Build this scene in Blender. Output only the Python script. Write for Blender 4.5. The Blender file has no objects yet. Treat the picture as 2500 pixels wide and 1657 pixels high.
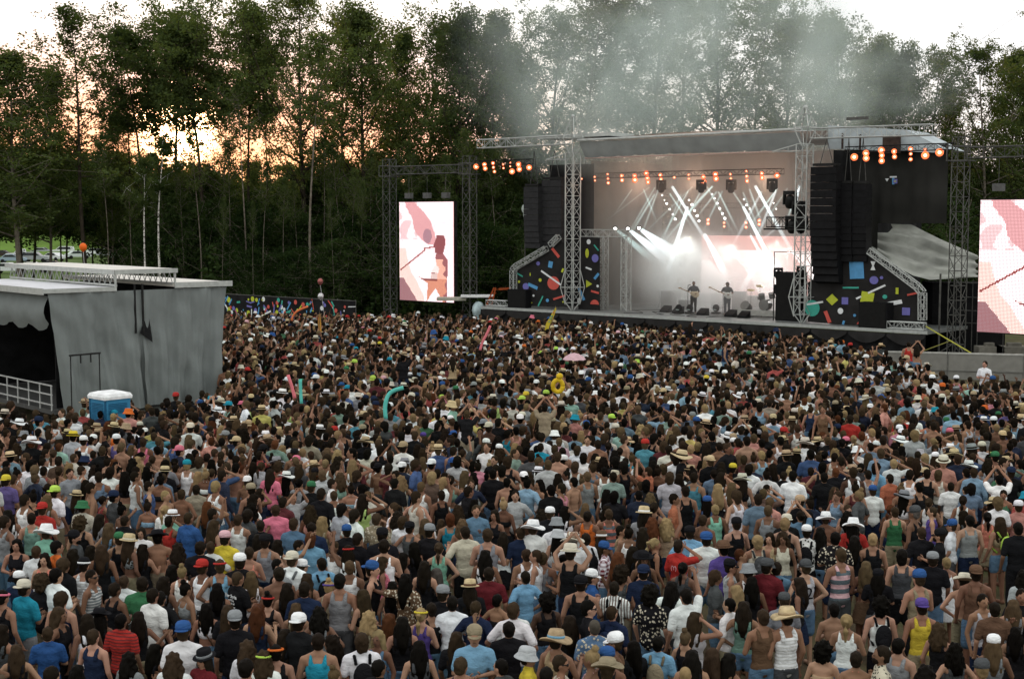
import bpy, bmesh, math, random
import numpy as np
from mathutils import Vector, Matrix, noise as mnoise
R = math.radians
rnd = random.Random(7)
C = bpy.context.scene.collection
scene = bpy.context.scene

# ------------------------------------------------------------------ camera, sky, sun, exposure
CAM_Z = 7.4
PITCH = R(4.905)
F = 2500 * 50 / 36.0
cam = bpy.data.objects.new('camera', bpy.data.cameras.new('camera'))
C.objects.link(cam)
cam.location = (0, 0, CAM_Z)
cam.rotation_euler = (R(90) - PITCH, 0, 0)
cam.data.lens = 50; cam.data.sensor_width = 36
cam.data.clip_start = 0.5; cam.data.clip_end = 4000
scene.camera = cam

SUN_AZ = math.atan(-812 / F)          # left of straight ahead
SUN_EL = R(3.6)
SUN = Vector((math.sin(SUN_AZ) * math.cos(SUN_EL), math.cos(SUN_AZ) * math.cos(SUN_EL), math.sin(SUN_EL)))

world = bpy.data.worlds.new('World'); scene.world = world; world.use_nodes = True
nt = world.node_tree; N = nt.nodes; L = nt.links
N.clear()
def nd(t, **kw):
    n = N.new(t)
    for k, v in kw.items(): setattr(n, k, v)
    return n
out = nd('ShaderNodeOutputWorld')
sky = nd('ShaderNodeTexSky', sky_type='NISHITA', sun_disc=False)
sky.sun_elevation = SUN_EL; sky.sun_rotation = SUN_AZ; sky.air_density = 1.0; sky.dust_density = 0.6; sky.ozone_density = 3.0
bg1 = nd('ShaderNodeBackground'); bg1.inputs[1].default_value = 0.05
L.new(sky.outputs[0], bg1.inputs[0])
# thin bright evening overcast in front of the clear sky, warm round the low sun
tc = nd('ShaderNodeTexCoord')
dot = nd('ShaderNodeVectorMath', operation='DOT_PRODUCT'); L.new(tc.outputs['Generated'], dot.inputs[0]); dot.inputs[1].default_value = SUN
sep = nd('ShaderNodeSeparateXYZ'); L.new(tc.outputs['Generated'], sep.inputs[0])
def mrange(src, a, b, c, d, smooth=True):
    m = nd('ShaderNodeMapRange'); m.interpolation_type = 'SMOOTHSTEP' if smooth else 'LINEAR'
    L.new(src, m.inputs[0])
    for i, v in zip((1, 2, 3, 4), (a, b, c, d)): m.inputs[i].default_value = v
    return m.outputs[0]
cl = nd('ShaderNodeTexNoise'); cl.inputs['Scale'].default_value = 2.2; cl.inputs['Detail'].default_value = 5
mp = nd('ShaderNodeMapping'); mp.inputs['Scale'].default_value = (1, 1, 5); L.new(tc.outputs['Generated'], mp.inputs[0]); L.new(mp.outputs[0], cl.inputs['Vector'])
cf = mrange(cl.outputs[0], 0.35, 0.68, 0, 1)
mixc = nd('ShaderNodeMix', data_type='RGBA'); L.new(cf, mixc.inputs[0])
mixc.inputs[6].default_value = (1.0, 0.90, 0.90, 1); mixc.inputs[7].default_value = (1.03, 0.99, 0.98, 1)
away = mrange(dot.outputs['Value'], -.2, .93, 1, 0)
mixa = nd('ShaderNodeMix', data_type='RGBA'); L.new(away, mixa.inputs[0]); L.new(mixc.outputs[2], mixa.inputs[6]); mixa.inputs[7].default_value = (1.08, 1.08, 1.00, 1)
warm = mrange(dot.outputs['Value'], math.cos(R(16)), math.cos(R(3)), 0, 1)
low = mrange(sep.outputs[2], 0.02, 0.15, 1, 0)
wl = nd('ShaderNodeMath', operation='MULTIPLY'); L.new(warm, wl.inputs[0]); L.new(low, wl.inputs[1])
mixw = nd('ShaderNodeMix', data_type='RGBA'); L.new(wl.outputs[0], mixw.inputs[0]); L.new(mixa.outputs[2], mixw.inputs[6]); mixw.inputs[7].default_value = (1.8, 0.40, 0.19, 1)
lowall = mrange(sep.outputs[2], 0.0, 0.11, 0.45, 0)
mixl = nd('ShaderNodeMix', data_type='RGBA'); L.new(lowall, mixl.inputs[0]); L.new(mixw.outputs[2], mixl.inputs[6]); mixl.inputs[7].default_value = (1.15, 0.80, 0.74, 1)
bg2 = nd('ShaderNodeBackground'); L.new(mixl.outputs[2], bg2.inputs[0]); bg2.inputs[1].default_value = 0.92
core = mrange(dot.outputs['Value'], math.cos(R(2.3)), math.cos(R(0.2)), 0, 1)
pw = nd('ShaderNodeMath', operation='POWER'); L.new(core, pw.inputs[0]); pw.inputs[1].default_value = 3.5
pm = nd('ShaderNodeMath', operation='MULTIPLY'); L.new(pw.outputs[0], pm.inputs[0]); pm.inputs[1].default_value = 30.0
bg3 = nd('ShaderNodeBackground'); bg3.inputs[0].default_value = (1.0, 0.55, 0.26, 1); L.new(pm.outputs[0], bg3.inputs[1])
a1 = nd('ShaderNodeAddShader'); a2 = nd('ShaderNodeAddShader')
L.new(bg1.outputs[0], a1.inputs[0]); L.new(bg2.outputs[0], a1.inputs[1]); L.new(a1.outputs[0], a2.inputs[0]); L.new(bg3.outputs[0], a2.inputs[1])
L.new(a2.outputs[0], out.inputs[0])

sl = bpy.data.lights.new('sun', 'SUN'); sl.energy = 2.6; sl.color = (1.0, 0.55, 0.28); sl.angle = R(0.6)
so = bpy.data.objects.new('sun', sl); C.objects.link(so)
so.rotation_euler = SUN.to_track_quat('Z', 'Y').to_euler()

vs = scene.view_settings
vs.view_transform = 'Standard'; vs.look = 'None'; vs.exposure = 0.27; vs.gamma = 1.0; vs.use_curve_mapping = False
cy = scene.cycles
cy.max_bounces = 5; cy.diffuse_bounces = 3; cy.glossy_bounces = 2; cy.transmission_bounces = 3; cy.volume_bounces = 1
cy.transparent_max_bounces = 12; cy.volume_step_rate = 2.0; cy.volume_max_steps = 96
cy.use_denoising = True; cy.sample_clamp_indirect = 4.0
cy.use_adaptive_sampling = True; cy.adaptive_threshold = 0.02

# ------------------------------------------------------------------ helpers
FW = Vector((0, math.cos(PITCH), -math.sin(PITCH))); UP = Vector((0, math.sin(PITCH), math.cos(PITCH))); RT = Vector((1, 0, 0))
CAMP = Vector((0, 0, CAM_Z))
def ray(px, py): return FW * F + RT * (px - 1250) + UP * (828.5 - py)
def at(px, py, Y):                       # the point seen at px,py at the distance Y
    d = ray(px, py); return CAMP + d * (Y / d.y)
def on(px, py, z):                       # the point seen at px,py at the height z
    d = ray(px, py); return CAMP + d * ((z - CAM_Z) / d.z)
def project(p):
    q = Vector(p) - CAMP; k = F / q.dot(FW)
    return 1250 + q.x * k, 828.5 - q.dot(UP) * k
# the main stage's own frame: u along its front to the right, v into its depth
SO = Vector((3.57, 82.6, 0)); SU = Vector((0.7484, -0.6632, 0)); SV = Vector((0.6632, 0.7484, 0))
def S(u, v, z): return SO + SU * u + SV * v + Vector((0, 0, z))
def stg(px, py, v):                      # pixel onto the stage plane v -> (u, z)
    d = ray(px, py); t = (SO + SV * v - CAMP).dot(SV) / d.dot(SV)
    p = CAMP + d * t; return (p - SO).dot(SU), p.z
STAGE_ROT = math.atan2(SU.y, SU.x)

class MB:
    def __init__(s): s.v = []; s.f = []; s.m = []; s.mi = 0
    def add(s, vs, fs):
        o = len(s.v); s.v += [tuple(p) for p in vs]; s.f += [tuple(i + o for i in f) for f in fs]; s.m += [s.mi] * len(fs); return s
    def box(s, c, size, rz=0.0, M=None):
        x, y, z = size[0] / 2, size[1] / 2, size[2] / 2
        ps = [Vector((sx * x, sy * y, sz * z)) for sz in (-1, 1) for sy in (-1, 1) for sx in (-1, 1)]
        if M is None: M = Matrix.Translation(Vector(c)) @ Matrix.Rotation(rz, 4, 'Z')
        return s.add([M @ p for p in ps], [(0, 2, 3, 1), (4, 5, 7, 6), (0, 1, 5, 4), (2, 6, 7, 3), (0, 4, 6, 2), (1, 3, 7, 5)])
    def bar(s, a, b, r0, r1=None, n=4, caps=True):
        a = Vector(a); b = Vector(b); d = b - a
        if d.length < 1e-6: return s
        r1 = r0 if r1 is None else r1
        q = d.to_track_quat('Z', 'Y'); vs = []
        for p, r in ((a, r0), (b, r1)):
            for i in range(n):
                t = 2 * math.pi * (i + .5) / n; vs.append(p + q @ Vector((math.cos(t) * r, math.sin(t) * r, 0)))
        fs = [(i, (i + 1) % n, n + (i + 1) % n, n + i) for i in range(n)]
        if caps: fs += [tuple(reversed(range(n))), tuple(range(n, 2 * n))]
        return s.add(vs, fs)
    def tube(s, pts, rs, n=6):
        pts = [Vector(p) for p in pts]
        if not hasattr(rs, '__len__'): rs = [rs] * len(pts)
        vs = []
        for k, p in enumerate(pts):
            d = (pts[min(k + 1, len(pts) - 1)] - pts[max(k - 1, 0)])
            q = d.to_track_quat('Z', 'Y')
            for i in range(n):
                t = 2 * math.pi * i / n; vs.append(p + q @ Vector((math.cos(t) * rs[k], math.sin(t) * rs[k], 0)))
        fs = [(k * n + i, k * n + (i + 1) % n, (k + 1) * n + (i + 1) % n, (k + 1) * n + i) for k in range(len(pts) - 1) for i in range(n)]
        fs += [tuple(reversed(range(n))), tuple(range((len(pts) - 1) * n, len(pts) * n))]
        return s.add(vs, fs)
    def lathe(s, prof, c=(0, 0, 0), n=12, M=None, sx=1, sy=1):
        vs = []; M = M or Matrix.Identity(4); c = Vector(c)
        for r, z in prof:
            for i in range(n):
                t = 2 * math.pi * i / n; vs.append(M @ Vector((math.cos(t) * r * sx, math.sin(t) * r * sy, z)) + c)
        fs = [(k * n + i, k * n + (i + 1) % n, (k + 1) * n + (i + 1) % n, (k + 1) * n + i) for k in range(len(prof) - 1) for i in range(n)]
        fs += [tuple(reversed(range(n))), tuple(range((len(prof) - 1) * n, len(prof) * n))]
        return s.add(vs, fs)
    def ell(s, c, r, n=10, m=6, M=None):
        prof = [(math.sin(math.pi * (k + .001) / m * .999 + .002), -math.cos(math.pi * k / m)) for k in range(m + 1)]
        vs = []; c = Vector(c)
        for pr, pz in prof:
            for i in range(n):
                t = 2 * math.pi * i / n; p = Vector((math.cos(t) * pr * r[0], math.sin(t) * pr * r[1], pz * r[2]))
                vs.append((M @ p if M else p) + c)
        fs = [(k * n + i, k * n + (i + 1) % n, (k + 1) * n + (i + 1) % n, (k + 1) * n + i) for k in range(m) for i in range(n)]
        fs += [tuple(reversed(range(n))), tuple(range(m * n, (m + 1) * n))]
        return s.add(vs, fs)
    def prism(s, poly, off):                 # poly: world points, extruded by off
        n = len(poly); off = Vector(off); ps = [Vector(p) for p in poly]
        return s.add(ps + [p + off for p in ps], [tuple(range(n)), tuple(reversed(range(n, 2 * n)))] + [(i, n + i, n + (i + 1) % n, (i + 1) % n) for i in range(n)])
    def mesh(s, name, smooth=False):
        me = bpy.data.meshes.new(name); me.from_pydata(s.v, [], s.f); me.validate()
        if len(me.polygons) == len(s.m): me.polygons.foreach_set('material_index', s.m)
        if smooth: me.polygons.foreach_set('use_smooth', [True] * len(me.polygons))
        bm = bmesh.new(); bm.from_mesh(me); bmesh.ops.recalc_face_normals(bm, faces=bm.faces[:]); bm.to_mesh(me); bm.free()
        return me
    def build(s, name, mat, parent=None, smooth=False):
        return link(name, s.mesh(name, smooth), mat, parent)

def link(name, me, mat=None, parent=None, loc=None, rz=None):
    o = bpy.data.objects.new(name, me); C.objects.link(o)
    if mat is not None and me is not None and hasattr(me, 'materials') and len(me.materials) == 0:
        for m in (mat if isinstance(mat, (list, tuple)) else [mat]): me.materials.append(m)
    if parent is not None:
        o.parent = parent
        if loc is None: o.matrix_parent_inverse = PINV.get(parent.name, Matrix.Identity(4))
    if loc is not None: o.location = loc
    if rz is not None: o.rotation_euler = (0, 0, rz)
    return o
PINV = {}
def tag(o, label=None, cat=None, group=None, kind=None):
    if label: o['label'] = label
    if cat: o['category'] = cat
    if group: o['group'] = group
    if kind: o['kind'] = kind
    return o
def thing(name, loc, label, cat, group=None, rz=0.0):
    """an Empty at the thing's base; parts built in world coordinates keep their place through PINV"""
    o = bpy.data.objects.new(name, None); C.objects.link(o); o.empty_display_size = .2
    o.location = loc; o.rotation_euler = (0, 0, rz)
    PINV[o.name] = (Matrix.Translation(Vector(loc)) @ Matrix.Rotation(rz, 4, 'Z')).inverted()
    return tag(o, label, cat, group)
def local(name, label, cat, group=None):
    o = bpy.data.objects.new(name, None); C.objects.link(o); return tag(o, label, cat, group)

MATS = {}
def mat(name, col, rough=0.7, metal=0.0, var=0.15, scale=6.0, emit=None, es=1.0, bump=0.0, spec=0.10):
    if name in MATS: return MATS[name]
    m = bpy.data.materials.new(name); m.use_nodes = True; t = m.node_tree; b = t.nodes['Principled BSDF']
    b.inputs['Roughness'].default_value = rough; b.inputs['Metallic'].default_value = metal; b.inputs['Specular IOR Level'].default_value = spec
    tcn = t.nodes.new('ShaderNodeTexCoord'); no = t.nodes.new('ShaderNodeTexNoise'); no.inputs['Scale'].default_value = scale; no.inputs['Detail'].default_value = 4
    t.links.new(tcn.outputs['Object'], no.inputs['Vector'])
    mr = t.nodes.new('ShaderNodeMapRange'); mr.inputs[1].default_value = .3; mr.inputs[2].default_value = .7; mr.inputs[3].default_value = 1 - var; mr.inputs[4].default_value = 1 + var
    t.links.new(no.outputs[0], mr.inputs[0])
    mx = t.nodes.new('ShaderNodeVectorMath'); mx.operation = 'SCALE'; mx.inputs[0].default_value = col[:3]; t.links.new(mr.outputs[0], mx.inputs['Scale'])
    t.links.new(mx.outputs[0], b.inputs['Base Color'])
    if bump:
        bp = t.nodes.new('ShaderNodeBump'); bp.inputs['Strength'].default_value = bump; bp.inputs['Distance'].default_value = .05
        t.links.new(no.outputs[0], bp.inputs['Height']); t.links.new(bp.outputs[0], b.inputs['Normal'])
    if emit:
        b.inputs['Emission Color'].default_value = (*emit[:3], 1); b.inputs['Emission Strength'].default_value = es
    MATS[name] = m; return m

def colmat(name, rough=.85, pattern=None, inst=None, col2=(.7, .7, .7), var=.12, sub=0.0):
    """cloth, hair or skin whose colour is the object's own (or, in the crowd, the instance's own)"""
    if name in MATS: return MATS[name]
    m = bpy.data.materials.new(name); m.use_nodes = True; t = m.node_tree; b = t.nodes['Principled BSDF']
    b.inputs['Roughness'].default_value = rough; b.inputs['Specular IOR Level'].default_value = .18 if 'skin' in name else .03
    if inst:
        a = t.nodes.new('ShaderNodeAttribute'); a.attribute_type = 'INSTANCER'; a.attribute_name = inst; colr = a.outputs['Color']
    else:
        a = t.nodes.new('ShaderNodeObjectInfo'); colr = a.outputs['Color']
    tcn = t.nodes.new('ShaderNodeTexCoord')
    if pattern:
        mx = t.nodes.new('ShaderNodeMix'); mx.data_type = 'RGBA'; t.links.new(colr, mx.inputs[6]); mx.inputs[7].default_value = (*col2, 1)
        sp = t.nodes.new('ShaderNodeSeparateXYZ'); t.links.new(tcn.outputs['Object'], sp.inputs[0])
        def stripe(src, freq, thr):
            q = t.nodes.new('ShaderNodeMath'); q.operation = 'MULTIPLY'; t.links.new(src, q.inputs[0]); q.inputs[1].default_value = freq
            w = t.nodes.new('ShaderNodeMath'); w.operation = 'FRACT'; t.links.new(q.outputs[0], w.inputs[0])
            g = t.nodes.new('ShaderNodeMath'); g.operation = 'GREATER_THAN'; t.links.new(w.outputs[0], g.inputs[0]); g.inputs[1].default_value = thr
            return g.outputs[0]
        if pattern == 'stripe': fac = stripe(sp.outputs[2], 22, .62)
        elif pattern == 'wide': fac = stripe(sp.outputs[2], 7, .5)
        elif pattern == 'vert': fac = stripe(sp.outputs[0], 22, .6)
        elif pattern == 'plaid':
            q1 = stripe(sp.outputs[2], 13, .5); q2 = stripe(sp.outputs[0], 13, .5)
            ad = t.nodes.new('ShaderNodeMath'); ad.operation = 'ADD'; t.links.new(q1, ad.inputs[0]); t.links.new(q2, ad.inputs[1])
            h = t.nodes.new('ShaderNodeMath'); h.operation = 'MULTIPLY'; h.inputs[1].default_value = .5; t.links.new(ad.outputs[0], h.inputs[0]); fac = h.outputs[0]
        else:
            vo = t.nodes.new('ShaderNodeTexVoronoi'); vo.inputs['Scale'].default_value = 22; t.links.new(tcn.outputs['Object'], vo.inputs['Vector'])
            g = t.nodes.new('ShaderNodeMath'); g.operation = 'LESS_THAN'; t.links.new(vo.outputs[0], g.inputs[0]); g.inputs[1].default_value = .36; fac = g.outputs[0]
        t.links.new(fac, mx.inputs[0]); colr = mx.outputs[2]
    no = t.nodes.new('ShaderNodeTexNoise'); no.inputs['Scale'].default_value = 9; t.links.new(tcn.outputs['Object'], no.inputs['Vector'])
    mr = t.nodes.new('ShaderNodeMapRange'); mr.inputs[1].default_value = .3; mr.inputs[2].default_value = .7; mr.inputs[3].default_value = 1 - var; mr.inputs[4].default_value = 1 + var
    t.links.new(no.outputs[0], mr.inputs[0])
    v = t.nodes.new('ShaderNodeVectorMath'); v.operation = 'SCALE'; t.links.new(colr, v.inputs[0]); t.links.new(mr.outputs[0], v.inputs['Scale'])
    t.links.new(v.outputs[0], b.inputs['Base Color'])
    if 'skin' not in name:
        n2 = t.nodes.new('ShaderNodeTexNoise'); mp_ = t.nodes.new('ShaderNodeMapping'); hs = 'hair' in name
        mp_.inputs['Scale'].default_value = (70, 70, 9) if hs else (9, 9, 16); n2.inputs['Scale'].default_value = 1; n2.inputs['Detail'].default_value = 3; n2.inputs['Distortion'].default_value = .3 if hs else 1.2
        t.links.new(tcn.outputs['Object'], mp_.inputs[0]); t.links.new(mp_.outputs[0], n2.inputs['Vector'])
        bp = t.nodes.new('ShaderNodeBump'); bp.inputs['Strength'].default_value = .9 if hs else .7; bp.inputs['Distance'].default_value = .012 if hs else .03
        t.links.new(n2.outputs[0], bp.inputs['Height']); t.links.new(bp.outputs[0], b.inputs['Normal'])
    MATS[name] = m; return m

M_ALU = mat('aluminium_truss', (.42, .44, .43), .45, .35, .12)
M_DARK = mat('black_painted_steel', (.02, .02, .02), .6, .2, .3)
M_GREYSTEEL = mat('weathered_steel', (.09, .09, .085), .6, .3, .3)
M_BLACK = mat('black_fabric', (.014, .014, .015), .95, 0, .35, 2)
M_WHITE = mat('white_painted_metal', (.75, .76, .77), .5)

def lattice(name_root, p0, p1, w, bay, m, label, cat, group=None, rc=.03, rb=.016, up=Vector((0, 0, 1)), parent=None):
    """a square truss from p0 to p1: four chords and their bracing"""
    p0 = Vector(p0); p1 = Vector(p1); d = (p1 - p0); Ln = d.length; d.normalize()
    if abs(d.z) > .9: a = SU.copy(); b = SV.copy()
    else: b = up.copy(); a = d.cross(b).normalized(); b = a.cross(d).normalized()
    root = parent or thing(name_root, p0, label, cat, group)
    cs = [a * (sx * w / 2) + b * (sy * w / 2) for sx, sy in ((-1, -1), (1, -1), (1, 1), (-1, 1))]
    for c in cs: MB().bar(p0 + c, p1 + c, rc, n=5).build('chord', m, root)
    br = MB(); n = max(1, round(Ln / bay))
    for k in range(n + 1):
        q = p0 + d * (Ln * k / n)
        for i in range(4): br.bar(q + cs[i], q + cs[(i + 1) % 4], rb, n=4, caps=False)
        if k < n:
            q2 = p0 + d * (Ln * (k + 1) / n)
            for i in range(4):
                j = (i + 1) % 4
                if k % 2: br.bar(q + cs[i], q2 + cs[j], rb, n=4, caps=False)
                else: br.bar(q + cs[j], q2 + cs[i], rb, n=4, caps=False)
    br.build('bracing', m, root)
    return root

# ------------------------------------------------------------------ ground and far country
def ground_mat():
    m = bpy.data.materials.new('trampled_grass'); m.use_nodes = True; t = m.node_tree; b = t.nodes['Principled BSDF']; b.inputs['Roughness'].default_value = .95; b.inputs['Specular IOR Level'].default_value = .1
    tcn = t.nodes.new('ShaderNodeTexCoord')
    def noise(s, d=5):
        n = t.nodes.new('ShaderNodeTexNoise'); n.inputs['Scale'].default_value = s; n.inputs['Detail'].default_value = d; t.links.new(tcn.outputs['Object'], n.inputs['Vector']); return n.outputs[0]
    def ramp(f, a, ca, bb, cb):
        r = t.nodes.new('ShaderNodeValToRGB'); r.color_ramp.elements[0].position = a; r.color_ramp.elements[0].color = (*ca, 1); r.color_ramp.elements[1].position = bb; r.color_ramp.elements[1].color = (*cb, 1); t.links.new(f, r.inputs[0]); return r.outputs[0]
    dirt = ramp(noise(1.3), .35, (.065, .052, .034), .7, (.12, .095, .06))
    gr = ramp(noise(.5), .3, (.05, .085, .022), .7, (.10, .15, .04))
    sp = t.nodes.new('ShaderNodeSeparateXYZ'); t.links.new(tcn.outputs['Object'], sp.inputs[0])
    mr = t.nodes.new('ShaderNodeMapRange'); t.links.new(sp.outputs[1], mr.inputs[0]); mr.inputs[1].default_value = 82; mr.inputs[2].default_value = 112
    n2 = t.nodes.new('ShaderNodeMath'); n2.operation = 'ADD'; t.links.new(mr.outputs[0], n2.inputs[0])
    p = t.nodes.new('ShaderNodeMapRange'); t.links.new(noise(.9), p.inputs[0]); p.inputs[1].default_value = .45; p.inputs[2].default_value = .65; p.inputs[3].default_value = -.0; p.inputs[4].default_value = .35; t.links.new(p.outputs[0], n2.inputs[1]); n2.use_clamp = True
    mx = t.nodes.new('ShaderNodeMix'); mx.data_type = 'RGBA'; t.links.new(n2.outputs[0], mx.inputs[0]); t.links.new(dirt, mx.inputs[6]); t.links.new(gr, mx.inputs[7]); t.links.new(mx.outputs[2], b.inputs['Base Color'])
    bp = t.nodes.new('ShaderNodeBump'); bp.inputs['Strength'].default_value = .6; bp.inputs['Distance'].default_value = .05; t.links.new(noise(14), bp.inputs['Height']); t.links.new(bp.outputs[0], b.inputs['Normal'])
    return m
def build_ground():
    nx, ny = 110, 130; X0, X1, Y0, Y1 = -900, 900, -60, 1500
    vs = []
    for j in range(ny + 1):
        y = Y0 + (Y1 - Y0) * (j / ny) ** 2.2
        for i in range(nx + 1):
            q = (i / nx - .5) * 2; x = math.copysign(abs(q) ** 1.8, q) * 900
            vs.append((x, y, .04 * mnoise.noise((x * .2, y * .2, 0)) if y < 100 else 0))
    fs = [(j * (nx + 1) + i, j * (nx + 1) + i + 1, (j + 1) * (nx + 1) + i + 1, (j + 1) * (nx + 1) + i) for j in range(ny) for i in range(nx)]
    me = bpy.data.meshes.new('ground'); me.from_pydata(vs, [], fs); me.polygons.foreach_set('use_smooth', [True] * len(fs))
    tag(link('ground', me, ground_mat()), kind='structure')
build_ground()
def build_hill():
    vs = []; nx, ny = 120, 8
    for j in range(ny + 1):
        for i in range(nx + 1):
            x = -500 + 1000 * i / nx; y = 345 + 26 * j
            h = 17.5 * math.sin(math.pi * min(1, j / 4.0) / 2) * (1 + .16 * mnoise.noise((x * .02, 3, 0)) + .06 * mnoise.noise((x * .11, y * .1, 0)))
            vs.append((x, y, h - .3))
    fs = [(j * (nx + 1) + i, j * (nx + 1) + i + 1, (j + 1) * (nx + 1) + i + 1, (j + 1) * (nx + 1) + i) for j in range(ny) for i in range(nx)]
    me = bpy.data.meshes.new('wooded_hill'); me.from_pydata(vs, [], fs); me.polygons.foreach_set('use_smooth', [True] * len(fs))
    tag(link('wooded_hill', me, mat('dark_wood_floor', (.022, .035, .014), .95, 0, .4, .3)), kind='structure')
build_hill()

# ------------------------------------------------------------------ leaves
def leaf_mat(name, c1, c2, trans=.45):
    m = bpy.data.materials.new(name); m.use_nodes = True; t = m.node_tree; t.nodes.remove(t.nodes['Principled BSDF'])
    o = t.nodes['Material Output']; tcn = t.nodes.new('ShaderNodeTexCoord'); oi = t.nodes.new('ShaderNodeObjectInfo')
    n = t.nodes.new('ShaderNodeTexNoise'); n.inputs['Scale'].default_value = .9; n.inputs['Detail'].default_value = 6; t.links.new(tcn.outputs['Object'], n.inputs['Vector'])
    ad = t.nodes.new('ShaderNodeMath'); ad.operation = 'MULTIPLY_ADD'; t.links.new(oi.outputs['Random'], ad.inputs[0]); ad.inputs[1].default_value = .3; t.links.new(n.outputs[0], ad.inputs[2])
    r = t.nodes.new('ShaderNodeValToRGB'); r.color_ramp.elements[0].position = .42; r.color_ramp.elements[0].color = (*c1, 1); r.color_ramp.elements[1].position = .85; r.color_ramp.elements[1].color = (*c2, 1); t.links.new(ad.outputs[0], r.inputs[0])
    d = t.nodes.new('ShaderNodeBsdfDiffuse'); tr = t.nodes.new('ShaderNodeBsdfTranslucent'); ms = t.nodes.new('ShaderNodeMixShader'); ms.inputs[0].default_value = trans
    t.links.new(r.outputs[0], d.inputs[0])
    sc = t.nodes.new('ShaderNodeVectorMath'); sc.operation = 'MULTIPLY'; sc.inputs[1].default_value = (1.5, 1.35, .55); t.links.new(r.outputs[0], sc.inputs[0]); t.links.new(sc.outputs[0], tr.inputs[0])
    t.links.new(d.outputs[0], ms.inputs[1]); t.links.new(tr.outputs[0], ms.inputs[2]); t.links.new(ms.outputs[0], o.inputs['Surface'])
    return m
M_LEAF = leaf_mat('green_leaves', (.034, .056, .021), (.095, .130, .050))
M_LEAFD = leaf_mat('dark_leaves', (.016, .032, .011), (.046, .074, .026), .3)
M_BARK = mat('grey_bark', (.15, .13, .105), .95, 0, .4, 3, bump=.5)
M_BARKD = mat('brown_bark', (.045, .036, .027), .95, 0, .4, 3, bump=.5)
def birch_mat():
    m = bpy.data.materials.new('birch_bark'); m.use_nodes = True; t = m.node_tree; b = t.nodes['Principled BSDF']; b.inputs['Roughness'].default_value = .8
    tcn = t.nodes.new('ShaderNodeTexCoord'); mp_ = t.nodes.new('ShaderNodeMapping'); mp_.inputs['Scale'].default_value = (2, 2, 5); t.links.new(tcn.outputs['Object'], mp_.inputs[0])
    n = t.nodes.new('ShaderNodeTexNoise'); n.inputs['Scale'].default_value = 1.6; n.inputs['Detail'].default_value = 5; t.links.new(mp_.outputs[0], n.inputs['Vector'])
    r = t.nodes.new('ShaderNodeValToRGB'); r.color_ramp.elements[0].position = .40; r.color_ramp.elements[0].color = (.06, .05, .045, 1); r.color_ramp.elements[1].position = .50; r.color_ramp.elements[1].color = (.66, .64, .60, 1)
    t.links.new(n.outputs[0], r.inputs[0]); t.links.new(r.outputs[0], b.inputs['Base Color']); return m
M_BIRCH = birch_mat()

def leaf_mesh(name, P, size, rng, flat=.5):
    """one small folded blade per point of P (n,3)"""
    n = len(P)
    a = rng.normal(size=(n, 3)); a[:, 2] *= flat; a /= np.linalg.norm(a, axis=1, keepdims=True) + 1e-9
    r = rng.normal(size=(n, 3)); b = np.cross(a, r); b /= np.linalg.norm(b, axis=1, keepdims=True) + 1e-9
    s = size * rng.uniform(.6, 1.35, (n, 1))
    c = np.cross(a, b)
    v = np.empty((n, 4, 3)); v[:, 0] = P - a * s * .5; v[:, 1] = P + b * s * .34 + c * s * .08; v[:, 2] = P + a * s * .5; v[:, 3] = P - b * s * .34 + c * s * .08
    me = bpy.data.meshes.new(name); me.vertices.add(4 * n); me.vertices.foreach_set('co', v.reshape(-1))
    me.loops.add(4 * n); me.loops.foreach_set('vertex_index', np.arange(4 * n)); me.polygons.add(n); me.polygons.foreach_set('loop_start', np.arange(0, 4 * n, 4)); me.polygons.foreach_set('loop_total', np.full(n, 4))
    me.update(calc_edges=True); return me

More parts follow.
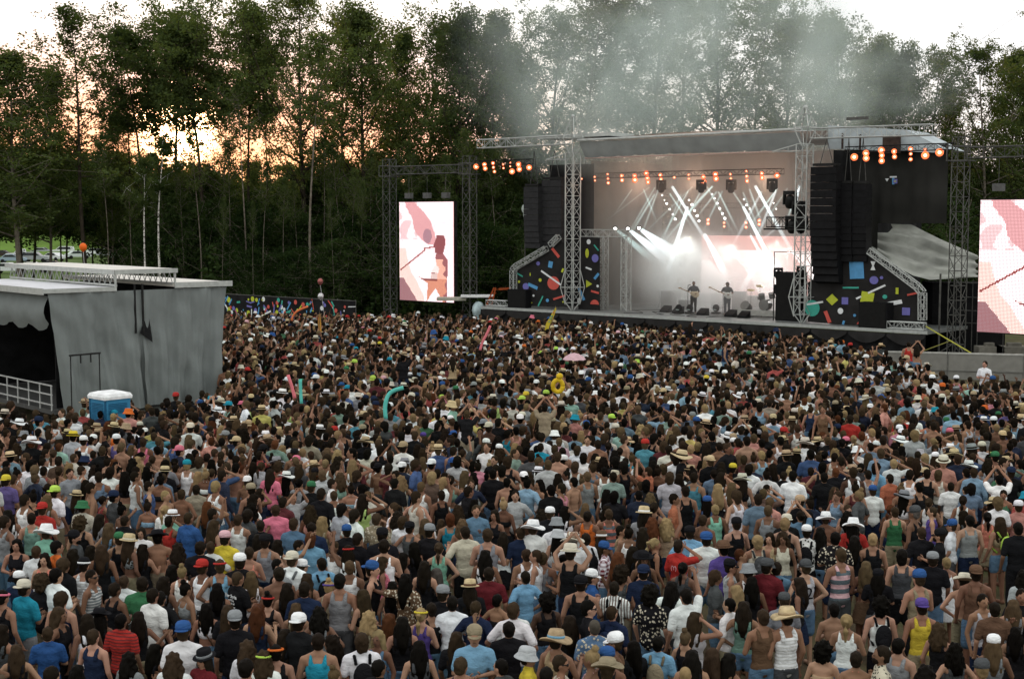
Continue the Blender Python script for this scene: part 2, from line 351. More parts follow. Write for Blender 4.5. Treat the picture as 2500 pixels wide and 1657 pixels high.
def tree_proto(seed, H, base, Rad, nl, leaves, lsize, csig, trunk_r, mats, lean=0.6, fork=False, droop=0.0, top_heavy=.55, leafm=None):
    """trunk with limbs and twigs (one mesh) and a crown of leaf clumps (one mesh)"""
    rng = np.random.default_rng(seed); r2 = random.Random(seed)
    tb = MB(); n = 12; pts = []; ph = r2.uniform(0, 6)
    for k in range(n + 1):
        f = k / n; pts.append(Vector((lean * f * f * math.cos(ph) + .12 * math.sin(f * 7 + ph), lean * f * f * math.sin(ph) + .12 * math.cos(f * 6 + ph), H * .97 * f - .2)))
    tr = [trunk_r * ((1 - k / n) ** .8 * .93 + .07) * (1.25 if k == 0 else 1) for k in range(n + 1)]
    tb.tube(pts, tr, 8)
    def trunk_at(z):
        f = min(.999, max(0, z / (H * .97))) * n; k = int(f); return pts[k].lerp(pts[k + 1], f - k), tr[k]
    cl = []
    for i in range(nl):
        f = (i + r2.random()) / nl; z = H * (base + (1 - base) * f * .98)
        prof = max(.14, math.sin(math.pi * (.16 + .80 * f)) ** .9)
        ln = Rad * 1.3 * prof * r2.choice((.55, .8, 1.0, 1.0, 1.25, 1.45)); az = i * 2.399 + r2.uniform(-.5, .5)
        el = R(15 + 45 * f + r2.uniform(-12, 12)) - droop
        p0, rr = trunk_at(z - ln * .35)
        d = Vector((math.cos(az) * math.cos(el), math.sin(az) * math.cos(el), math.sin(el)))
        pt = []; rs = []; seg = 5
        w = Vector((r2.uniform(-.2, .2), r2.uniform(-.2, .2), r2.uniform(0, .25)))
        for k in range(seg + 1):
            g = k / seg; pt.append(p0 + d * ln * g + w * ln * g * g); rs.append(max(.018, min(rr * .5, .02 + ln * .018) * (1 - g * .85)))
        tb.tube(pt, rs, 5)
        for k in range(2, seg + 1):
            q = pt[k]; cl.append((q, csig * r2.uniform(.7, 1.2)))
            for _ in range(2):
                e = q + Vector((r2.gauss(0, 1), r2.gauss(0, 1), r2.gauss(.15, .7))) * ln * .26
                tb.bar(q, e, .022, .01, 3, False); cl.append((e, csig * r2.uniform(.6, 1.1)))
    W = np.array([s ** 2 for _, s in cl]); W = W / W.sum(); idx = rng.choice(len(cl), leaves, p=W)
    Cc = np.array([tuple(q) for q, _ in cl]); Sg = np.array([s for _, s in cl])
    off = rng.normal(size=(leaves, 3)); off /= (np.linalg.norm(off, axis=1, keepdims=True) + 1e-9); off *= rng.uniform(.05, 1, (leaves, 1)) ** .6
    off[:, 2] *= .62
    P = Cc[idx] + off * Sg[idx][:, None] * 1.35 + rng.normal(size=(leaves, 3)) * .04
    tm = tb.mesh('trunk_%d' % seed, True); tm.materials.append(mats)
    lm = leaf_mesh('crown_%d' % seed, P, lsize, rng); lm.materials.append(leafm or M_LEAF)
    return tm, lm
PR = {  # leaves gather in clumps on the limbs, sky between them
    'd1': tree_proto(11, 22, .24, 4.6, 46, 30000, .23, .74, .26, M_BARKD),
    'd2': tree_proto(12, 22, .36, 4.2, 40, 24000, .22, .68, .22, M_BARK, 1.0),
    'd3': tree_proto(13, 22, .30, 4.9, 46, 32000, .23, .78, .28, M_BARKD, .4),
    's1': tree_proto(14, 24, .46, 4.6, 30, 13000, .20, .54, .20, M_BARK, 1.2),
    's2': tree_proto(15, 24, .44, 5.4, 34, 17000, .20, .58, .27, M_BARKD, 1.4),
    'n1': tree_proto(16, 24, .48, 2.9, 26, 6000, .20, .50, .16, M_BARKD, .8),
    'b1': tree_proto(17, 19, .72, 2.0, 9, 5200, .24, .6, .19, M_BIRCH, .9),
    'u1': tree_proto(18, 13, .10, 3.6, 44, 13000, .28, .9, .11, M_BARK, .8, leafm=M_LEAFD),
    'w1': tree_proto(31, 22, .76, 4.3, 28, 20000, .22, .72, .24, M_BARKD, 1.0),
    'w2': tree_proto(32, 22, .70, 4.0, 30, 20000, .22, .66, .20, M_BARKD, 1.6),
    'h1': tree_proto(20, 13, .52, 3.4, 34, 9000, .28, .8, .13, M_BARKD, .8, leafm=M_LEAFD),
    'p1': tree_proto(19, 20, .70, 1.4, 16, 2200, .22, .6, .10, M_BARK, .9),
}
PH = {'d1': 22.6, 'd2': 22.6, 'd3': 22.6, 's1': 24.6, 's2': 24.6, 'n1': 24.5, 'b1': 19.5, 'u1': 13.5, 'w1': 22.6, 'w2': 22.6, 'h1': 13.4, 'p1': 20.4}
TREES = []
def tree(px, ytop, Y, kind, wid=1.0, label=None, name='deciduous_tree', group=None, rz=None):
    base = on(px, 800, 0); x = ray(px, 500).x / ray(px, 500).y * Y
    top = at(px, ytop, Y).z
    s = top / PH[kind]
    o = local(name, label, 'tree', group)
    o.location = (x, Y, 0); o.rotation_euler = (0, 0, rnd.uniform(0, 6.28) if rz is None else rz); o.scale = (s * wid, s * wid, s)
    tm, lm = PR[kind]
    t = bpy.data.objects.new('trunk', tm); C.objects.link(t); t.parent = o
    c = bpy.data.objects.new('crown', lm); C.objects.link(c); c.parent = o
    TREES.append(o); return o
T = tree
T(40, 118, 104, 'd2', 1.25, 'thick dark-trunked leafy tree beside the parked cars, at the left edge')
T(-60, 150, 108, 'd2', 1.0, 'leafy tree cut by the left edge of the photograph')
T(118, 158, 111, 'd2', .75, 'leafy tree between the thick dark trunk and the tall sparse tree')
T(205, -8, 106, 'n1', 1.25, 'tall sparse tree rising alone against the white sky above the orange balloon')
T(270, 262, 118, 'd2', .62, 'low leafy tree filling the dip left of the sun')
T(352, 62, 112, 'w2', .9, 'tall leafy tree just left of the low sun')
T(425, 50, 116, 'w1', .9, 'tall full-crowned tree standing directly over the low sun')
T(500, 52, 110, 'w2', 1.0, 'tall tree on the right side of the sun glow')
T(322, 205, 117, 'n1', 1.3, 'thin low-crowned tree at the left edge of the sun gap')
T(398, 232, 119, 's1', .85, 'small loose tree silhouetted before the left half of the sun glow')
T(545, 205, 114, 's1', .8, 'small loose tree silhouetted at the right end of the sun glow')
T(602, 5, 112, 'w2', .75, 'slim tall tree between the sun glow and the pale straight trunk')
T(655, 120, 122, 'w1', .5, 'shorter full tree left of the tall tree with a forked top')
T(742, -55, 108, 's2', .85, 'very tall loose tree reaching past the top edge, behind the silver balloon')
T(835, 30, 118, 's1', .9, 'loose sunlit tree above the end of the confetti fence')
T(893, 5, 110, 'd1', .86, 'large dense pyramid-topped tree behind the left truss tower')
T(968, 62, 118, 'd2', .7, 'rounded tree above the left video screen')
T(1045, 40, 121, 's1', .85, 'airy tree with sky gaps between two dense trees, right of the left screen')
T(1120, 35, 110, 'd3', .76, 'dense dark tree above the left end of the roof truss arm')
T(1205, 25, 113, 'd1', .76, 'dense tree with an uneven top above the left lamp bar')
T(1270, 95, 120, 'd2', .8, 'lower leafy tree just left of the spire of the left tower')
T(1335, 15, 114, 's2', .9, 'feathery tree behind the spire of the left tower')
T(1420, -50, 112, 's1', 1.1, 'tall airy tree in the smoke, first right of the left spire')
T(1500, -20, 118, 's2', .85, 'airy tree behind the stage roof, its trunk veiled by pale smoke')
T(1580, -60, 112, 's2', 1.0, 'tall spreading tree behind the middle of the stage roof')
T(1665, -30, 120, 's1', .95, 'tree standing behind the brightest plume of smoke')
T(1745, -55, 113, 's2', 1.0, 'tall tree with dark rising limbs behind the right half of the roof')
T(1830, -20, 119, 's1', .95, 'loose tree beside the bright gap in the foliage over the roof')
T(1905, 20, 113, 's2', .85, 'hazy tree just left of the right tower')
T(1985, 25, 116, 'd2', .85, 'green hazy tree behind the right tower')
T(2062, 48, 114, 's2', .85, 'rounded hazy tree above the right roof truss arm')
T(2135, 85, 118, 'd1', .75, 'dense tree over the middle of the right truss arm')
T(2190, 125, 112, 'd3', .7, 'dark leafy tree above the right lamp bar')
T(2260, 108, 116, 's2', .75, 'dark tree above the outer end of the right truss arm')
T(2325, 205, 120, 'd2', .65, 'low tree in the gap of pink sky at the right')
T(2405, 98, 110, 's1', 1.0, 'tree with upright tufted top above the right video screen')
T(2462, 112, 116, 'd1', .7, 'dense tree near the right edge')
T(2540, 160, 110, 'd3', .9, 'leafy tree cut by the right edge of the photograph')
T(2640, 90, 118, 'd1', 1.0, 'leafy tree beyond the right edge', group='trees beyond the frame')
T(-170, 90, 112, 'd2', 1.0, 'leafy tree beyond the left edge', group='trees beyond the frame')
# slim pale stems in front of the wood
for px, yt, Y, k, w, lb in ((383, 330, 99, 'b1', .9, 'straight white birch stem, right one of the two in front of the dark wood'),
                            (352, 380, 97, 'b1', .8, 'leaning white birch stem, left one of the two'),
                            (488, 300, 101, 'p1', .9, 'thin grey trunk right of the two birches'),
                            (597, 150, 102, 'p1', .9, 'straight pale trunk above the grey curtained stage'),
                            (757, 60, 99, 'p1', 1.1, 'tall straight grey trunk right behind the confetti fence'),
                            (690, 420, 100, 'p1', .7, 'thin sapling left of the tall straight trunk'),
                            (858, 400, 101, 'p1', .8, 'thin trunk at the right end of the confetti fence'),
                            (830, 330, 103, 'p1', .8, 'thin trunk beside the end of the confetti fence'),
                            (812, 450, 98, 'p1', .6, 'short thin stem near the silver balloon'),
                            (922, 480, 103, 'p1', .6, 'thin trunk just left of the left video screen'),
                            (1150, 300, 104, 'p1', .8, 'thin trunk behind the second truss tower')):
    T(px, yt, Y, k, w, lb, 'birch_tree' if k == 'b1' else 'slim_tree')
for i, (px, yt, Y, w) in enumerate(((560, 330, 104, .8), (640, 380, 99, .7), (725, 430, 102, .6), (790, 300, 105, .8), (880, 430, 100, .5), (262, 330, 103, .9), (318, 420, 99, .6), (1015, 330, 104, .8), (1085, 360, 101, .7), (1210, 330, 104, .8), (540, 470, 98, .5), (445, 380, 103, .7), (905, 350, 105, .8), (615, 480, 97, .45))):
    T(px, yt, Y, 'p1', w, 'thin grey ' + ('stem above the left end of the confetti fence', 'tall stem right of the pale straight trunk above the curtained stage', 'stem above the middle of the confetti fence', 'stem above the right third of the confetti fence', 'short stem right of the confetti fence', 'stem right of the orange balloon', 'short stem left of the leaning birch', 'stem behind the left video screen', 'stem behind the right half of the left screen', 'stem behind the left lamp bar', 'short stem above the corner of the grey stage', 'stem between the birches and the sun gap', 'stem behind the first truss tower', 'shortest stem, near the fence start')[i], 'slim_tree', 'thin stems at the front of the wood')
# the depth of the wood: rows of lower trees, alike to the eye
for row, (Y, yt, st) in enumerate(((126, 418, 84), (140, 395, 96), (108, 500, 78), (102, 560, 88))):
    for k in range(int(2860 / st)):
        px = -160 + k * st + rnd.uniform(-26, 26)
        if px < 330 and row >= 2: continue
        if 660 > px > 300 and row < 2: yt2 = yt + 22
        else: yt2 = yt
        if px < 240 and row < 2: yt2 = 400
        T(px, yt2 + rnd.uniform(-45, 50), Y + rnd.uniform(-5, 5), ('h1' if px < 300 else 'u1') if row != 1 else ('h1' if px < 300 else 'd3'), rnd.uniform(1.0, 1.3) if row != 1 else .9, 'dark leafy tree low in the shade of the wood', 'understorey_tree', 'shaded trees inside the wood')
# undergrowth and the far wood edge: nobody could count it
def leaf_mass(name, n, fx, size, m, seed):
    rng = np.random.default_rng(seed); P = fx(rng, n); me = leaf_mesh(name, P, size, rng); tag(link(name, me, m), kind='stuff')
def under(rng, n):
    Y = rng.uniform(97, 128, n); px = rng.uniform(-200, 2700, n); X = (px - 1250) / F * Y
    top = 2.2 + 2.3 * np.sin(px * .021) * np.sin(px * .0083 + 1) + 1.4 * np.sin(px * .06 + 2); top = np.clip(top, .8, 6)
    top = np.where(px < 330, 1.0, top)
    return np.stack([X, Y, top * rng.uniform(0, 1, n) ** .8], 1)
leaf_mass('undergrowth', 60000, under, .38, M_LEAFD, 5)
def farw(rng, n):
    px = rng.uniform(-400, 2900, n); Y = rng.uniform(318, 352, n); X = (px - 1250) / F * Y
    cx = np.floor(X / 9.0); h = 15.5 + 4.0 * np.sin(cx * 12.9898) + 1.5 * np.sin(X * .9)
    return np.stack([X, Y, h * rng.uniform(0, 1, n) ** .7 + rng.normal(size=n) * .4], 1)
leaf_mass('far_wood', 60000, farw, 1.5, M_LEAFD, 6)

# ------------------------------------------------------------------ parked cars in the far field
M_GLASS = mat('dark_car_glass', (.02, .025, .03), .15, 0, .1, spec=.6); M_TYRE = mat('tyre_rubber', (.015, .015, .015), .9)
def car_meshes(kind):
    if kind == 'pickup': prof = [(-2.6, .45), (-2.6, 1.0), (-.9, 1.02), (-.75, 1.75), (.35, 1.78), (.95, 1.1), (2.3, 1.0), (2.5, .8), (2.5, .45)]; W = 1.85; gl = [(-.62, 1.1), (-.55, 1.66), (.3, 1.68), (.78, 1.12)]
    elif kind == 'suv': prof = [(-2.2, .45), (-2.25, 1.0), (-2.0, 1.65), (.3, 1.68), (1.05, 1.08), (2.1, .95), (2.25, .7), (2.25, .45)]; W = 1.8; gl = [(-1.95, 1.1), (-1.8, 1.56), (.25, 1.58), (.85, 1.1)]
    else: prof = [(-2.2, .4), (-2.25, .85), (-1.6, .95), (-1.0, 1.42), (.25, 1.45), (1.0, .98), (2.1, .82), (2.25, .6), (2.2, .4)]; W = 1.75; gl = [(-1.35, .98), (-.92, 1.34), (.2, 1.37), (.82, .99)]
    b = MB(); b.prism([Vector((x, -W / 2, z)) for x, z in prof], (0, W, 0))
    g = MB(); g.prism([Vector((x, -W / 2 - .012, z)) for x, z in gl], (0, .03, 0)); g.prism([Vector((x, W / 2 - .018, z)) for x, z in gl], (0, .03, 0))
    fx = [(gl[3][0] + .14, gl[3][1]), (gl[2][0] + .14, gl[2][1])]
    g.prism([Vector((fx[0][0], -W / 2 + .12, fx[0][1])), Vector((fx[0][0], W / 2 - .12, fx[0][1])), Vector((fx[1][0], W / 2 - .2, fx[1][1])), Vector((fx[1][0], -W / 2 + .2, fx[1][1]))], (.02, 0, .02))
    w = MB(); w.lathe([(.0, -.11), (.32, -.11), (.34, 0), (.32, .11), (0.0, .11)], n=10, M=Matrix.Rotation(R(90), 4, 'X'))
    return b.mesh('car_body_' + kind), g.mesh('car_glass_' + kind), w.mesh('car_wheel_' + kind)
CARS = {k: car_meshes(k) for k in ('car', 'suv', 'pickup')}
for k in CARS: CARS[k][1].materials.append(M_GLASS); CARS[k][2].materials.append(M_TYRE); CARS[k][0].materials.append(colmat('car_paint', .35))
def car(px, ground_y, kind, col, rz, label):
    p = on(px, ground_y, 0); o = local('parked_' + kind if kind != 'car' else 'parked_car', label, 'car', 'cars parked in the far field'); o.location = p; o.rotation_euler = (0, 0, rz)
    b, g, w = CARS[kind]
    ob = bpy.data.objects.new('body', b); C.objects.link(ob); ob.parent = o; ob.color = (*col, 1)
    og = bpy.data.objects.new('window', g); C.objects.link(og); og.parent = o
    for x in (-1.35, 1.4):
        for y in (-.8, .8):
            ow = bpy.data.objects.new('wheel', w); C.objects.link(ow); ow.parent = o; ow.location = (x, y, .34)
WH = (.68, .7, .72); SV_ = (.36, .38, .40)
def bank():
    vs = []; nx, ny = 40, 10
    for j in range(ny + 1):
        for i in range(nx + 1):
            f = i / nx; t = j / ny; Y = 272 + 45 * t; px = -900 + 1500 * f; X = (px - 1250) / F * Y
            h = 6.4 * (3 * t * t - 2 * t ** 3) * (1 if f < .8 else (1 - f) / .2) + .3 * mnoise.noise((X * .05, Y * .05, 2))
            vs.append((X, Y, h - .12))
    me = bpy.data.meshes.new('grass_bank'); me.from_pydata(vs, [], [(j * (nx + 1) + i, j * (nx + 1) + i + 1, (j + 1) * (nx + 1) + i + 1, (j + 1) * (nx + 1) + i) for j in range(ny) for i in range(nx)]); me.polygons.foreach_set('use_smooth', [True] * len(me.polygons))
    tag(link('grass_bank', me, mat('bright_meadow_grass', (.11, .19, .035), .95, 0, .3, .15)), kind='structure')
bank()
car(50, 632, 'pickup', WH, R(188), 'white pickup behind the thick dark trunk')
car(30, 642, 'car', (.30, .38, .46), R(10), 'pale blue saloon left of the thick dark trunk')
car(87, 640, 'suv', SV_, R(4), 'silver estate car just right of the thick dark trunk')
car(128, 637, 'car', WH, R(160), 'white saloon right of the silver estate car')
car(105, 622, 'car', SV_, R(0), 'silver car in the back row right of the thick trunk')
car(152, 622, 'suv', WH, R(182), 'white van-like car in the back row')
car(190, 632, 'car', (.55, .6, .6), R(30), 'pale car glimpsed left of the orange balloon')
car(22, 668, 'car', WH, R(2), 'cream car in the near row at the left edge, above the stage roof')
car(82, 666, 'car', (.62, .62, .58), R(5), 'cream car in the near row right of the thick trunk')
car(8, 630, 'car', (.06, .045, .04), R(5), 'dark car at the left edge')
car(132, 662, 'car', (.03, .03, .035), R(12), 'black car in the near row')
for i, px in enumerate((235, 268, 305, 335, 410, 445, 470, 540)): car(px, 624 + (i % 3) * 5, ('car', 'suv')[i % 2], (WH, SV_, (.4, .42, .45))[i % 3], R(rnd.uniform(-10, 10)), 'pale car glimpsed between the trunks of the wood, %s from the left' % ('first', 'second', 'third', 'fourth', 'fifth', 'sixth', 'seventh', 'eighth')[i])

# ------------------------------------------------------------------ confetti fence at the wood's edge
CONF = [(.45, .50, .05), (.10, .30, .55), (.70, .72, .74), (.55, .10, .08), (.06, .35, .28), (.16, .15, .42)]
for i, n in enumerate(('yellow', 'light_blue', 'white', 'red', 'teal', 'violet')): mat('print_' + n, CONF[i], .8, 0, .08)
CM = {n: MATS['print_' + n] for n in ('yellow', 'light_blue', 'white', 'red', 'teal', 'violet')}
CM['blue'] = CM['light_blue']
def confetti_fence():
    a = on(538, 718, 2.5); b = on(866, 736, 2.5); a.z = b.z = 0
    root = thing('banner_fence', a, 'long black fence banner printed with coloured confetti at the edge of the wood', 'fence')
    d = (b - a); Ln = d.length; d.normalize(); nrm = Vector((d.y, -d.x, 0))
    MB().prism([a, b, b + Vector((0, 0, 2.5)), a + Vector((0, 0, 2.5))], nrm * -.03).build('banner', M_BLACK, root)
    for k in range(9):
        p = a + d * Ln * k / 8 - nrm * .08; MB().bar(p, p + Vector((0, 0, 2.6)), .03, n=6).build('post', M_GREYSTEEL, root)
    MB().bar(a + Vector((0, 0, 2.53)), b + Vector((0, 0, 2.53)), .025, n=6).build('rail', M_GREYSTEEL, root)
    shapes = {k: MB() for k in ('yellow', 'light_blue', 'white', 'red', 'teal', 'violet')}
    r = random.Random(3); Z = Vector((0, 0, 1))
    for k in range(230):
        c = a + d * r.uniform(.2, Ln - .2) + Z * r.uniform(.3, 2.35) + nrm * (.006 + .0001 * k); col = r.choice(list(shapes)); kind = r.random(); t = r.uniform(0, 3.14)
        if kind < .5:
            s = r.uniform(.05, .16) * (1.3 if col == 'yellow' else 1); poly = [c + (d * math.cos(i * .785) + Z * math.sin(i * .785)) * s for i in range(8)]
        else:
            l, w = r.uniform(.15, .34), r.uniform(.025, .06); e = d * math.cos(t) + Z * math.sin(t); f = -d * math.sin(t) + Z * math.cos(t); poly = [c + e * l + f * w, c - e * l + f * w, c - e * l - f * w, c + e * l - f * w]
        n = len(shapes[col].v); shapes[col].add(poly, [tuple(range(len(poly)))])
    for k, s in shapes.items(): s.build('printed_confetti', CM[k], root)['kind'] = 'stuff'
confetti_fence()

# ------------------------------------------------------------------ the main stage
DZ = 2.0
M_DECK = mat('stage_deck_grey', (.16, .17, .17), .45, 0, .2, 1.5)
M_CANOPY = mat('grey_canopy_fabric', (.30, .32, .32), .8, 0, .12, 1.2)
M_DRAPE = mat('grey_backdrop_cloth', (.11, .105, .095), .9, 0, .15, .8)
M_SCRIM = mat('black_scrim', (.022, .021, .021), .9, 0, .25, 1.5)
M_SPK = mat('black_speaker', (.008, .008, .009), .7, 0, .3, 4)
st = thing('main_stage', SO + Vector((0, 0, 0)), 'large festival main stage with black skirted deck, grey curved roof and backdrop', 'stage')
def sbox(u0, u1, v0, v1, z0, z1): return [S(u0, v0, z0), S(u1, v0, z0), S(u1, v1, z0), S(u0, v1, z0)], (0, 0, z1 - z0)
def SB(mb, u0, u1, v0, v1, z0, z1):
    p, off = sbox(u0, u1, v0, v1, z0, z1); mb.prism(p, off); return mb
SB(MB(), -6.6, 22.2, -.7, 12, 1.85, DZ).build('deck', M_DECK, st)
SB(MB(), -6.62, 22.22, -.74, -.70, 1.86, 2.012).build('deck_edge', M_ALU, st)
# black skirt with hanging swags
sk = MB(); n = 150
vs = []
for k in range(n + 1):
    u = -6.6 + 28.8 * k / n; w = .05 * math.sin(u * 9) + .03 * math.sin(u * 23)
    vs += [S(u, -.80 + w * .3, 1.84), S(u, -.84 + w, 1.0), S(u, -.88 + w * 1.3, 0.0)]
sk.add(vs, [(3 * k + i, 3 * k + 3 + i, 3 * k + 4 + i, 3 * k + 1 + i) for k in range(n) for i in (0, 1)]); sk.build('skirt', M_BLACK, st, True)
for k in range(14):
    u0 = -6.4 + k * 2.05; m = MB(); vs = []
    for i in range(9):
        t = i / 8; zt = 1.80 - .38 * math.sin(math.pi * t); vs += [S(u0 + 1.95 * t, -.92, 1.83), S(u0 + 1.95 * t, -.98 - .06 * math.sin(math.pi * t), zt - .12)]
    m.add(vs, [(2 * i, 2 * i + 2, 2 * i + 3, 2 * i + 1) for i in range(8)]); m.build('swag', M_SCRIM, st, True)
# roof: curved canopy, front valance, backdrop and side drapes
rf = MB(); NU, NV = 24, 10; vs = []
for i in range(NU + 1):
    u = .3 + 14.5 * i / NU
    for j in range(NV + 1):
        v = .2 + 10.8 * j / NV; z = 11.75 + .25 * math.sin(math.pi * i / NU) + .55 * math.sin(math.pi * .5 * j / NV) * 1 - .9 * (j / NV) ** 2
        vs.append(S(u, v, z))
rf.add(vs, [(i * (NV + 1) + j, (i + 1) * (NV + 1) + j, (i + 1) * (NV + 1) + j + 1, i * (NV + 1) + j + 1) for i in range(NU) for j in range(NV)])
rf.build('canopy', M_CANOPY, st, True)
va = MB(); vs = []
for i in range(61):
    u = .3 + 14.4 * i / 60; w = .03 * math.sin(u * 5); zb = 10.78 + .06 * math.sin(math.pi * i / 60) + (.03 if i % 5 else .08)
    vs += [S(u, .12 + w, 11.72), S(u, .32 + w, 11.3), S(u, .62 + w * 1.5, zb)]
va.add(vs, [(3 * k + i, 3 * k + 3 + i, 3 * k + 4 + i, 3 * k + 1 + i) for k in range(60) for i in (0, 1)]); va.build('valance', M_CANOPY, st, True)
MB().bar(S(.2, .05, 11.80), S(14.8, .05, 11.86), .07, n=6).build('front_beam', M_ALU, st)
MB().bar(S(.3, .66, 10.8), S(14.7, .66, 10.8), .04, n=6).build('lower_beam', mat('pink_strip', (.55, .40, .36), .6), st)
def cloth(u0, u1, v, z0, z1, m, name, amp=.12, f=3.0):
    b = MB(); k2 = max(8, int(abs(u1 - u0) * 5)); vs = []
    for k in range(k2 + 1):
        u = u0 + (u1 - u0) * k / k2; w = amp * math.sin(u * f) + amp * .5 * math.sin(u * f * 2.3 + 1); vs += [S(u, v + w, z0), S(u, v + w, z1)]
    b.add(vs, [(2 * k, 2 * k + 2, 2 * k + 3, 2 * k + 1) for k in range(k2)]); return b.build(name, m, st, True)
cloth(-1.0, 16.0, 11.2, DZ, 11.3, M_DRAPE, 'backdrop')
def side_drape(u, v0, v1, z0, z1, m, name):
    b = MB(); vs = []; k2 = 30
    for k in range(k2 + 1):
        v = v0 + (v1 - v0) * k / k2; w = .1 * math.sin(v * 4); vs += [S(u + w, v, z0), S(u + w, v, z1)]
    b.add(vs, [(2 * k, 2 * k + 2, 2 * k + 3, 2 * k + 1) for k in range(k2)]); return b.build(name, m, st, True)
side_drape(-1.6, 3.5, 11, DZ, 10.8, M_DRAPE, 'side_drape')
side_drape(16.2, 1.0, 11, DZ, 10.8, M_BLACK, 'side_drape')
cloth(-4.6, -1.2, 3.4, DZ, 10.6, M_BLACK, 'wing_drape')
cloth(15.6, 17.6, 3.0, DZ, 11.0, mat('black_mesh_sheet', (.03, .03, .028), .9, 0, .3, .6), 'wing_drape')
cloth(17.6, 21.3, 3.0, 7.1, 11.0, mat('black_mesh_sheet', (.03, .03, .028), .9, 0, .3, .6), 'wing_drape')
# pale roof sheet showing behind the right arm, small roof cabin slab at the left tower
SB(MB(), -3.3, 2.1, .6, 3.0, 12.02, 12.22).build('roof_slab', M_ALU, st)
sh = MB(); sh.add([S(14.9, 2.6, 12.15), S(19.3, 2.6, 11.75), S(21.3, 2.6, 10.75), S(21.3, 2.6, 10.55), S(14.9, 2.6, 10.95), S(14.9, 5, 12.1), S(19.3, 5, 11.7), S(21.3, 5, 10.7)], [(0, 1, 2, 3, 4), (0, 5, 6, 1), (1, 6, 7, 2)]); sh.build('roof_sheet', mat('pale_roof_sheet', (.42, .47, .5), .8, 0, .15, 1.5), st)
for i, (u, z0, z1) in enumerate(((15.9, 10.9, 11.7), (16.9, 10.8, 11.6), (18.2, 10.6, 11.5))): SB(MB(), u, u + (.95 if i == 2 else .07), 2.2, 2.3, z0, z1).build('roof_bracket', mat('rusty_dark_steel', (.05, .035, .03), .8, 0, .3), st)
SB(MB(), 16.1, 17.3, 2.3, 2.4, 12.35, 12.5).build('roof_bracket', M_GREYSTEEL, st)

# towers, arms
def tower(u, v, ztop, label):
    r = thing('roof_tower', S(u, v, DZ), label, 'truss tower', 'roof towers of the main stage')
    lattice('', S(u, v, DZ + .45), S(u, v, 11.1), .62, .62, M_ALU, None, None, parent=r, rc=.036, rb=.017)
    f = MB()
    for a, b in ((-1, -1), (1, -1), (1, 1), (-1, 1)): f.bar(S(u + a * .31, v + b * .31, DZ + .5), S(u + a * .05, v + b * .05, DZ + .02), .035, n=4); f.bar(S(u + a * .5, v + b * .5, DZ + 1.35), S(u + a * .33, v + b * .33, DZ + 2.3), .03, n=4); f.bar(S(u + a * .5, v + b * .5, DZ + 1.35), S(u + a * .3, v + b * .3, DZ + .35), .03, n=4)
    for q in range(4):
        a, b = ((-1, -1), (1, -1), (1, 1), (-1, 1))[q]; a2, b2 = ((-1, -1), (1, -1), (1, 1), (-1, 1))[(q + 1) % 4]
        f.bar(S(u + a * .5, v + b * .5, DZ + 1.35), S(u + a2 * .5, v + b2 * .5, DZ + 1.35), .025, n=4)
    f.build('foot', M_ALU, r)
    h = MB()
    for a, b in ((-1, -1), (1, -1), (1, 1), (-1, 1)):
        h.bar(S(u + a * .12, v + b * .12, 11.0), S(u + a * .42, v + b * .42, 11.95), .035, n=4); h.bar(S(u + a * .42, v + b * .42, 11.95), S(u + a * .06, v + b * .06, ztop - .12), .035, n=4)
        h.bar(S(u + a * .22, v + b * .22, 12.6), S(u - b * .22, v + a * .22, 12.6), .02, n=4); h.bar(S(u + a * .42, v + b * .42, 11.95), S(u - b * .42, v + a * .42, 11.95), .025, n=4)
        h.bar(S(u + a * .42, v + b * .42, 11.95), S(u - b * .22, v + a * .22, 12.6), .016, n=4)
    h.build('mast_head', M_ALU, r)
    MB().ell(S(u, v, ztop - .08), (.12, .12, .13)).build('pulley', M_ALU, r)
    sgn = -1 if u < 5 else -1
    br = MB(); br.bar(S(u - .1, v - .1, 11.15), S(u - 1.6, v - .5, 10.75), .03, n=4); br.bar(S(u - .3, v - .1, 10.72), S(u - 1.6, v - .5, 10.75), .03, n=4); br.bar(S(u - .8, v - .28, 10.95), S(u - .8, v - .28, 10.74), .02, n=4); br.bar(S(u + .3, v - .2, 10.74), S(u - 1.6, v - .5, 10.75), .02, n=4)
    br.build('bracket', M_ALU, r)
    return r
tower(-.07, 0, 13.25, 'bright lattice tower at the left of the stage opening, topped by a pyramid')
tower(15.05, 0, 13.0, 'bright lattice tower at the right of the stage opening, beside the black speaker column')
lattice('roof_truss', S(-7.4, 0, 11.85), S(-.5, 0, 11.85), .5, .6, M_ALU, 'bright horizontal truss arm reaching left from the roof over the small lamps', 'truss', 'cantilever arms of the roof')
lattice('roof_truss', S(15.5, 0, 11.6), S(22.0, 0, 11.53), .5, .62, M_ALU, 'bright horizontal truss arm reaching right from the roof over the black speakers', 'truss', 'cantilever arms of the roof')
MB().bar(S(.0, 0, 13.2), S(7, 0, 12.3), .012, n=4).build('tie_rope', M_ALU, st)

# portal truss at the left side of the opening, on the deck
r = thing('portal_truss', S(1.4, 2, DZ), 'small goal-shaped truss standing on the left of the deck under bright lamps', 'truss')
for u in (.62, 2.3): lattice('', S(u, 2, DZ), S(u, 2, 6.25), .42, .42, M_ALU, None, None, parent=r, rc=.028, rb=.016)
lattice('', S(-.9, 2, 6.47), S(2.5, 2, 6.47), .4, .42, M_ALU, None, None, parent=r, rc=.028, rb=.016)

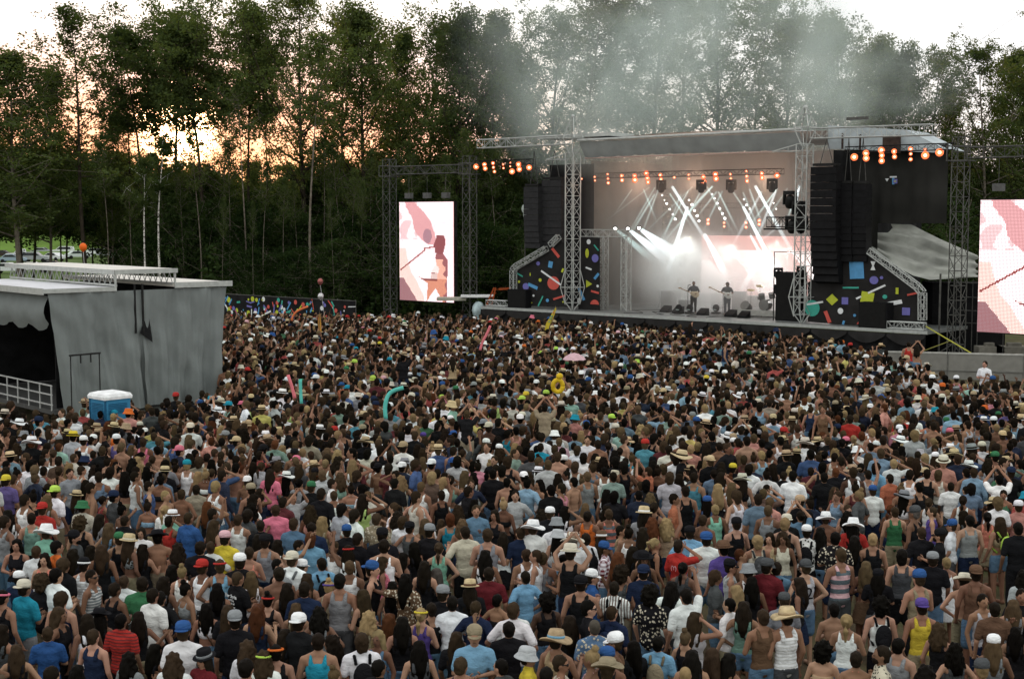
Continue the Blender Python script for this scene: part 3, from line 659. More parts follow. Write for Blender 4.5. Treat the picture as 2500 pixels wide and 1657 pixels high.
# printed wings
def shape(root, px, py, v, kind, col, w, h=0, rot=0, k=0):
    """one printed piece, given in photo pixels, lying on the wing cloth"""
    u, z = stg(px, py, v); c = S(u, v - .03 - .0015 * k, z); sc = F / (Vector(c) - CAMP).dot(FW); fx = 1 / sc * 1.16; fz = 1 / sc
    t = R(rot)
    if kind == 'c': pts = [(w * math.cos(a * .3927), (h or w) * math.sin(a * .3927)) for a in range(16)]
    elif kind == 'h': pts = [(w * math.cos(a * .3927), w * math.sin(a * .3927)) for a in range(9)]
    elif kind == 'r': pts = [(a * w / 2 * math.cos(t) - b * h / 2 * math.sin(t), a * w / 2 * math.sin(t) + b * h / 2 * math.cos(t)) for a, b in ((-1, -1), (1, -1), (1, 1), (-1, 1))]
    elif kind == 't': pts = [(w * math.cos(R(90 + rot) + a * 2.094), w * math.sin(R(90 + rot) + a * 2.094)) for a in range(3)]
    elif kind == 'g': pts = [(-.5 * w, -.5 * h), (.5 * w, -.5 * h), (.15 * w, 0), (.5 * w, .5 * h), (-.5 * w, .5 * h), (-.15 * w, 0)]
    m = MB(); m.prism([c + SU * (a * fx) + Vector((0, 0, b * fz)) for a, b in pts], SV * .012); m.build('printed_shape', CM[col], root)
def Q(z, o): return [(o[0] + x / 2.8, o[1] + y / 2.8) for x, y in z]
wl = thing('printed_wing', S(-3, .5, DZ), 'black cloth wing printed with coloured shapes left of the left tower', 'stage wing', 'confetti printed wings')
def wingcloth(poly, v, root, name='cloth'):
    pts = [S(*(lambda q: (q[0], v, q[1]))(stg(x, y, v))) for x, y in poly]
    m = MB(); m.prism(pts, SV * .03); m.build(name, M_SCRIM, root)
wingcloth([(1257, 714), (1257, 662), (1300, 632), (1368, 586), (1386, 600), (1386, 750), (1292, 747), (1292, 716)], .25, wl)
wingcloth([(1412, 580), (1464, 580), (1464, 757), (1412, 755)], .9, wl, 'inner_cloth')
OL = (1150, 260)
for k, (x, y, kd, c, w, h, ro) in enumerate(((460, 1073, 'c', 'violet', 14, 0, 0), (545, 1080, 'r', 'light_blue', 32, 44, -10), (580, 1000, 'r', 'red', 80, 20, -48), (628, 1120, 'r', 'yellow', 14, 28, -25), (548, 1170, 'r', 'white', 176, 12, -31),
        (335, 1150, 'r', 'teal', 52, 10, -25), (330, 1197, 'c', 'yellow', 9, 0, 0), (475, 1186, 'c', 'yellow', 12, 0, 0), (377, 1230, 'c', 'violet', 24, 0, 0), (425, 1228, 'r', 'light_blue', 76, 22, -20), (318, 1258, 'r', 'white', 12, 34, 25), (430, 1292, 'c', 'white', 8, 0, 0),
        (478, 1330, 'r', 'teal', 80, 10, 62), (525, 1325, 'c', 'light_blue', 12, 0, 0), (605, 1305, 'r', 'red', 92, 13, 18), (632, 1335, 'c', 'yellow', 6, 0, 0), (398, 1340, 't', 'yellow', 30, 0, -90), (408, 1147, 'r', 'yellow', 7, 20, 0), (565, 1207, 'c', 'red', 46, 0, 0))):
    p = Q([(x, y)], OL)[0]; shape(wl, p[0], p[1], .25, kd, c, w / 2.8, h / 2.8, ro, k if c != 'red' or kd != 'c' else 0)
for k, (x, y, kd, c, w, h, ro) in enumerate(((806, 925, 'c', 'white', 15, 17, 0), (795, 1003, 'c', 'yellow', 13, 32, 0), (850, 1037, 'c', 'violet', 25, 28, 0), (858, 965, 'r', 'teal', 52, 9, -48), (806, 1107, 'r', 'white', 46, 12, -18), (860, 1160, 'r', 'light_blue', 50, 18, 50), (803, 1212, 't', 'yellow', 30, 0, -90), (868, 1227, 'c', 'white', 9, 0, 0), (757, 1282, 'r', 'light_blue', 90, 20, -63), (850, 1268, 'r', 'red', 60, 14, -12), (848, 1352, 'h', 'red', 32, 0, 0), (742, 1325, 'c', 'white', 14, 18, 0))):
    p = Q([(x, y)], OL)[0]; shape(wl, p[0], p[1], .9, kd, c, w / 2.8, h / 2.8, ro, k)
wr = thing('printed_wing', S(19, .5, DZ), 'black cloth wing printed with coloured shapes under the right speaker columns', 'stage wing', 'confetti printed wings')
wingcloth([(1972, 785), (1972, 690), (2050, 640), (2118, 612), (2246, 708), (2246, 796), (2060, 793)], .3, wr)
OR = (1700, 260)
for k, (x, y, kd, c, w, h, ro) in enumerate(((793, 1378, 'c', 'teal', 50, 56, 0), (812, 1344, 'r', 'white', 110, 13, 12), (930, 1320, 'r', 'yellow', 56, 56, 45), (1018, 1328, 'r', 'violet', 42, 48, 0), (1170, 1312, 'r', 'yellow', 82, 88, -8), (1235, 1248, 'r', 'white', 124, 13, 28), (1112, 1306, 'r', 'white', 36, 13, 28), (1098, 1112, 'r', 'light_blue', 92, 130, 4), (1085, 1052, 'h', 'red', 25, 0, 0), (1058, 1238, 'r', 'teal', 104, 12, 2),
        (988, 1397, 'c', 'white', 18, 21, 0), (1085, 1427, 'c', 'light_blue', 10, 0, 0), (1182, 1400, 'c', 'white', 8, 0, 0), (1220, 1460, 'c', 'yellow', 15, 0, 0), (1133, 1470, 't', 'red', 36, 0, 0), (900, 1437, 'r', 'red', 84, 24, -68), (1292, 1300, 'c', 'teal', 15, 0, 0), (1350, 1343, 'r', 'white', 112, 28, 14), (1437, 1400, 'r', 'violet', 50, 52, 0), (1376, 1260, 'r', 'yellow', 18, 44, 0), (1483, 1280, 'r', 'red', 72, 13, 16), (1218, 1187, 'c', 'violet', 28, 0, 0), (1270, 1170, 'c', 'violet', 11, 0, 0), (1212, 1088, 'g', 'white', 32, 60, 0), (1010, 1476, 'r', 'light_blue', 14, 26, -15))):
    p = Q([(x, y)], OR)[0]; shape(wr, p[0], p[1], .3, kd, c, w / 2.8, h / 2.8, ro, k)
# bent truss frames round the wings
def bent(name, pxs, v, label):
    r = thing(name, S(*(lambda q: (q[0], v, DZ))(stg(*pxs[0], v))), label, 'truss', 'bent truss frames of the wings')
    pts = [S(*(lambda q: (q[0], v, q[1]))(stg(x, y, v))) for x, y in pxs]
    for a, b in zip(pts, pts[1:]): lattice('', a, b, .3, .34, M_ALU, None, None, parent=r, rc=.026, rb=.014)
bent('wing_frame', [(1253, 717), (1253, 660), (1258, 652), (1334, 607)], 0, 'bent truss frame of the left wing, its top sloping up to the right')
bent('wing_frame', [(2252, 781), (2252, 715), (2240, 700), (2123, 612)], 0, 'bent truss frame of the right wing, its top sloping down to the right')
lattice('loose_truss', S(*(lambda q: (q[0], 0, q[1]))(stg(1344, 598, 0))), S(*(lambda q: (q[0], 0, q[1]))(stg(1364, 578, 0))), .28, .34, M_ALU, 'short sloping truss end above the left wing frame', 'truss')
lattice('loose_truss', S(-6.5, -.3, 2.22), S(-4.9, -.3, 2.22), .32, .36, M_ALU, 'short bright truss lying on the left end of the deck', 'truss')
lattice('loose_truss', S(20.0, -.3, 2.2), S(21.9, -.3, 2.2), .32, .36, M_ALU, 'short bright truss lying on the right end of the deck', 'truss')
# subwoofers
def case(name, u0, u1, v0, v1, z0, z1, label, cat='speaker', m=None):
    r = thing(name, S((u0 + u1) / 2, v0, z0), label, cat)
    SB(MB(), u0, u1, v0, v1, z0, z1).build('cabinet', m or M_SPK, r)
    SB(MB(), u0 + .06, u1 - .06, v0 - .02, v0 - .003, z0 + .06, z1 - .06).build('grille', mat('speaker_grille', (.012, .012, .012), .6, .3), r)
case('subwoofer', -4.85, -3.4, -.3, .2, DZ, 3.1, 'square black subwoofer on the left end of the deck')
case('subwoofer', 18.5, 20.0, -.5, .2, DZ, 3.25, 'square black subwoofer in front of the right printed wing')
case('amplifier_rack', 12.95, 14.35, .9, 1.7, DZ, 4.55, 'tall black rack beside the drum riser at the foot of the right tower', 'rack')
case('amplifier_rack', 2.5, 3.1, 5.2, 5.9, DZ, 3.0, 'small black case behind the keyboard', 'case')
# line arrays
def line_array(px0, px1, ytop, ybot, v, n, curve, label, m=None):
    u0, zt = stg(px0, ytop, v); u1, _ = stg(px1, ytop, v); _, zb = stg((px0 + px1) / 2, ybot, v)
    r = thing('line_array', S((u0 + u1) / 2, v, zb), label, 'speaker column', 'hanging speaker columns')
    h = (zt - zb) / n; w = (u1 - u0) * .98
    M0 = Matrix.Translation(SO) @ Matrix.Rotation(STAGE_ROT, 4, 'Z')
    for k in range(n):
        t = max(0, (k / n - .35) / .65); ang = -curve * t * .5; sh = curve * t * t * 1.0
        M = M0 @ Matrix.Translation(Vector(((u0 + u1) / 2, v + sh, zt - h * (k + .5)))) @ Matrix.Rotation(ang, 4, 'X')
        MB().box((0, 0, 0), (w, .6, h * .95), M=M).build('speaker_cabinet', m or M_SPK, r)
    MB().box((0, 0, 0), (w * .9, .5, .12), M=M0 @ Matrix.Translation(Vector(((u0 + u1) / 2, v, zt + .1)))).build('rigging_frame', M_DARK, r)
    b = MB()
    for a in (.25, .75): b.bar(S(u0 + (u1 - u0) * a, v, zt + .1), S((u0 + u1) / 2, v, 11.3), .02, n=4)
    b.build('chain', M_GREYSTEEL, r)
line_array(1986, 2050, 408, 692, -.3, 15, .55, 'large black hanging speaker column right of the right tower, curved at its foot')
line_array(2054, 2087, 450, 640, .2, 11, .2, 'narrow black speaker column hanging in the middle of three at the right')
line_array(2088, 2123, 450, 640, .3, 11, .2, 'narrow black speaker column hanging outermost at the right')
MG = mat('grey_speaker_cloth', (.028, .028, .030), .9, 0, .2)  # greyer than the other speaker columns
line_array(1286, 1322, 456, 607, .2, 11, .2, 'dim grey-black speaker column hanging behind the white wrapped pole', MG)
line_array(1330, 1378, 440, 640, .6, 12, .3, 'dim black speaker column hanging beside the left tower', MG)
# a thin mast with a wrapped head
r = thing('camera_mast', on(1282, 752, 1.9), 'thin pole topped by a pale plastic-wrapped bundle left of the stage', 'mast')
p0 = r.location.copy(); Yp = p0.y
MB().bar((p0.x, Yp, 0), at(1282, 532, Yp), .035, n=6).build('pole', M_GREYSTEEL, r)
w = MB(); c = at(1282, 510, Yp); w.ell(c, (.22, .2, .3), 8, 6); w.ell(c + Vector((0.0, 0, -.36)), (.13, .12, .26), 7, 5); w.build('wrapping', mat('pale_plastic_wrap', (.48, .55, .52), .5, 0, .4, 5, bump=.8), r, True)

# ------------------------------------------------------------------ lamps
M_LAMP = mat('lamp_glow_core', (1, .9, .8), emit=(1, .50, .30), es=4.0); M_RING = mat('lamp_glow_ring', (1, .3, .1), emit=(1.0, .16, .06), es=1.1)
M_WLAMP = mat('white_lamp_glow', (1, 1, 1), emit=(1, .98, .92), es=5)
lc = MB().ell((0, 0, 0), (.085, .085, .085), 10, 6).mesh('lamp_bulb', True); lc.materials.append(M_LAMP)
lr = MB().lathe([(.08, .0), (.15, -.02), (.16, .05), (.09, .05)], n=14, M=Matrix.Rotation(R(90), 4, 'X')).mesh('lamp_halo_ring', True); lr.materials.append(M_RING)  # self-glowing ring round the bulb paints its orange halo
lh = MB().lathe([(.15, 0), (.17, .0), (.16, .16), (.06, .24), (.0, .24)], n=10, M=Matrix.Rotation(R(-90), 4, 'X')).mesh('lamp_can', True); lh.materials.append(M_DARK)
lw = MB().ell((0, 0, 0), (.1, .1, .09), 10, 6).mesh('white_lamp_lens', True); lw.materials.append(M_WLAMP)
lhw = lh
def lamp(x, y, v, o, label, group, s=1.0, white=False):
    px, py = o[0] + x / 2.8, o[1] + y / 2.8; u, z = stg(px, py, v)
    r = local('stage_lamp', label, 'lamp', group); r.location = S(u, v, z); d = CAMP - Vector(r.location); r.rotation_euler = (0, 0, math.atan2(-d.x, d.y) + math.pi); s *= .86; r.scale = (s, s, s)
    for nm, me in ((('lens', lw), ('housing', lh)) if white else (('bulb', lc), ('halo_ring', lr), ('housing', lh))):
        q = bpy.data.objects.new(nm, me); C.objects.link(q); q.parent = r
    r['keep'] = 1
    return r
def bar_of(u0, u1, v, z, label):
    return lattice('lamp_bar', S(u0, v, z), S(u1, v, z), .3, .45, M_DARK, label, 'truss', 'trusses carrying lamps', rc=.02, rb=.012)
bar_of(-7.9, -3.2, 0, 10.68, 'thin dark bar carrying small orange lamps under the left arm')
bar_of(17.4, 23.0, 0, 10.72, 'thin dark bar carrying small orange lamps under the right arm')
bar_of(-.9, 12.0, 3, 9.86, 'dark truss across the stage carrying the row of orange lamps')
bar_of(2.0, 12.5, 9, 8.1, 'truss in the haze at the back of the stage carrying faint lamps')
def group(lst, v, o, lab, grp):
    for i, q in enumerate(lst): lamp(q[0], q[1], v, o, lab(i, q), grp, q[2] if len(q) > 2 else 1)
ord_ = ('first', 'second', 'third', 'fourth', 'fifth', 'sixth', 'seventh', 'eighth', 'ninth', 'tenth', 'eleventh', 'twelfth', 'thirteenth', 'fourteenth', 'fifteenth', 'sixteenth', 'seventeenth', 'eighteenth', 'nineteenth', 'twentieth', 'twenty-first')
LA = sorted(((35, 412, 1.25), (92, 398, 1), (97, 425, 1), (150, 388, .8), (153, 417, .65), (160, 446, .7), (219, 398, .55), (222, 422, .5), (268, 410, .4), (268, 385, .4), (325, 397, 1.15), (330, 430, 1.15), (280, 445, 1.25), (397, 418, 1.2)))
group(LA, -.1, OL, lambda i, q: 'glowing orange lamp on the left outer bar, %s counting from its left end' % ord_[i], 'orange lamps on the left outer bar')
LM = [(757, 495, .4), (845, 482, .5), (847, 507, .45), (934, 463, .5), (936, 492, .6), (938, 523, .7), (1030, 475, .8), (1032, 505, .8), (1118, 475, .95), (1120, 503, 1.2), (1198, 455, 1.05), (1205, 488, 1), (1210, 518, .85), (1294, 470, .9), (1298, 500, .8), (1389, 485, .6), (1487, 468, .5), (1489, 495, .5), (1588, 480, .9), (1590, 514, 1.15), (1670, 465, 1.15), (1675, 495, 1.1)]
LM = [(x, y, s) for x, y, s in LM] + [(x + 550 * 2.8, y, s) for x, y, s in ((233, 465, .55), (236, 492, .5), (341, 442, .55), (344, 477, .65), (347, 510, .75), (447, 460, .85), (450, 488, .85), (552, 472, 1.15))]
ordn = lambda i: ord_[i] if i < 21 else ('twenty-second', 'twenty-third', 'twenty-fourth', 'twenty-fifth', 'twenty-sixth', 'twenty-seventh', 'twenty-eighth', 'twenty-ninth', 'thirtieth')[i - 21]
group(LM, 3, OL, lambda i, q: 'orange lamp on the truss across the stage, %s counting from its left end' % ordn(i), 'orange lamps across the stage')
RA = [(1080, 347, 1.3), (1160, 320, 1.15), (1161, 355, 1.15), (1266, 300, 1.2), (1268, 336, .95), (1267, 373, 1.05), (1353, 308, .95), (1355, 345, .85), (1465, 291, .8), (1466, 325, .6), (1465, 362, .7), (1564, 297, .6), (1565, 335, 1.35), (1663, 315, 1.4)]
group(RA, -.1, OR, lambda i, q: 'glowing orange lamp on the right outer bar, %s counting from its left end' % ord_[i], 'orange lamps on the right outer bar')
LB = [(1620, 775, .8), (1620, 800, .8), (1730, 763, .6), (1730, 795, .6), (1730, 820, .6), (1970, 780, .8), (1970, 805, .75), (1880, 795, .7), (1880, 825, .7)]
group(LB, 8.6, OL, lambda i, q: 'faint orange lamp in the haze above the back screen, %s from the left' % ord_[i], 'faint orange lamps above the back screen')
WL = [(1307, 608, .7), (1322, 640, .6), (1337, 665, 1.0), (1358, 703, .9), (1379, 738, .8), (1396, 770, 1.2), (1510, 672, 1.3), (1527, 712, 1.1), (1545, 747, 1.25), (1558, 783, 1.2), (1490, 640, .7), (1648, 600, .7), (1002, 708, 1.2), (1072, 836, 1.6), (1148, 832, 1.6), (986, 836, 1.6)]
WL += [(x + 1540, y, s) for x, y, s in ((143, 662, 1), (160, 697, 1.1), (178, 732, 1.1), (195, 765, 1.2), (125, 628, .7), (325, 635, .7), (343, 673, .9), (18, 783, 1.1), (365, 700, .7), (528, 660, .6), (545, 700, .7))]
for i, q in enumerate(WL): lamp(q[0], q[1], 7.5 if q[1] < 800 else 2.6, OL, 'small white lamp in the stage haze, %s of them from the left' % (ord_ + ('twenty-second', 'twenty-third', 'twenty-fourth', 'twenty-fifth', 'twenty-sixth', 'twenty-seventh'))[sorted(range(len(WL)), key=lambda k: WL[k][0]).index(i)], 'white lamps in the stage haze', q[2] * .72, True)
# moving heads and pole lamps
def moving_head(px, py, v, label, s=1.0, tilt=.4):
    u, z = stg(px, py, v); r = local('moving_light', label, 'spotlight', 'black moving spotlights'); r.location = S(u, v, z); r.rotation_euler = (0, 0, STAGE_ROT); r.scale = (s, s, s)
    b = MB().box((0, 0, .28), (.34, .3, .12)); b.box((-.2, 0, .08), (.05, .14, .36)); b.box((.2, 0, .08), (.05, .14, .36)); link('yoke', b.mesh('yoke'), M_DARK, r, (0, 0, 0))
    h = MB().lathe([(.08, .22), (.14, .14), (.15, -.12), (.13, -.2), (.0, -.2)], n=10, M=Matrix.Rotation(tilt, 4, 'Y') @ Matrix.Rotation(.5, 4, 'X')); link('head', h.mesh('head', True), M_DARK, r, (0, 0, 0))
for i, (x, y) in enumerate(((1300, 555), (1712, 555), (1785, 555), (1885, 550))): moving_head(1150 + x / 2.8 if x < 1700 else x, 260 + y / 2.8 if x < 1700 else 260 + y / 2.8, 3, 'dark moving light under the lamp truss, %s from the left' % ord_[i], 1.3)
for i, (x, y) in enumerate(((560, 1150), (560, 1265), (718, 1140), (718, 1255))): moving_head(1700 + x / 2.8, 260 + y / 2.8, 1.2, 'black spotlight on the pole left of the right tower, %s' % ('upper one at its left', 'lower one at its left', 'upper one at its right', 'lower one at its right')[i], 1.1)
for i, (x, y) in enumerate(((655, 820), (715, 820), (640, 650), (700, 720))): moving_head(1700 + x / 2.8, 260 + y / 2.8, .2, 'large black spotlight hung on the ledge half way up the right tower, %s' % ord_[i], 1.6)
r = thing('tower_ledge', S(14.2, .2, 7), 'dark ledge of trussing half way up the right tower', 'truss')
(lattice('', S(12.9, .2, 7.15), S(15.8, .2, 7.15), .5, .45, M_DARK, None, None, parent=r)); SB(MB(), 12.7, 15.8, 0, .5, 6.75, 6.83).build('shelf', M_DARK, r)
r = thing('lamp_pole', S(12.9, 1.1, DZ), 'thin black pole frame holding lamps above the tall black rack', 'pole')
MB().bar(S(12.86, .85, DZ), S(12.86, .85, 5.6), .03, n=6).bar(S(12.86, .85, 5.6), S(15, .85, 5.6), .02, n=6).build('pole', M_DARK, r)
for i, px in enumerate((1657, 1684, 1748)):
    p = on(px, 766, DZ); r = local('floor_light', 'round black lamp on the deck edge, %s of three from the left' % ord_[i], 'lamp', 'round black floor lamps'); r.location = p; r.rotation_euler = (0, 0, STAGE_ROT)
    link('base', MB().box((0, 0, .05), (.4, .35, .1)).mesh('b'), M_DARK, r, (0, 0, 0)); link('head', MB().ell((0, 0, .32), (.2, .2, .22)).mesh('h', True), M_SPK, r, (0, 0, 0)); link('lens', MB().ell((0, -.1, .24), (.13, .12, .05)).mesh('l', True), mat('dim_lens', (.3, .35, .33), .2), r, (0, 0, 0))

# ------------------------------------------------------------------ video screens (the picture on them is theirs)
def emit_attr(name, st_, grid=True):
    m = bpy.data.materials.new(name); m.use_nodes = True; t = m.node_tree; b = t.nodes['Principled BSDF']; b.inputs['Base Color'].default_value = (.02, .02, .02, 1); b.inputs['Roughness'].default_value = .6
    a = t.nodes.new('ShaderNodeAttribute'); a.attribute_name = 'Col'; t.links.new(a.outputs['Color'], b.inputs['Emission Color']); b.inputs['Emission Strength'].default_value = st_
    return m
M_LED = emit_attr('led_pixels', 1.0)
def poly_in(x, y, poly):
    c = False; j = len(poly) - 1
    for i in range(len(poly)):
        if (poly[i][1] > y) != (poly[j][1] > y) and x < (poly[j][0] - poly[i][0]) * (y - poly[i][1]) / (poly[j][1] - poly[i][1]) + poly[i][0]: c = not c
        j = i
    return c
def seg_d(x, y, a, b):
    ax, ay = a; bx, by = b; t = max(0, min(1, ((x - ax) * (bx - ax) + (y - ay) * (by - ay)) / ((bx - ax) ** 2 + (by - ay) ** 2))); return math.hypot(x - ax - t * (bx - ax), y - ay - t * (by - ay))
HEADP = [(345, 300), (405, 300), (420, 330), (418, 400), (400, 470), (330, 465), (325, 410), (312, 405), (328, 360)]
BODYP = [(340, 460), (400, 465), (440, 520), (440, 620), (430, 900), (400, 905), (330, 780), (250, 905), (262, 740), (200, 700), (180, 680), (230, 700), (285, 700), (300, 620), (340, 560), (330, 500)]
def concert(x, y):                       # x in 0..495, y in 0..905 (down), linear colour
    c = [1.5, 1.25, 1.28]
    n = mnoise.noise((x * .006, y * .006, 1.3)); n2 = mnoise.noise((x * .012, y * .012, 9))
    if 100 < x + (300 - y) * .15 < 330 and y < 430 + n * 80 and abs((x - 140) - y * .55 + 40 + n * 60) < 75: c = [.95, .50, .52]
    elif x < 170 and y < 340 and n2 > .0: c = [1.1, .82, .84]
    if math.hypot(x - 260, (y - 310) * .6) < 40: c = [.45, .28, .34]
    if x < 260 and abs(x - 40 - (y - 560) * .3) < 60 + 50 * n and 420 < y: c = [1.3, .95, .85]
    if y > 700 and x < (y - 640) * .62: c = [.34, .20, .22]
    if seg_d(x, y, (10, 625), (235, 440)) < 6 or seg_d(x, y, (230, 425), (330, 405)) < 6: c = [.30, .07, .06]
    if poly_in(x, y, HEADP): c = [.24, .07, .08]
    elif poly_in(x, y, BODYP):
        c = ([1.15, .62, .46] if y < 700 else [.85, .36, .22]) if y > 520 and x < 415 + n2 * 60 else [.32, .12, .13]
        if 560 < y < 700 and x < 350 + n2 * 40: c = [1.4, 1.1, 1.05]
        if 640 < y < 720 and x < 345: c = [.95, .78, .72] if y - 640 > (345 - x) * .3 and y < 700 else [.2, .05, .04]
    return c
def wallart(x, y):
    n = mnoise.noise((x * .004, y * .004, 5.0)); c = [1.9, 1.62, 1.55]
    if abs((x - y * .8) - 20 + n * 50) < 60: c = [.95, .42, .36]
    if abs((x - y * .75) - 330) < 48: c = [.80, .36, .30]
    if y < 110 and x < 120 + 60 * n: c = [.95, .40, .34]
    if y < 60: c = [1.1, .55, .48]
    if abs(x - 560) < 40: c = [3, 2.9, 2.9]
    return c
def led_screen(name, u0, u1, v, z0, z1, nx, nz, fn, W, H, label, parent=None):
    r = parent or thing(name, S((u0 + u1) / 2, v, z0), label, 'video screen', 'giant video screens')
    SB(MB(), u0 - .04, u1 + .04, v + .04, v + .3, z0 - .05, z1 + .05).build('frame', M_DARK, r)
    vs = []; fs = []; cols = []; du = (u1 - u0) / nx; dz = (z1 - z0) / nz
    for j in range(nz):
        for i in range(nx):
            a = u0 + i * du; b = z1 - (j + 1) * dz; c = fn((i + .5) / nx * W, (j + .5) / nz * H); o = len(vs); g = .10
            vs += [S(a + du * g, v, b + dz * g), S(a + du * (1 - g), v, b + dz * g), S(a + du * (1 - g), v, b + dz * (1 - g)), S(a + du * g, v, b + dz * (1 - g))]; fs.append((o, o + 1, o + 2, o + 3)); cols += [(*c, 1)] * 4
    me = bpy.data.meshes.new('led_pixels'); me.from_pydata(vs, [], fs); at_ = me.color_attributes.new('Col', 'FLOAT_COLOR', 'CORNER'); at_.data.foreach_set('color', [q for c in cols for q in c])
    o = link('led_pixel_field', me, M_LED, r); o['kind'] = 'stuff'
    SB(MB(), u0, u1, v + .01, v + .03, z0, z1).build('backing_panel', mat('screen_red_backing', (.05, .02, .02), .6, emit=(.55, .12, .12), es=.5), r)
    return r
led_screen('video_screen', -14.5, -9.64, 0, 2.07, 8.37, 74, 96, concert, 495, 905, 'portrait video screen left of the stage showing a guitarist at a microphone')
led_screen('video_screen', 24.35, 29.2, 0, 2.07, 8.2, 74, 96, concert, 495, 905, 'portrait video screen cut by the right edge, showing pink and white stage light')
led_screen('back_screen', 2.8, 12.2, 9.0, 2.75, 6.3, 130, 50, wallart, 640, 260, 'wide pink and white video wall glowing at the back of the stage')
M_TWR = M_GREYSTEEL
for u, lb in ((-15.6, 'dark lattice tower left of the left video screen'), (-8.45, 'dark lattice tower between the left video screen and the stage'), (23.25, 'dark lattice tower left of the right video screen'), (30.6, 'dark lattice tower right of the right video screen, outside the picture')):
    t = lattice('screen_tower', S(u, .2, 0), S(u, .2, 11.15), .62, .7, M_TWR, lb, 'truss tower', 'dark towers holding the video screens', rc=.028, rb=.016)
    b = MB()
    for a in (-.5, .5): b.bar(S(u + a, -.25, 10.05), S(u + a, .65, 10.05), .04, n=4).bar(S(u + a, -.25, 10.05), S(u + a, -.25, 10.75), .03, n=4).bar(S(u - .55, a * .8 + .2, 10.72), S(u + .55, a * .8 + .2, 10.72), .04, n=4).bar(S(u - .55, a * .8 + .2, 10.05), S(u + .55, a * .8 + .2, 10.05), .04, n=4)
    b.build('sleeve_block', M_TWR, t)
    for s_ in (-1, 1): MB().bar(S(u, .2, 1.5), S(u + s_ * 1.8, .2 - 1.2, .05), .03, n=5).build('outrigger', M_TWR, t)
lattice('screen_beam', S(-15.2, .2, 10.4), S(-8.8, .2, 10.4), .5, .62, M_TWR, 'dark horizontal truss above the left video screen', 'truss', 'beams over the video screens')
lattice('screen_beam', S(23.6, .2, 10.4), S(31, .2, 10.4), .5, .62, M_TWR, 'dark horizontal truss above the right video screen, cut by the picture edge', 'truss', 'beams over the video screens')
for u0, lb in ((-14.5, 'hoist motors and chains above the left screen'), (24.35, 'hoist motors and chains above the right screen')):
    r = thing('screen_hoist', S(u0 + 2.4, 0, 8.5), lb, 'hoist')
    for k in range(3): u = u0 + .8 + 1.65 * k; MB().bar(S(u, .1, 10.15), S(u, .1, 9.0), .015, n=4).build('chain', M_TWR, r); SB(MB(), u - .25, u + .25, -.05, .25, 8.6, 8.95).build('motor', mat('grey_hoist_motor', (.10, .10, .10), .6), r)
r = thing('yellow_strap', S(22.3, 1, 2.2), 'yellow ratchet strap running down from the deck to the concrete weights', 'strap')
MB().bar(S(21.9, -.2, 2.2), S(25.4, -1.6, .9), .03, n=4).build('webbing', mat('yellow_webbing', (.45, .45, .08), .7), r)
r = thing('yellow_strap', S(22.5, 1, 1), 'shorter dull yellow strap left of the first one', 'strap')
MB().bar(S(23.2, -.2, 1.6), S(21.8, -1.4, .9), .025, n=4).build('webbing', mat('dull_yellow_webbing', (.25, .24, .07), .7), r)
# concrete weights behind the barrier
M_CONC = mat('concrete', (.20, .19, .165), .9, 0, .2, 4, bump=.4)
for i, (px, py, w, h, lb) in enumerate(((2275, 868, 1.0, 1.3, 'first from the left, low behind the barrier'), (2410, 875, 1.1, 1.25, 'second, under the foot of the yellow strap'), (2415, 842, 1.2, 1.9, 'third, darker block below the screen'), (2475, 842, 1.9, 1.85, 'fourth and widest, below the right screen'))):
    Y = 66.5 + (i > 1) * 1.2; p = at(px, py, Y); r = thing('concrete_block', (p.x, Y, 0), 'lifting concrete weight block, ' + lb, 'concrete block', 'concrete weights under the right screen')
    MB().box((p.x, Y, p.z / 2 - .05), (w, .8, p.z)).build('block', M_CONC, r); MB().box((p.x, Y, p.z + .03), (w * .35, .3, .16)).build('lifting_lug', M_CONC, r)
# crowd barrier at the right
bp0 = Vector((13.6, 66.6, 0)); bd = Vector((26.5, 63.2, 0)) - bp0; bn = bd.normalized()
for k in range(4):
    a = bp0 + bn * (k * 3.3 + .01); b = bp0 + bn * (k * 3.3 + 3.28); r = thing('barrier_panel', a, 'grey corrugated crowd barrier panel, %s from the left in front of the right screen' % ord_[k], 'barrier', 'grey crowd barrier at the right'); pr = Vector((-bn.y, bn.x, 0))
    MB().prism([a, b, b + Vector((0, 0, 1.16)), a + Vector((0, 0, 1.16))], pr * .06).build('sheet', mat('grey_barrier_sheet', (.21, .205, .19), .7, 0, .12, 3), r)
    MB().box((a + b) * .5 + Vector((0, 0, 1.2)) + pr * .03, ((b - a).length, .12, .07), math.atan2(bn.y, bn.x)).build('top_rail', mat('pale_rail', (.42, .42, .40), .6), r)
    MB().box((a + b) * .5 + Vector((0, 0, .40)) - pr * .03, ((b - a).length, .04, .04), math.atan2(bn.y, bn.x)).build('lower_rail', mat('grey_rail', (.15, .15, .14), .7), r)
    MB().bar(a - pr * .02, a - pr * .02 + Vector((0, 0, 1.15)), .03, n=5).build('seam_post', mat('grey_rail', (.15, .15, .14)), r)
# pit barrier in front of the stage, mostly hidden by heads
r = thing('pit_barrier', S(8, -3, 0), 'low black pit barrier along the foot of the stage', 'barrier'); SB(MB(), -6, 15.5, -2.9, -2.82, 0, 1.1).build('sheet', M_DARK, r)

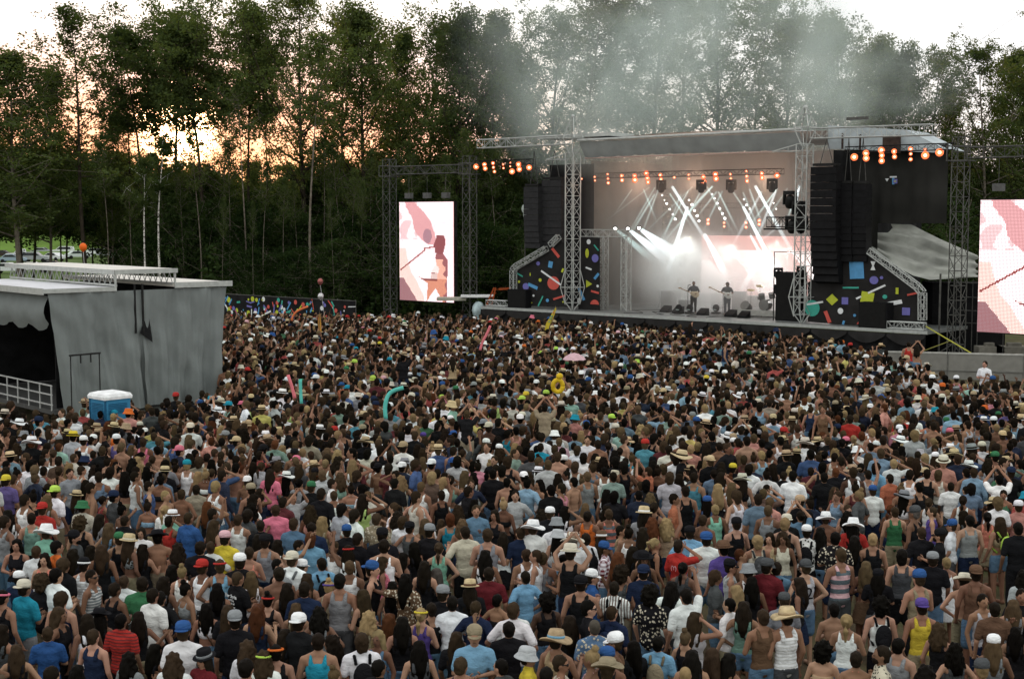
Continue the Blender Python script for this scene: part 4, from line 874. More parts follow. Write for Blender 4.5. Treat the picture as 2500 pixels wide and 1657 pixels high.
# ------------------------------------------------------------------ backstage tent and scaffold at the right
def tent():
    r = thing('backstage_tent', S(22, 12, 0), 'sagging grey tarpaulin roof behind the right wing, striped with folds', 'tent')
    Y = 76.0; tl_, tr_, bl, brr = at(2100, 545, Y + 2), at(2222, 548, Y + 2), at(2100, 590, Y - 3), at(2386, 678, Y - 7)
    kink = at(2385, 622, Y - 2)
    nU, nV = 40, 12; vs = []
    for i in range(nU + 1):
        s = i / nU; top = tl_.lerp(tr_, s / .38) if s < .38 else tr_.lerp(kink, (s - .38) / .62)
        botpts = [at(2100, 590, Y - 3), at(2150, 632, Y - 4), at(2225, 672, Y - 5), at(2270, 683, Y - 6), at(2388, 678, Y - 7)]
        q = s * 4; k = min(3, int(q)); bot = botpts[k].lerp(botpts[k + 1], q - k)
        for j in range(nV + 1):
            t = j / nV; p = top.lerp(bot, t); p = p + Vector((0, -.42 * math.sin(t * 24 + s * 6) - .12 * math.sin(t * 51 + s * 9), -.2 * math.sin(math.pi * t))); vs.append(p)
    m = MB(); m.add(vs, [(i * (nV + 1) + j, (i + 1) * (nV + 1) + j, (i + 1) * (nV + 1) + j + 1, i * (nV + 1) + j + 1) for i in range(nU) for j in range(nV)]); m.build('tarpaulin', mat('striped_grey_tarpaulin', (.30, .31, .285), .7, 0, .25, 1.2), r, True)
    a = at(2278, 690, 71.5); b = at(2400, 688, 70.5)
    MB().prism([Vector((a.x, 71.5, 0)), Vector((b.x + 1, 70, 0)), Vector((b.x + 1, 70, a.z)), Vector((a.x, 71.5, a.z))], (0, 2, 0)).build('dark_wall', M_BLACK, r)
    return r
tent()
r = thing('scaffold_railing', S(22, 2, 2), 'dark scaffold stair railing beside the right end of the stage', 'railing')
m = MB()
for z in (2.35, 2.95, 3.6, 4.3): m.bar(S(22.4, 2, z - .05), S(26.5, 1.2, z), .025, n=4)
for u in (22.4, 23.3, 23.6, 25.0, 26.4): m.bar(S(u, 2 - (u - 22.4) * .2, 0), S(u, 2 - (u - 22.4) * .2, 4.4), .025, n=4)
m.build('tube', M_GREYSTEEL, r)
MB().bar(S(22.2, .6, 0), S(22.2, .6, 4.7), .05, n=5).build('post', M_GREYSTEEL, r)
# small logo banner on the black sheet
r = thing('logo_banner', S(20, 2.9, 8.8), 'small blue and white logo hanging on the black sheet at the right', 'banner')
for k, (x, y, kd, c, w, h, ro) in enumerate(((1305, 500, 't', 'white', 14, 0, 180), (1348, 505, 'r', 'light_blue', 14, 56, 2), (1348, 482, 'r', 'white', 44, 10, 0), (1362, 512, 'r', 'violet', 26, 30, 0), (1362, 512, 'r', 'yellow', 14, 8, 0))):
    p = Q([(x, y)], OR)[0]; shape(r, p[0], p[1], 2.75, kd, c, w / 2.8, h / 2.8, ro, k)
# cart and orange steps left of the stage
p = on(1168, 757, 0.6)
r = thing('utility_cart', (p.x, 86, 0), 'white utility cart with canopy between the left screen and the stage', 'cart')
X = ray(1165, 740).x / ray(1165, 740).y * 88
MB().box((X, 88, 2.55), (2.0, 1.2, .12)).build('roof', M_WHITE, r); MB().box((X - 1.6, 88.5, 2.35), (1.8, 1.2, .18)).build('rear_panel', mat('cream_panel', (.4, .39, .33), .7), r)
b = MB().ell((X + .1, 87.6, 1.7), (.42, .5, .55), 8, 6); b.ell((X + .25, 87.5, .8), (.75, .7, .45), 8, 5); b.build('body', mat('pale_blue_plastic', (.42, .52, .55), .5, 0, .3, 3), r, True)
for s_ in (-.6, .6): MB().lathe([(.0, -.08), (.28, -.08), (.28, .08), (0, .08)], (X + s_, 87.2, .28), 10, Matrix.Rotation(R(90), 4, 'X')).build('wheel', M_TYRE, r)
r = thing('orange_steps', (X + 1, 87, 0), 'orange folding steel steps beside the left end of the deck', 'steps'); MO = mat('orange_steel', (.32, .07, .02), .6)
m = MB(); a = at(1186, 748, 87); b = at(1206, 702, 87); m.bar(a, b, .06).bar(a + Vector((.35, 0, 0)), b + Vector((.1, 0, 0)), .06); m.build('side_rail', MO, r)
for k in range(5): q = a.lerp(b, (k + .5) / 5); MB().bar(q, q + Vector((.28, 0, 0)), .035).build('rung', MO, r)
MB().bar(at(1217, 706, 87), at(1247, 704, 87), .09).build('crossbar', MO, r)

# ------------------------------------------------------------------ left stage: a folded-out mobile stage with grey curtains
A = Vector((-15.85, 48.5, 0)); ad = Vector((.7474, .6643, 0)); bdv = Vector((-.6643, .7474, 0))
def Lq(a, b, z): return A + ad * a + bdv * b + Vector((0, 0, z))
ls = thing('side_stage', A, 'small mobile stage hung with grey curtains at the left', 'stage')
M_CUR = mat('grey_curtain_cloth', (.185, .205, .205), .85, 0, .05, 2.5, bump=.2)
def LB_(a0, a1, b0, b1, z0, z1, name, m): return MB().prism([Lq(a0, b0, z0), Lq(a1, b0, z0), Lq(a1, b1, z0), Lq(a0, b1, z0)], (0, 0, z1 - z0)).build(name, m, ls)
def curtain(a0, a1, ztop, zbot, slant0, slant1, name, seed, opening=False):
    nA, nZ = 70, 26; vs = []
    for i in range(nA + 1):
        s = i / nA
        for j in range(nZ + 1):
            t = j / nZ; a = (a0 + (a1 - a0) * s) + t * (slant0 * (1 - s) + slant1 * s)
            fold = .075 * math.sin(s * 26 + seed + 1.5 * t) * (.3 + .7 * t) + .03 * abs(math.sin(s * 41 + seed * 2 - t * 1.2)) * (.4 + t) - .12 + .05 * mnoise.noise((s * 9 + seed, t * 1.2, 0)) + .035 * mnoise.noise((s * 22, t * 5, seed)) + .07 * math.sin((s * 9 - t * 3) * 2 + seed) * t + .06 * mnoise.noise((s * 3 + t * 2, t * 6 - s * 4, seed + 5))
            vs.append(Lq(a, -.12 + fold * 1.4, ztop(s) + (zbot - ztop(s)) * t))
    m = MB(); m.add(vs, [(i * (nZ + 1) + j, (i + 1) * (nZ + 1) + j, (i + 1) * (nZ + 1) + j + 1, i * (nZ + 1) + j + 1) for i in range(nA) for j in range(nZ)]); return m.build(name, M_CUR, ls, True)
curtain(-.12, 3.45, lambda s: 4.83, .62, .55, .25, 'curtain', 1.0)
curtain(3.35, 6.75, lambda s: 4.83, .62, .05, -.35, 'curtain', 4.0)
MB().add([Lq(3.4, -.3, 4.75), Lq(3.62, -.3, 4.75), Lq(3.6, -.34, 3.7), Lq(3.68, -.38, 2.95), Lq(3.2, -.38, 3.3), Lq(3.38, -.34, 3.8)], [(0, 1, 2, 3, 4, 5)]).build('dark_gap_patch', M_BLACK, ls)  # flat black patch over the cloth paints the dark of the opening
m = MB(); m.bar(Lq(.45, -.22, .62), Lq(3.4, -.28, .60), .03, n=4); m.bar(Lq(3.4, -.28, .66), Lq(6.4, -.22, .66), .035, n=4); m.build('hem_strap', M_DARK, ls)
m = MB(); vs = []
for i in range(41): a = .4 + 6.1 * i / 40; w = .04 * math.sin(a * 6); vs += [Lq(a, -.12 + w, .7), Lq(a + .02, -.1 + w, .0)]
m.add(vs, [(2 * k, 2 * k + 2, 2 * k + 3, 2 * k + 1) for k in range(40)]); m.build('skirt', M_CUR, ls, True)
LB_(.1, 6.5, .05, 9, .62, .78, 'deck', mat('left_deck', (.07, .07, .07), .8))
M_ROOF = mat('pale_roof_panel', (.62, .63, .67), .6, 0, .06, 1); M_ROOFT = mat('cream_roof_panel', (.68, .66, .62), .6, 0, .06, 1)
LB_(-.3, 2.35, -.35, 9, 4.84, 4.96, 'near_roof_wing', M_ROOF)
LB_(-.32, 2.35, -.38, -.352, 4.83, 4.98, 'near_roof_edge', M_ALU); LB_(-.34, -.302, -.38, 9, 4.78, 5.0, 'eave_edge', M_ALU)
LB_(4.6, 6.95, -.35, 9, 4.90, 5.02, 'far_roof_wing', M_ROOFT); LB_(4.6, 6.97, -.38, -.352, 4.86, 5.06, 'far_roof_edge', M_ALU)
LB_(2.3, 4.7, -.35, 9.2, 5.42, 5.56, 'raised_roof', M_ROOFT); LB_(2.27, 4.73, -.38, -.352, 5.41, 5.57, 'raised_roof_edge', M_ALU); LB_(2.26, 2.299, -.38, 9.2, 5.40, 5.57, 'raised_roof_side', M_ALU)
for a in (2.4, 4.6):
    m = MB(); m.bar(Lq(a, -.25, 5.02), Lq(a, 9, 5.02), .05, n=4)
    for k in range(22): b0 = -.2 + k * .42; m.bar(Lq(a, b0, 5.05), Lq(a, b0 + .21, 5.4), .018, n=3); m.bar(Lq(a, b0 + .42, 5.05), Lq(a, b0 + .21, 5.4), .018, n=3)
    m.build('roof_truss', M_ALU, ls)
for a in (2.35, 4.65): MB().bar(Lq(a, -.3, 4.95), Lq(a, -.3, 5.4), .05, n=4).build('roof_post', M_ALU, ls)
for a in (3.05, 3.35): MB().bar(Lq(a, -.32, 5.05), Lq(a, -.36, 3.3), .04, n=4).build('hydraulic_post', M_DARK, ls)
# open side at the left: backdrop, rolled grey cloth, railing
LB_(5.5, 5.6, .1, 8.8, .8, 4.8, 'inner_drape', M_BLACK); LB_(.3, 5.5, 8.6, 8.7, .8, 4.8, 'inner_drape', M_BLACK)
LB_(.35, 6.4, .30, .34, .8, 4.8, 'inner_lining', M_BLACK)
m = MB(); vs = []
for i in range(31):
    b = .02 + 8.6 * i / 30; sag = .28 * abs(math.sin(i * .55)) ** .7
    for j in range(6): t = j / 5; vs.append(Lq(.05 - .22 * math.sin(math.pi * t) + .03 * math.sin(i * 2.1 + j), b, 4.72 - t * (.95 + sag)))
m.add(vs, [(i * 6 + j, (i + 1) * 6 + j, (i + 1) * 6 + j + 1, i * 6 + j + 1) for i in range(30) for j in range(5)]); m.build('gathered_curtain', M_CUR, ls, True)
r = thing('stage_railing', Lq(.0, .2, .7), 'white steel railing along the open edge of the left stage', 'railing')
m = MB()
for z in (.95, 1.3, 1.62): m.bar(Lq(.1, .1, z), Lq(.1, 8, z), .03, n=5)
m.build('rail', mat('galvanised_rail', (.42, .43, .43), .5, .3), r)
for k in range(9): MB().bar(Lq(.1, .15 + k * .95, .75), Lq(.1, .15 + k * .95, 1.62), .03, n=5).build('post', MATS['galvanised_rail'], r)
# goal-shaped thin pipe stand
r = thing('pipe_stand', at(205, 1010, 46), 'thin black goal-shaped pipe stand in front of the grey curtain', 'stand')
x0, x1 = at(172, 868, 46).x, at(240, 860, 46).x; zt = at(172, 868, 46).z
m = MB().bar((x0, 46, 0), (x0, 46, zt), .02, n=6); m.build('upright', M_DARK, r); MB().bar((x1, 46.1, 0), (x1, 46.1, zt + .08), .02, n=6).build('upright', M_DARK, r)
MB().bar((x0 - .05, 46, zt), (x1 + .05, 46.1, zt + .08), .03, n=6).build('crossbar', M_DARK, r)
for s_ in (.35, .7): q = Vector((x0, 46, zt)).lerp(Vector((x1, 46.1, zt + .08)), s_); MB().bar(q, q - Vector((0, 0, .28)), .025, n=5).build('hook', M_DARK, r)
# portable toilet
M_BLUE = mat('blue_plastic', (.04, .20, .36), .5, 0, .1, 3)
pt = thing('portable_toilet', (at(268, 950, 41.8).x, 41.8, 0), 'blue portable toilet with white roof before the grey curtain', 'portable toilet', rz=R(-43))
c0 = Vector(pt.location); RZ = R(-43)
def PB(cx, cy_, cz, sx, sy, sz, name, m, parent=None):
    M = Matrix.Translation(c0) @ Matrix.Rotation(RZ, 4, 'Z') @ Matrix.Translation(Vector((cx, cy_, cz))); return MB().box((0, 0, 0), (sx, sy, sz), M=M).build(name, m, parent or pt)
PB(0, 0, 1.07, .84, .84, 2.05, 'cabin', M_BLUE)
M = Matrix.Translation(c0) @ Matrix.Rotation(RZ + R(45), 4, 'Z'); MB().lathe([(.655, 2.08), (.665, 2.16), (.60, 2.24), (.35, 2.29), (0.01, 2.31)], n=4, M=M).build('roof', mat('white_plastic', (.78, .8, .82), .4), pt)
for f in range(2):
    for k in range(7):
        (PB(0, -.428, 1.95 - k * .045, .62, .02, .018, 'vent_slot', mat('darker_blue', (.015, .09, .18), .5)) if f == 0 else PB(.428, 0, 1.95 - k * .045, .02, .62, .018, 'vent_slot', MATS['darker_blue']))
PB(0, -.428, .95, .66, .015, 1.6, 'door', mat('blue_door', (.03, .16, .31), .5)); PB(.2, -.437, 1.2, .2, .008, .09, 'notice', CM['white']); PB(.432, -.15, 1.2, .006, .3, .2, 'notice', CM['white']); PB(.437, -.15, 1.2, .006, .26, .05, 'notice_band', CM['red'])
PB(-.2, -.437, 1.22, .18, .008, .22, 'notice', M_DARK)
for s_ in (-1, 1):
    PB(s_ * .41, -.41, 1.07, .05, .05, 2.05, 'corner_post', MATS['darker_blue'])

# ------------------------------------------------------------------ people
def remesh(mb, vox, ratio, name, smooth=2):
    me = bpy.data.meshes.new(name); me.from_pydata(mb.v, [], mb.f)
    bm = bmesh.new(); bm.from_mesh(me); bmesh.ops.recalc_face_normals(bm, faces=bm.faces[:]); bm.to_mesh(me); bm.free()
    o = bpy.data.objects.new('tmp', me); C.objects.link(o)
    m = o.modifiers.new('r', 'REMESH'); m.mode = 'VOXEL'; m.voxel_size = vox
    s = o.modifiers.new('s', 'SMOOTH'); s.iterations = smooth; s.factor = .5
    d = o.modifiers.new('d', 'DECIMATE'); d.ratio = ratio
    dg = bpy.context.evaluated_depsgraph_get(); me2 = bpy.data.meshes.new_from_object(o.evaluated_get(dg)); me2.name = name
    bpy.data.objects.remove(o); bpy.data.meshes.remove(me)
    me2.polygons.foreach_set('use_smooth', [True] * len(me2.polygons)); me2.materials.clear(); return me2
def cap(mb, a, b, ra, rb, n=8):
    a = Vector(a); b = Vector(b); mb.tube([a, a.lerp(b, .5), b], [ra, (ra + rb) / 2, rb], n); mb.ell(a, (ra, ra, ra), n, 5); mb.ell(b, (rb, rb, rb), n, 5)
# arms: (elbow, hand) for left (-x) and right (+x); the body faces +y
POSES = {
 'down': (((-.25, -.02, 1.16), (-.25, .10, .92)), ((.25, -.02, 1.16), (.25, .10, .92))),
 'front': (((-.25, .03, 1.17), (-.06, .26, 1.20)), ((.25, .03, 1.17), (.06, .26, 1.18))),
 'cup': (((-.25, -.02, 1.16), (-.25, .10, .92)), ((.27, .06, 1.18), (.20, .30, 1.32))),
 'raise': (((-.25, -.02, 1.16), (-.24, .10, .92)), ((.27, .08, 1.63), (.23, .14, 1.90))),
 'raisel': (((-.28, .08, 1.63), (-.24, .14, 1.90)), ((.25, -.02, 1.16), (.25, .10, .92))),
 'phone': (((-.27, .16, 1.58), (-.07, .24, 1.83)), ((.27, .16, 1.58), (.07, .24, 1.83))),
 'hips': (((-.36, -.08, 1.20), (-.17, .06, 1.03)), ((.36, -.08, 1.20), (.17, .06, 1.03))),
 'head': (((-.25, -.02, 1.16), (-.25, .10, .92)), ((.42, .06, 1.50), (.12, .02, 1.66))),
 'wide': (((-.42, .02, 1.40), (-.66, .10, 1.42)), ((.25, -.02, 1.16), (.25, .10, .92))),
 'guitar': (((-.30, .02, 1.20), (-.14, .24, 1.10)), ((.30, .04, 1.22), (.36, .26, 1.24))),
 'sitdrum': (((-.26, .10, 1.18), (-.20, .38, 1.14)), ((.26, .10, 1.18), (.20, .38, 1.20))),
}
def torso(mb, fem, g=0.0, top=True, hem=None):
    w = .92 if fem else 1.0; sh = .15 if fem else .165
    mb.ell((0, -.005, .96), ((.172 if fem else .162) + g, .115 + g, .14 + g * .5), 12, 8)
    mb.ell((0, 0, 1.10), ((.128 if fem else .146) + g, .095 + g, .17), 12, 8)
    mb.ell((0, 0, 1.27), (.152 * w + g, .112 + g, .18), 12, 8)
    if fem: mb.ell((-.07, .075, 1.27), (.07 + g * .5, .06 + g * .5, .07), 8, 6); mb.ell((.07, .075, 1.27), (.07 + g * .5, .06 + g * .5, .07), 8, 6)
    if top:
        mb.ell((0, -.005, 1.37), (.165 * w + g, .098 + g, .095 + g * .5), 12, 8)
        cap(mb, (-sh, 0, 1.42), (sh, 0, 1.42), .055 + g, .055 + g)
        cap(mb, (-sh * .8, 0, 1.445), (0, -.005, 1.50), .045 + g * .7, .055 + g * .3); cap(mb, (sh * .8, 0, 1.445), (0, -.005, 1.50), .045 + g * .7, .055 + g * .3)
def hand(mb, e, h, side):
    """a palm with four fingers and a thumb, slightly curled, along the forearm"""
    e = Vector(e); h = Vector(h); d = (h - e).normalized(); up = Vector((0, 1, 0)) if abs(d.y) < .8 else Vector((0, 0, 1)); s = d.cross(up).normalized(); n = s.cross(d)
    for k, (off, ln) in enumerate(((-.028, .062), (-.009, .072), (.010, .068), (.028, .052))):
        a = h + d * .055 + s * off; m = a + d * ln * .55 + n * .012; b = m + d * ln * .35 + n * .03
        mb.bar(a, m, .010, .009, 5); mb.bar(m, b, .009, .006, 5)
    a = h + s * (-.03 * side) + d * .01; mb.bar(a, a + d * .035 - s * (.035 * side), .012, .010, 5); mb.bar(a + d * .035 - s * (.035 * side), a + d * .065 - s * (.04 * side) + n * .01, .010, .007, 5)
BODY = {}; M_SKIN = colmat('skin', .6, var=.07); M_SKINI = colmat('skin_in_crowd', .6, inst='cskin', var=.07)
M_EYE = mat('dark_eyes', (.02, .015, .012), .4)
def body(fem, pose, sit=False):
    key = (fem, pose, sit)
    if key in BODY: return BODY[key]
    mb = MB(); torso(mb, fem)
    cap(mb, (0, -.01, 1.46), (0, .01, 1.56), .054 if not fem else .047, .05)
    mb.ell((0, .005, 1.645), (.074, .094, .112), 12, 9); mb.ell((0, .045, 1.60), (.052, .055, .062), 10, 7)
    mb.ell((0, .103, 1.63), (.014, .022, .024), 7, 5)
    for s in (-1, 1):
        mb.ell((s * .078, -.002, 1.635), (.014, .022, .032), 7, 5); mb.ell((s * .03, .083, 1.665), (.024, .016, .010), 7, 5)
        (el, ha) = POSES[pose][0 if s < 0 else 1]; shp = (s * (.165 if fem else .185), 0, 1.42)
        cap(mb, shp, el, .05, .040); cap(mb, el, ha, .040, .027)
        hv = Vector(ha); dv = (hv - Vector(el)).normalized(); cap(mb, hv, hv + dv * .055, .028, .030)
        hx = s * .085
        if sit: cap(mb, (hx, 0, .93), (s * .16, .40, .92), .088, .062); cap(mb, (s * .16, .40, .92), (s * .15, .42, .50), .058, .04); cap(mb, (s * .15, .40, .46), (s * .16, .56, .44), .04, .034)
        else: cap(mb, (hx, 0, .90), (s * .10, .015, .50), .092 if not fem else .096, .060); cap(mb, (s * .10, .01, .50), (s * .105, -.02, .09), .058, .038); cap(mb, (s * .105, -.04, .05), (s * .12, .14, .035), .042, .036)
    me = remesh(mb, .0155, .30, 'body')
    ex = MB(); 
    for s in (-1, 1): (el, ha) = POSES[pose][0 if s < 0 else 1]; hand(ex, el, ha, s)
    ex.mi = 1
    for s in (-1, 1): ex.ell((s * .03, .093, 1.652), (.015, .008, .007), 6, 4)
    ex.ell((0, .092, 1.588), (.024, .010, .006), 6, 4)
    BODY[key] = join([(me, None), (ex.mesh('x', True), None)], 'body'); BODY[key].materials.append(M_SKIN); BODY[key].materials.append(M_EYE)
    return BODY[key]
def arrays(me):
    nv = len(me.vertices); co = np.empty(nv * 3); me.vertices.foreach_get('co', co)
    nl = len(me.loops); lv = np.empty(nl, int); me.loops.foreach_get('vertex_index', lv)
    npo = len(me.polygons); ls_ = np.empty(npo, int); lt = np.empty(npo, int); mi = np.empty(npo, int); me.polygons.foreach_get('loop_start', ls_); me.polygons.foreach_get('loop_total', lt); me.polygons.foreach_get('material_index', mi)
    return co, lv, ls_, lt, mi
def join(items, name):
    """items: (mesh, {old material index: new index} or None)"""
    CO, LV, LS, LT, MI = [], [], [], [], []; vo = lo = 0
    for me, mp_ in items:
        co, lv, l_s, lt, mi = arrays(me)
        if mp_ is not None: mi = np.array([mp_.get(int(x), int(x)) for x in mi]) if len(mi) else mi
        CO.append(co); LV.append(lv + vo); LS.append(l_s + lo); LT.append(lt); MI.append(mi); vo += len(co) // 3; lo += len(lv)
    co, lv, l_s, lt, mi = map(np.concatenate, (CO, LV, LS, LT, MI))
    me = bpy.data.meshes.new(name); me.vertices.add(vo); me.vertices.foreach_set('co', co); me.loops.add(lo); me.loops.foreach_set('vertex_index', lv); me.polygons.add(len(lt)); me.polygons.foreach_set('loop_start', l_s); me.polygons.foreach_set('loop_total', lt); me.polygons.foreach_set('material_index', mi)
    me.update(calc_edges=True); me.polygons.foreach_set('use_smooth', [True] * len(lt)); return me
TOPS = {}
def top(kind, fem, pose):
    key = (kind, fem, pose if kind in 'TLO' else '')
    if key in TOPS: return TOPS[key]
    mb = MB()
    if kind in 'TLO':                    # tee, long sleeves, open-neck shirt
        g = .022; torso(mb, fem, g); mb.ell((0, 0, .93), (.178 + (.01 if fem else 0), .135, .10), 12, 6)
        for s in (-1, 1):
            el, ha = POSES[pose][0 if s < 0 else 1]; a = Vector((s * .18, 0, 1.42)); e = Vector(el)
            if kind == 'L': cap(mb, a, e, .070, .055); cap(mb, e, e.lerp(Vector(ha), .85), .055, .042)
            else: cap(mb, a, a.lerp(e, .72), .072, .066)
    elif kind in 'KW':                   # vest with straps; W: wide straps, racer back
        g = .017; torso(mb, fem, g, top=False); mb.ell((0, 0, .95), (.175, .13, .13), 12, 6)
        mb.ell((0, -.01, 1.33), (.125 if kind == 'K' else .105, .118, .10), 12, 7)
        for s in (-1, 1): r_ = .030 if kind == 'K' else .024; mb.tube([(s * .095, -.105, 1.34), (s * .092, -.085, 1.43), (s * .088, -.01, 1.492), (s * .092, .07, 1.43), (s * .095, .10, 1.33)], [r_] * 5, 7)
    elif kind == 'D':
        g = .017; torso(mb, fem, g, top=False); mb.lathe([(.14, 1.14), (.2, .9), (.27, .55), (.26, .54), (.0, .56)], n=14, sy=.8)
        for s in (-1, 1): mb.tube([(s * .08, -.10, 1.34), (s * .078, -.01, 1.492), (s * .08, .10, 1.33)], [.02] * 3, 6)
    elif kind == 'R':                    # bikini or halter top
        mb.lathe([(.0, 1.20), (.150, 1.20), (.160, 1.25), (.150, 1.31), (.0, 1.31)], n=16, sy=.84)
        mb.ell((-.07, .08, 1.27), (.078, .062, .07), 8, 6); mb.ell((.07, .08, 1.27), (.078, .062, .07), 8, 6)
        for s in (-1, 1): mb.tube([(s * .07, .115, 1.33), (s * .06, .06, 1.47), (s * .035, -.06, 1.50)], [.016] * 3, 6)
    elif kind == 'C':                    # short top
        g = .019; mb.ell((0, 0, 1.27), (.152 * .92 + g, .112 + g, .15), 12, 8); mb.ell((-.07, .08, 1.27), (.082, .062, .075), 8, 6); mb.ell((.07, .08, 1.27), (.082, .062, .075), 8, 6)
        for s in (-1, 1): mb.tube([(s * .08, -.10, 1.34), (s * .078, -.01, 1.492), (s * .08, .10, 1.33)], [.024] * 3, 6)
    TOPS[key] = remesh(mb, .0165, .30, 'shirt'); return TOPS[key]
BOTS = {}
def bottom(kind, fem, sit=False):
    key = (kind, fem, sit)
    if key in BOTS: return BOTS[key]
    mb = MB(); g = .020
    mb.ell((0, -.005, .95), ((.172 if fem else .162) + g * .9, .115 + g, .12), 12, 8)
    for s in (-1, 1):
        if sit: cap(mb, (s * .085, 0, .93), (s * .16, .40, .92), .10, .078); cap(mb, (s * .16, .40, .92), (s * .15, .42, .52), .072, .06); continue
        if kind == 'shorts': cap(mb, (s * .085, 0, .89), (s * .10, .01, .58 if not fem else .72), .112, .098)
        elif kind == 'jeans': cap(mb, (s * .085, 0, .89), (s * .10, .015, .50), .108, .078); cap(mb, (s * .10, .015, .50), (s * .105, -.02, .11), .078, .062)
    if kind == 'skirt': mb.lathe([(.15, 1.04), (.20, .9), (.25, .66), (.24, .65), (.0, .67)], n=14, sy=.82)
    BOTS[key] = remesh(mb, .019, .30, kind); return BOTS[key]
def bumpy(me, amp, sc, seed=0):
    for v in me.vertices: v.co += v.normal * 0 + Vector(v.co - Vector((0, 0, 1.63))).normalized() * amp * mnoise.noise(v.co * sc + Vector((seed, 0, 0)))
    return me
HAIRS = {}
def hair(kind):
    if kind in HAIRS: return HAIRS[kind]
    mb = MB()
    def cap_(g=0.0, back=0.0): mb.ell((0, -.016 - back, 1.672), (.086 + g, .100 + g, .100 + g), 14, 9)
    if kind == 's': cap_(); mb.ell((0, -.045, 1.62), (.076, .06, .075), 12, 7); me = bumpy(remesh(mb, .012, .35, 'hair', 1), .010, 30, 1)
    elif kind == 'x': cap_(-.006); mb.ell((0, -.04, 1.62), (.074, .06, .07), 12, 7); me = remesh(mb, .012, .3, 'hair', 1)         # cropped
    elif kind == 'm': cap_(.012); mb.ell((0, -.055, 1.60), (.09, .06, .11), 12, 7); me = bumpy(remesh(mb, .013, .35, 'hair', 1), .018, 22, 4)
    elif kind == 'l':
        cap_(.008); mb.tube([(0, -.045, 1.68), (0, -.065, 1.58), (0, -.085, 1.45), (0, -.110, 1.33), (0, -.112, 1.22)], [.084, .088, .090, .070, .030], 12)
        for s in (-1, 1): mb.tube([(s * .06, .01, 1.66), (s * .085, -.01, 1.55), (s * .095, -.03, 1.42), (s * .09, -.08, 1.26)], [.04, .045, .05, .03], 8)
        me = bumpy(remesh(mb, .014, .35, 'hair', 1), .020, 16, 2)
    elif kind == 'w':
        cap_(.016); mb.tube([(0, -.045, 1.68), (0, -.07, 1.57), (0, -.09, 1.45), (0, -.11, 1.33)], [.09, .10, .108, .06], 12)
        for s in (-1, 1): mb.tube([(s * .07, .01, 1.66), (s * .10, -.01, 1.54), (s * .11, -.05, 1.42)], [.045, .055, .045], 8)
        me = bumpy(remesh(mb, .014, .4, 'hair', 1), .040, 20, 3)
    elif kind == 'b': cap_(.002); mb.ell((0, -.05, 1.62), (.072, .055, .07), 12, 7); mb.ell((0, -.055, 1.795), (.05, .05, .045), 10, 7); me = bumpy(remesh(mb, .012, .35, 'hair', 1), .012, 30, 5)
    elif kind == 'p': cap_(.003); mb.ell((0, -.05, 1.63), (.072, .055, .07), 12, 7); mb.tube([(0, -.10, 1.70), (0, -.155, 1.68), (0, -.165, 1.55), (0, -.15, 1.38)], [.03, .038, .042, .018], 9); me = bumpy(remesh(mb, .012, .4, 'hair', 1), .012, 25, 6)
    elif kind == 'c': mb.ell((0, -.025, 1.69), (.135, .135, .13), 14, 10); mb.ell((0, -.06, 1.60), (.12, .09, .10), 12, 7); me = bumpy(remesh(mb, .014, .45, 'hair', 1), .055, 24, 7)
    HAIRS[kind] = me; return me
HATS = {}
def hat(kind):
    """(crown mesh, band mesh or None)"""
    if kind in HATS: return HATS[kind]
    mb = MB(); band = None; Ty = Matrix.Translation((0, -.018, 0)) @ Matrix.Translation((0, 0, 1.70)) @ Matrix.Rotation(R(-9), 4, 'X')
    if kind in 'CX':
        mb.lathe([(.096, -.02), (.099, .02), (.092, .06), (.066, .09), (.03, .100), (.001, .102)], n=16, M=Ty, sy=1.1)
        sg = 1 if kind == 'C' else -1; pts = []
        for i in range(9): t = math.pi * i / 8; pts.append((math.cos(t) * .085, sg * (.085 + math.sin(t) * .085), -.02 - .012 * math.sin(t)))
        n = len(pts); M = Ty; mb.add([M @ Vector(p) for p in pts] + [M @ (Vector(p) + Vector((0, 0, .010))) for p in pts], [tuple(range(n)), tuple(range(2 * n - 1, n - 1, -1))] + [(i, i + 1, n + i + 1, n + i) for i in range(n - 1)] + [(n - 1, 0, n, 2 * n - 1)])
        me = mb.mesh('cap', True)
    else:
        P = {'H': ([(.215, -.035), (.205, -.02), (.112, -.008), (.108, .03), (.098, .075), (.085, .105), (.03, .095), (.001, .093)], [(.1135, -.004), (.1120, .026), (.1085, .028)]),
             'F': ([(.158, -.012), (.155, -.002), (.107, -.006), (.103, .04), (.094, .095), (.07, .108), (.03, .092), (.001, .088)], [(.1095, -.002), (.107, .032), (.103, .034)]),
             'U': ([(.150, -.060), (.146, -.055), (.108, .00), (.100, .06), (.088, .082), (.04, .09), (.001, .09)], None),
             'Y': ([(.195, .02), (.19, .03), (.108, -.012), (.104, .04), (.098, .09), (.075, .115), (.03, .10), (.001, .098)], [(.1115, -.006), (.108, .022), (.104, .024)])}[kind]
        mb.lathe([(P[0][0][0] - .01, P[0][0][1] - .006)] + P[0], n=20, M=Ty, sy=1.12); me = mb.mesh('hat', True)
        if kind in 'HY':
            for v in me.vertices:
                r_ = math.hypot(v.co.x, v.co.y + .02)
                if r_ > .13: v.co.z += (r_ - .12) * (.28 * math.cos(2 * math.atan2(v.co.y, v.co.x)) * -1 + .10 * math.sin(3 * math.atan2(v.co.y, v.co.x)))
        if P[1]: b = MB(); b.lathe(P[1], n=20, M=Ty, sy=1.12); band = b.mesh('band', True)
    HATS[kind] = (me, band); return HATS[kind]
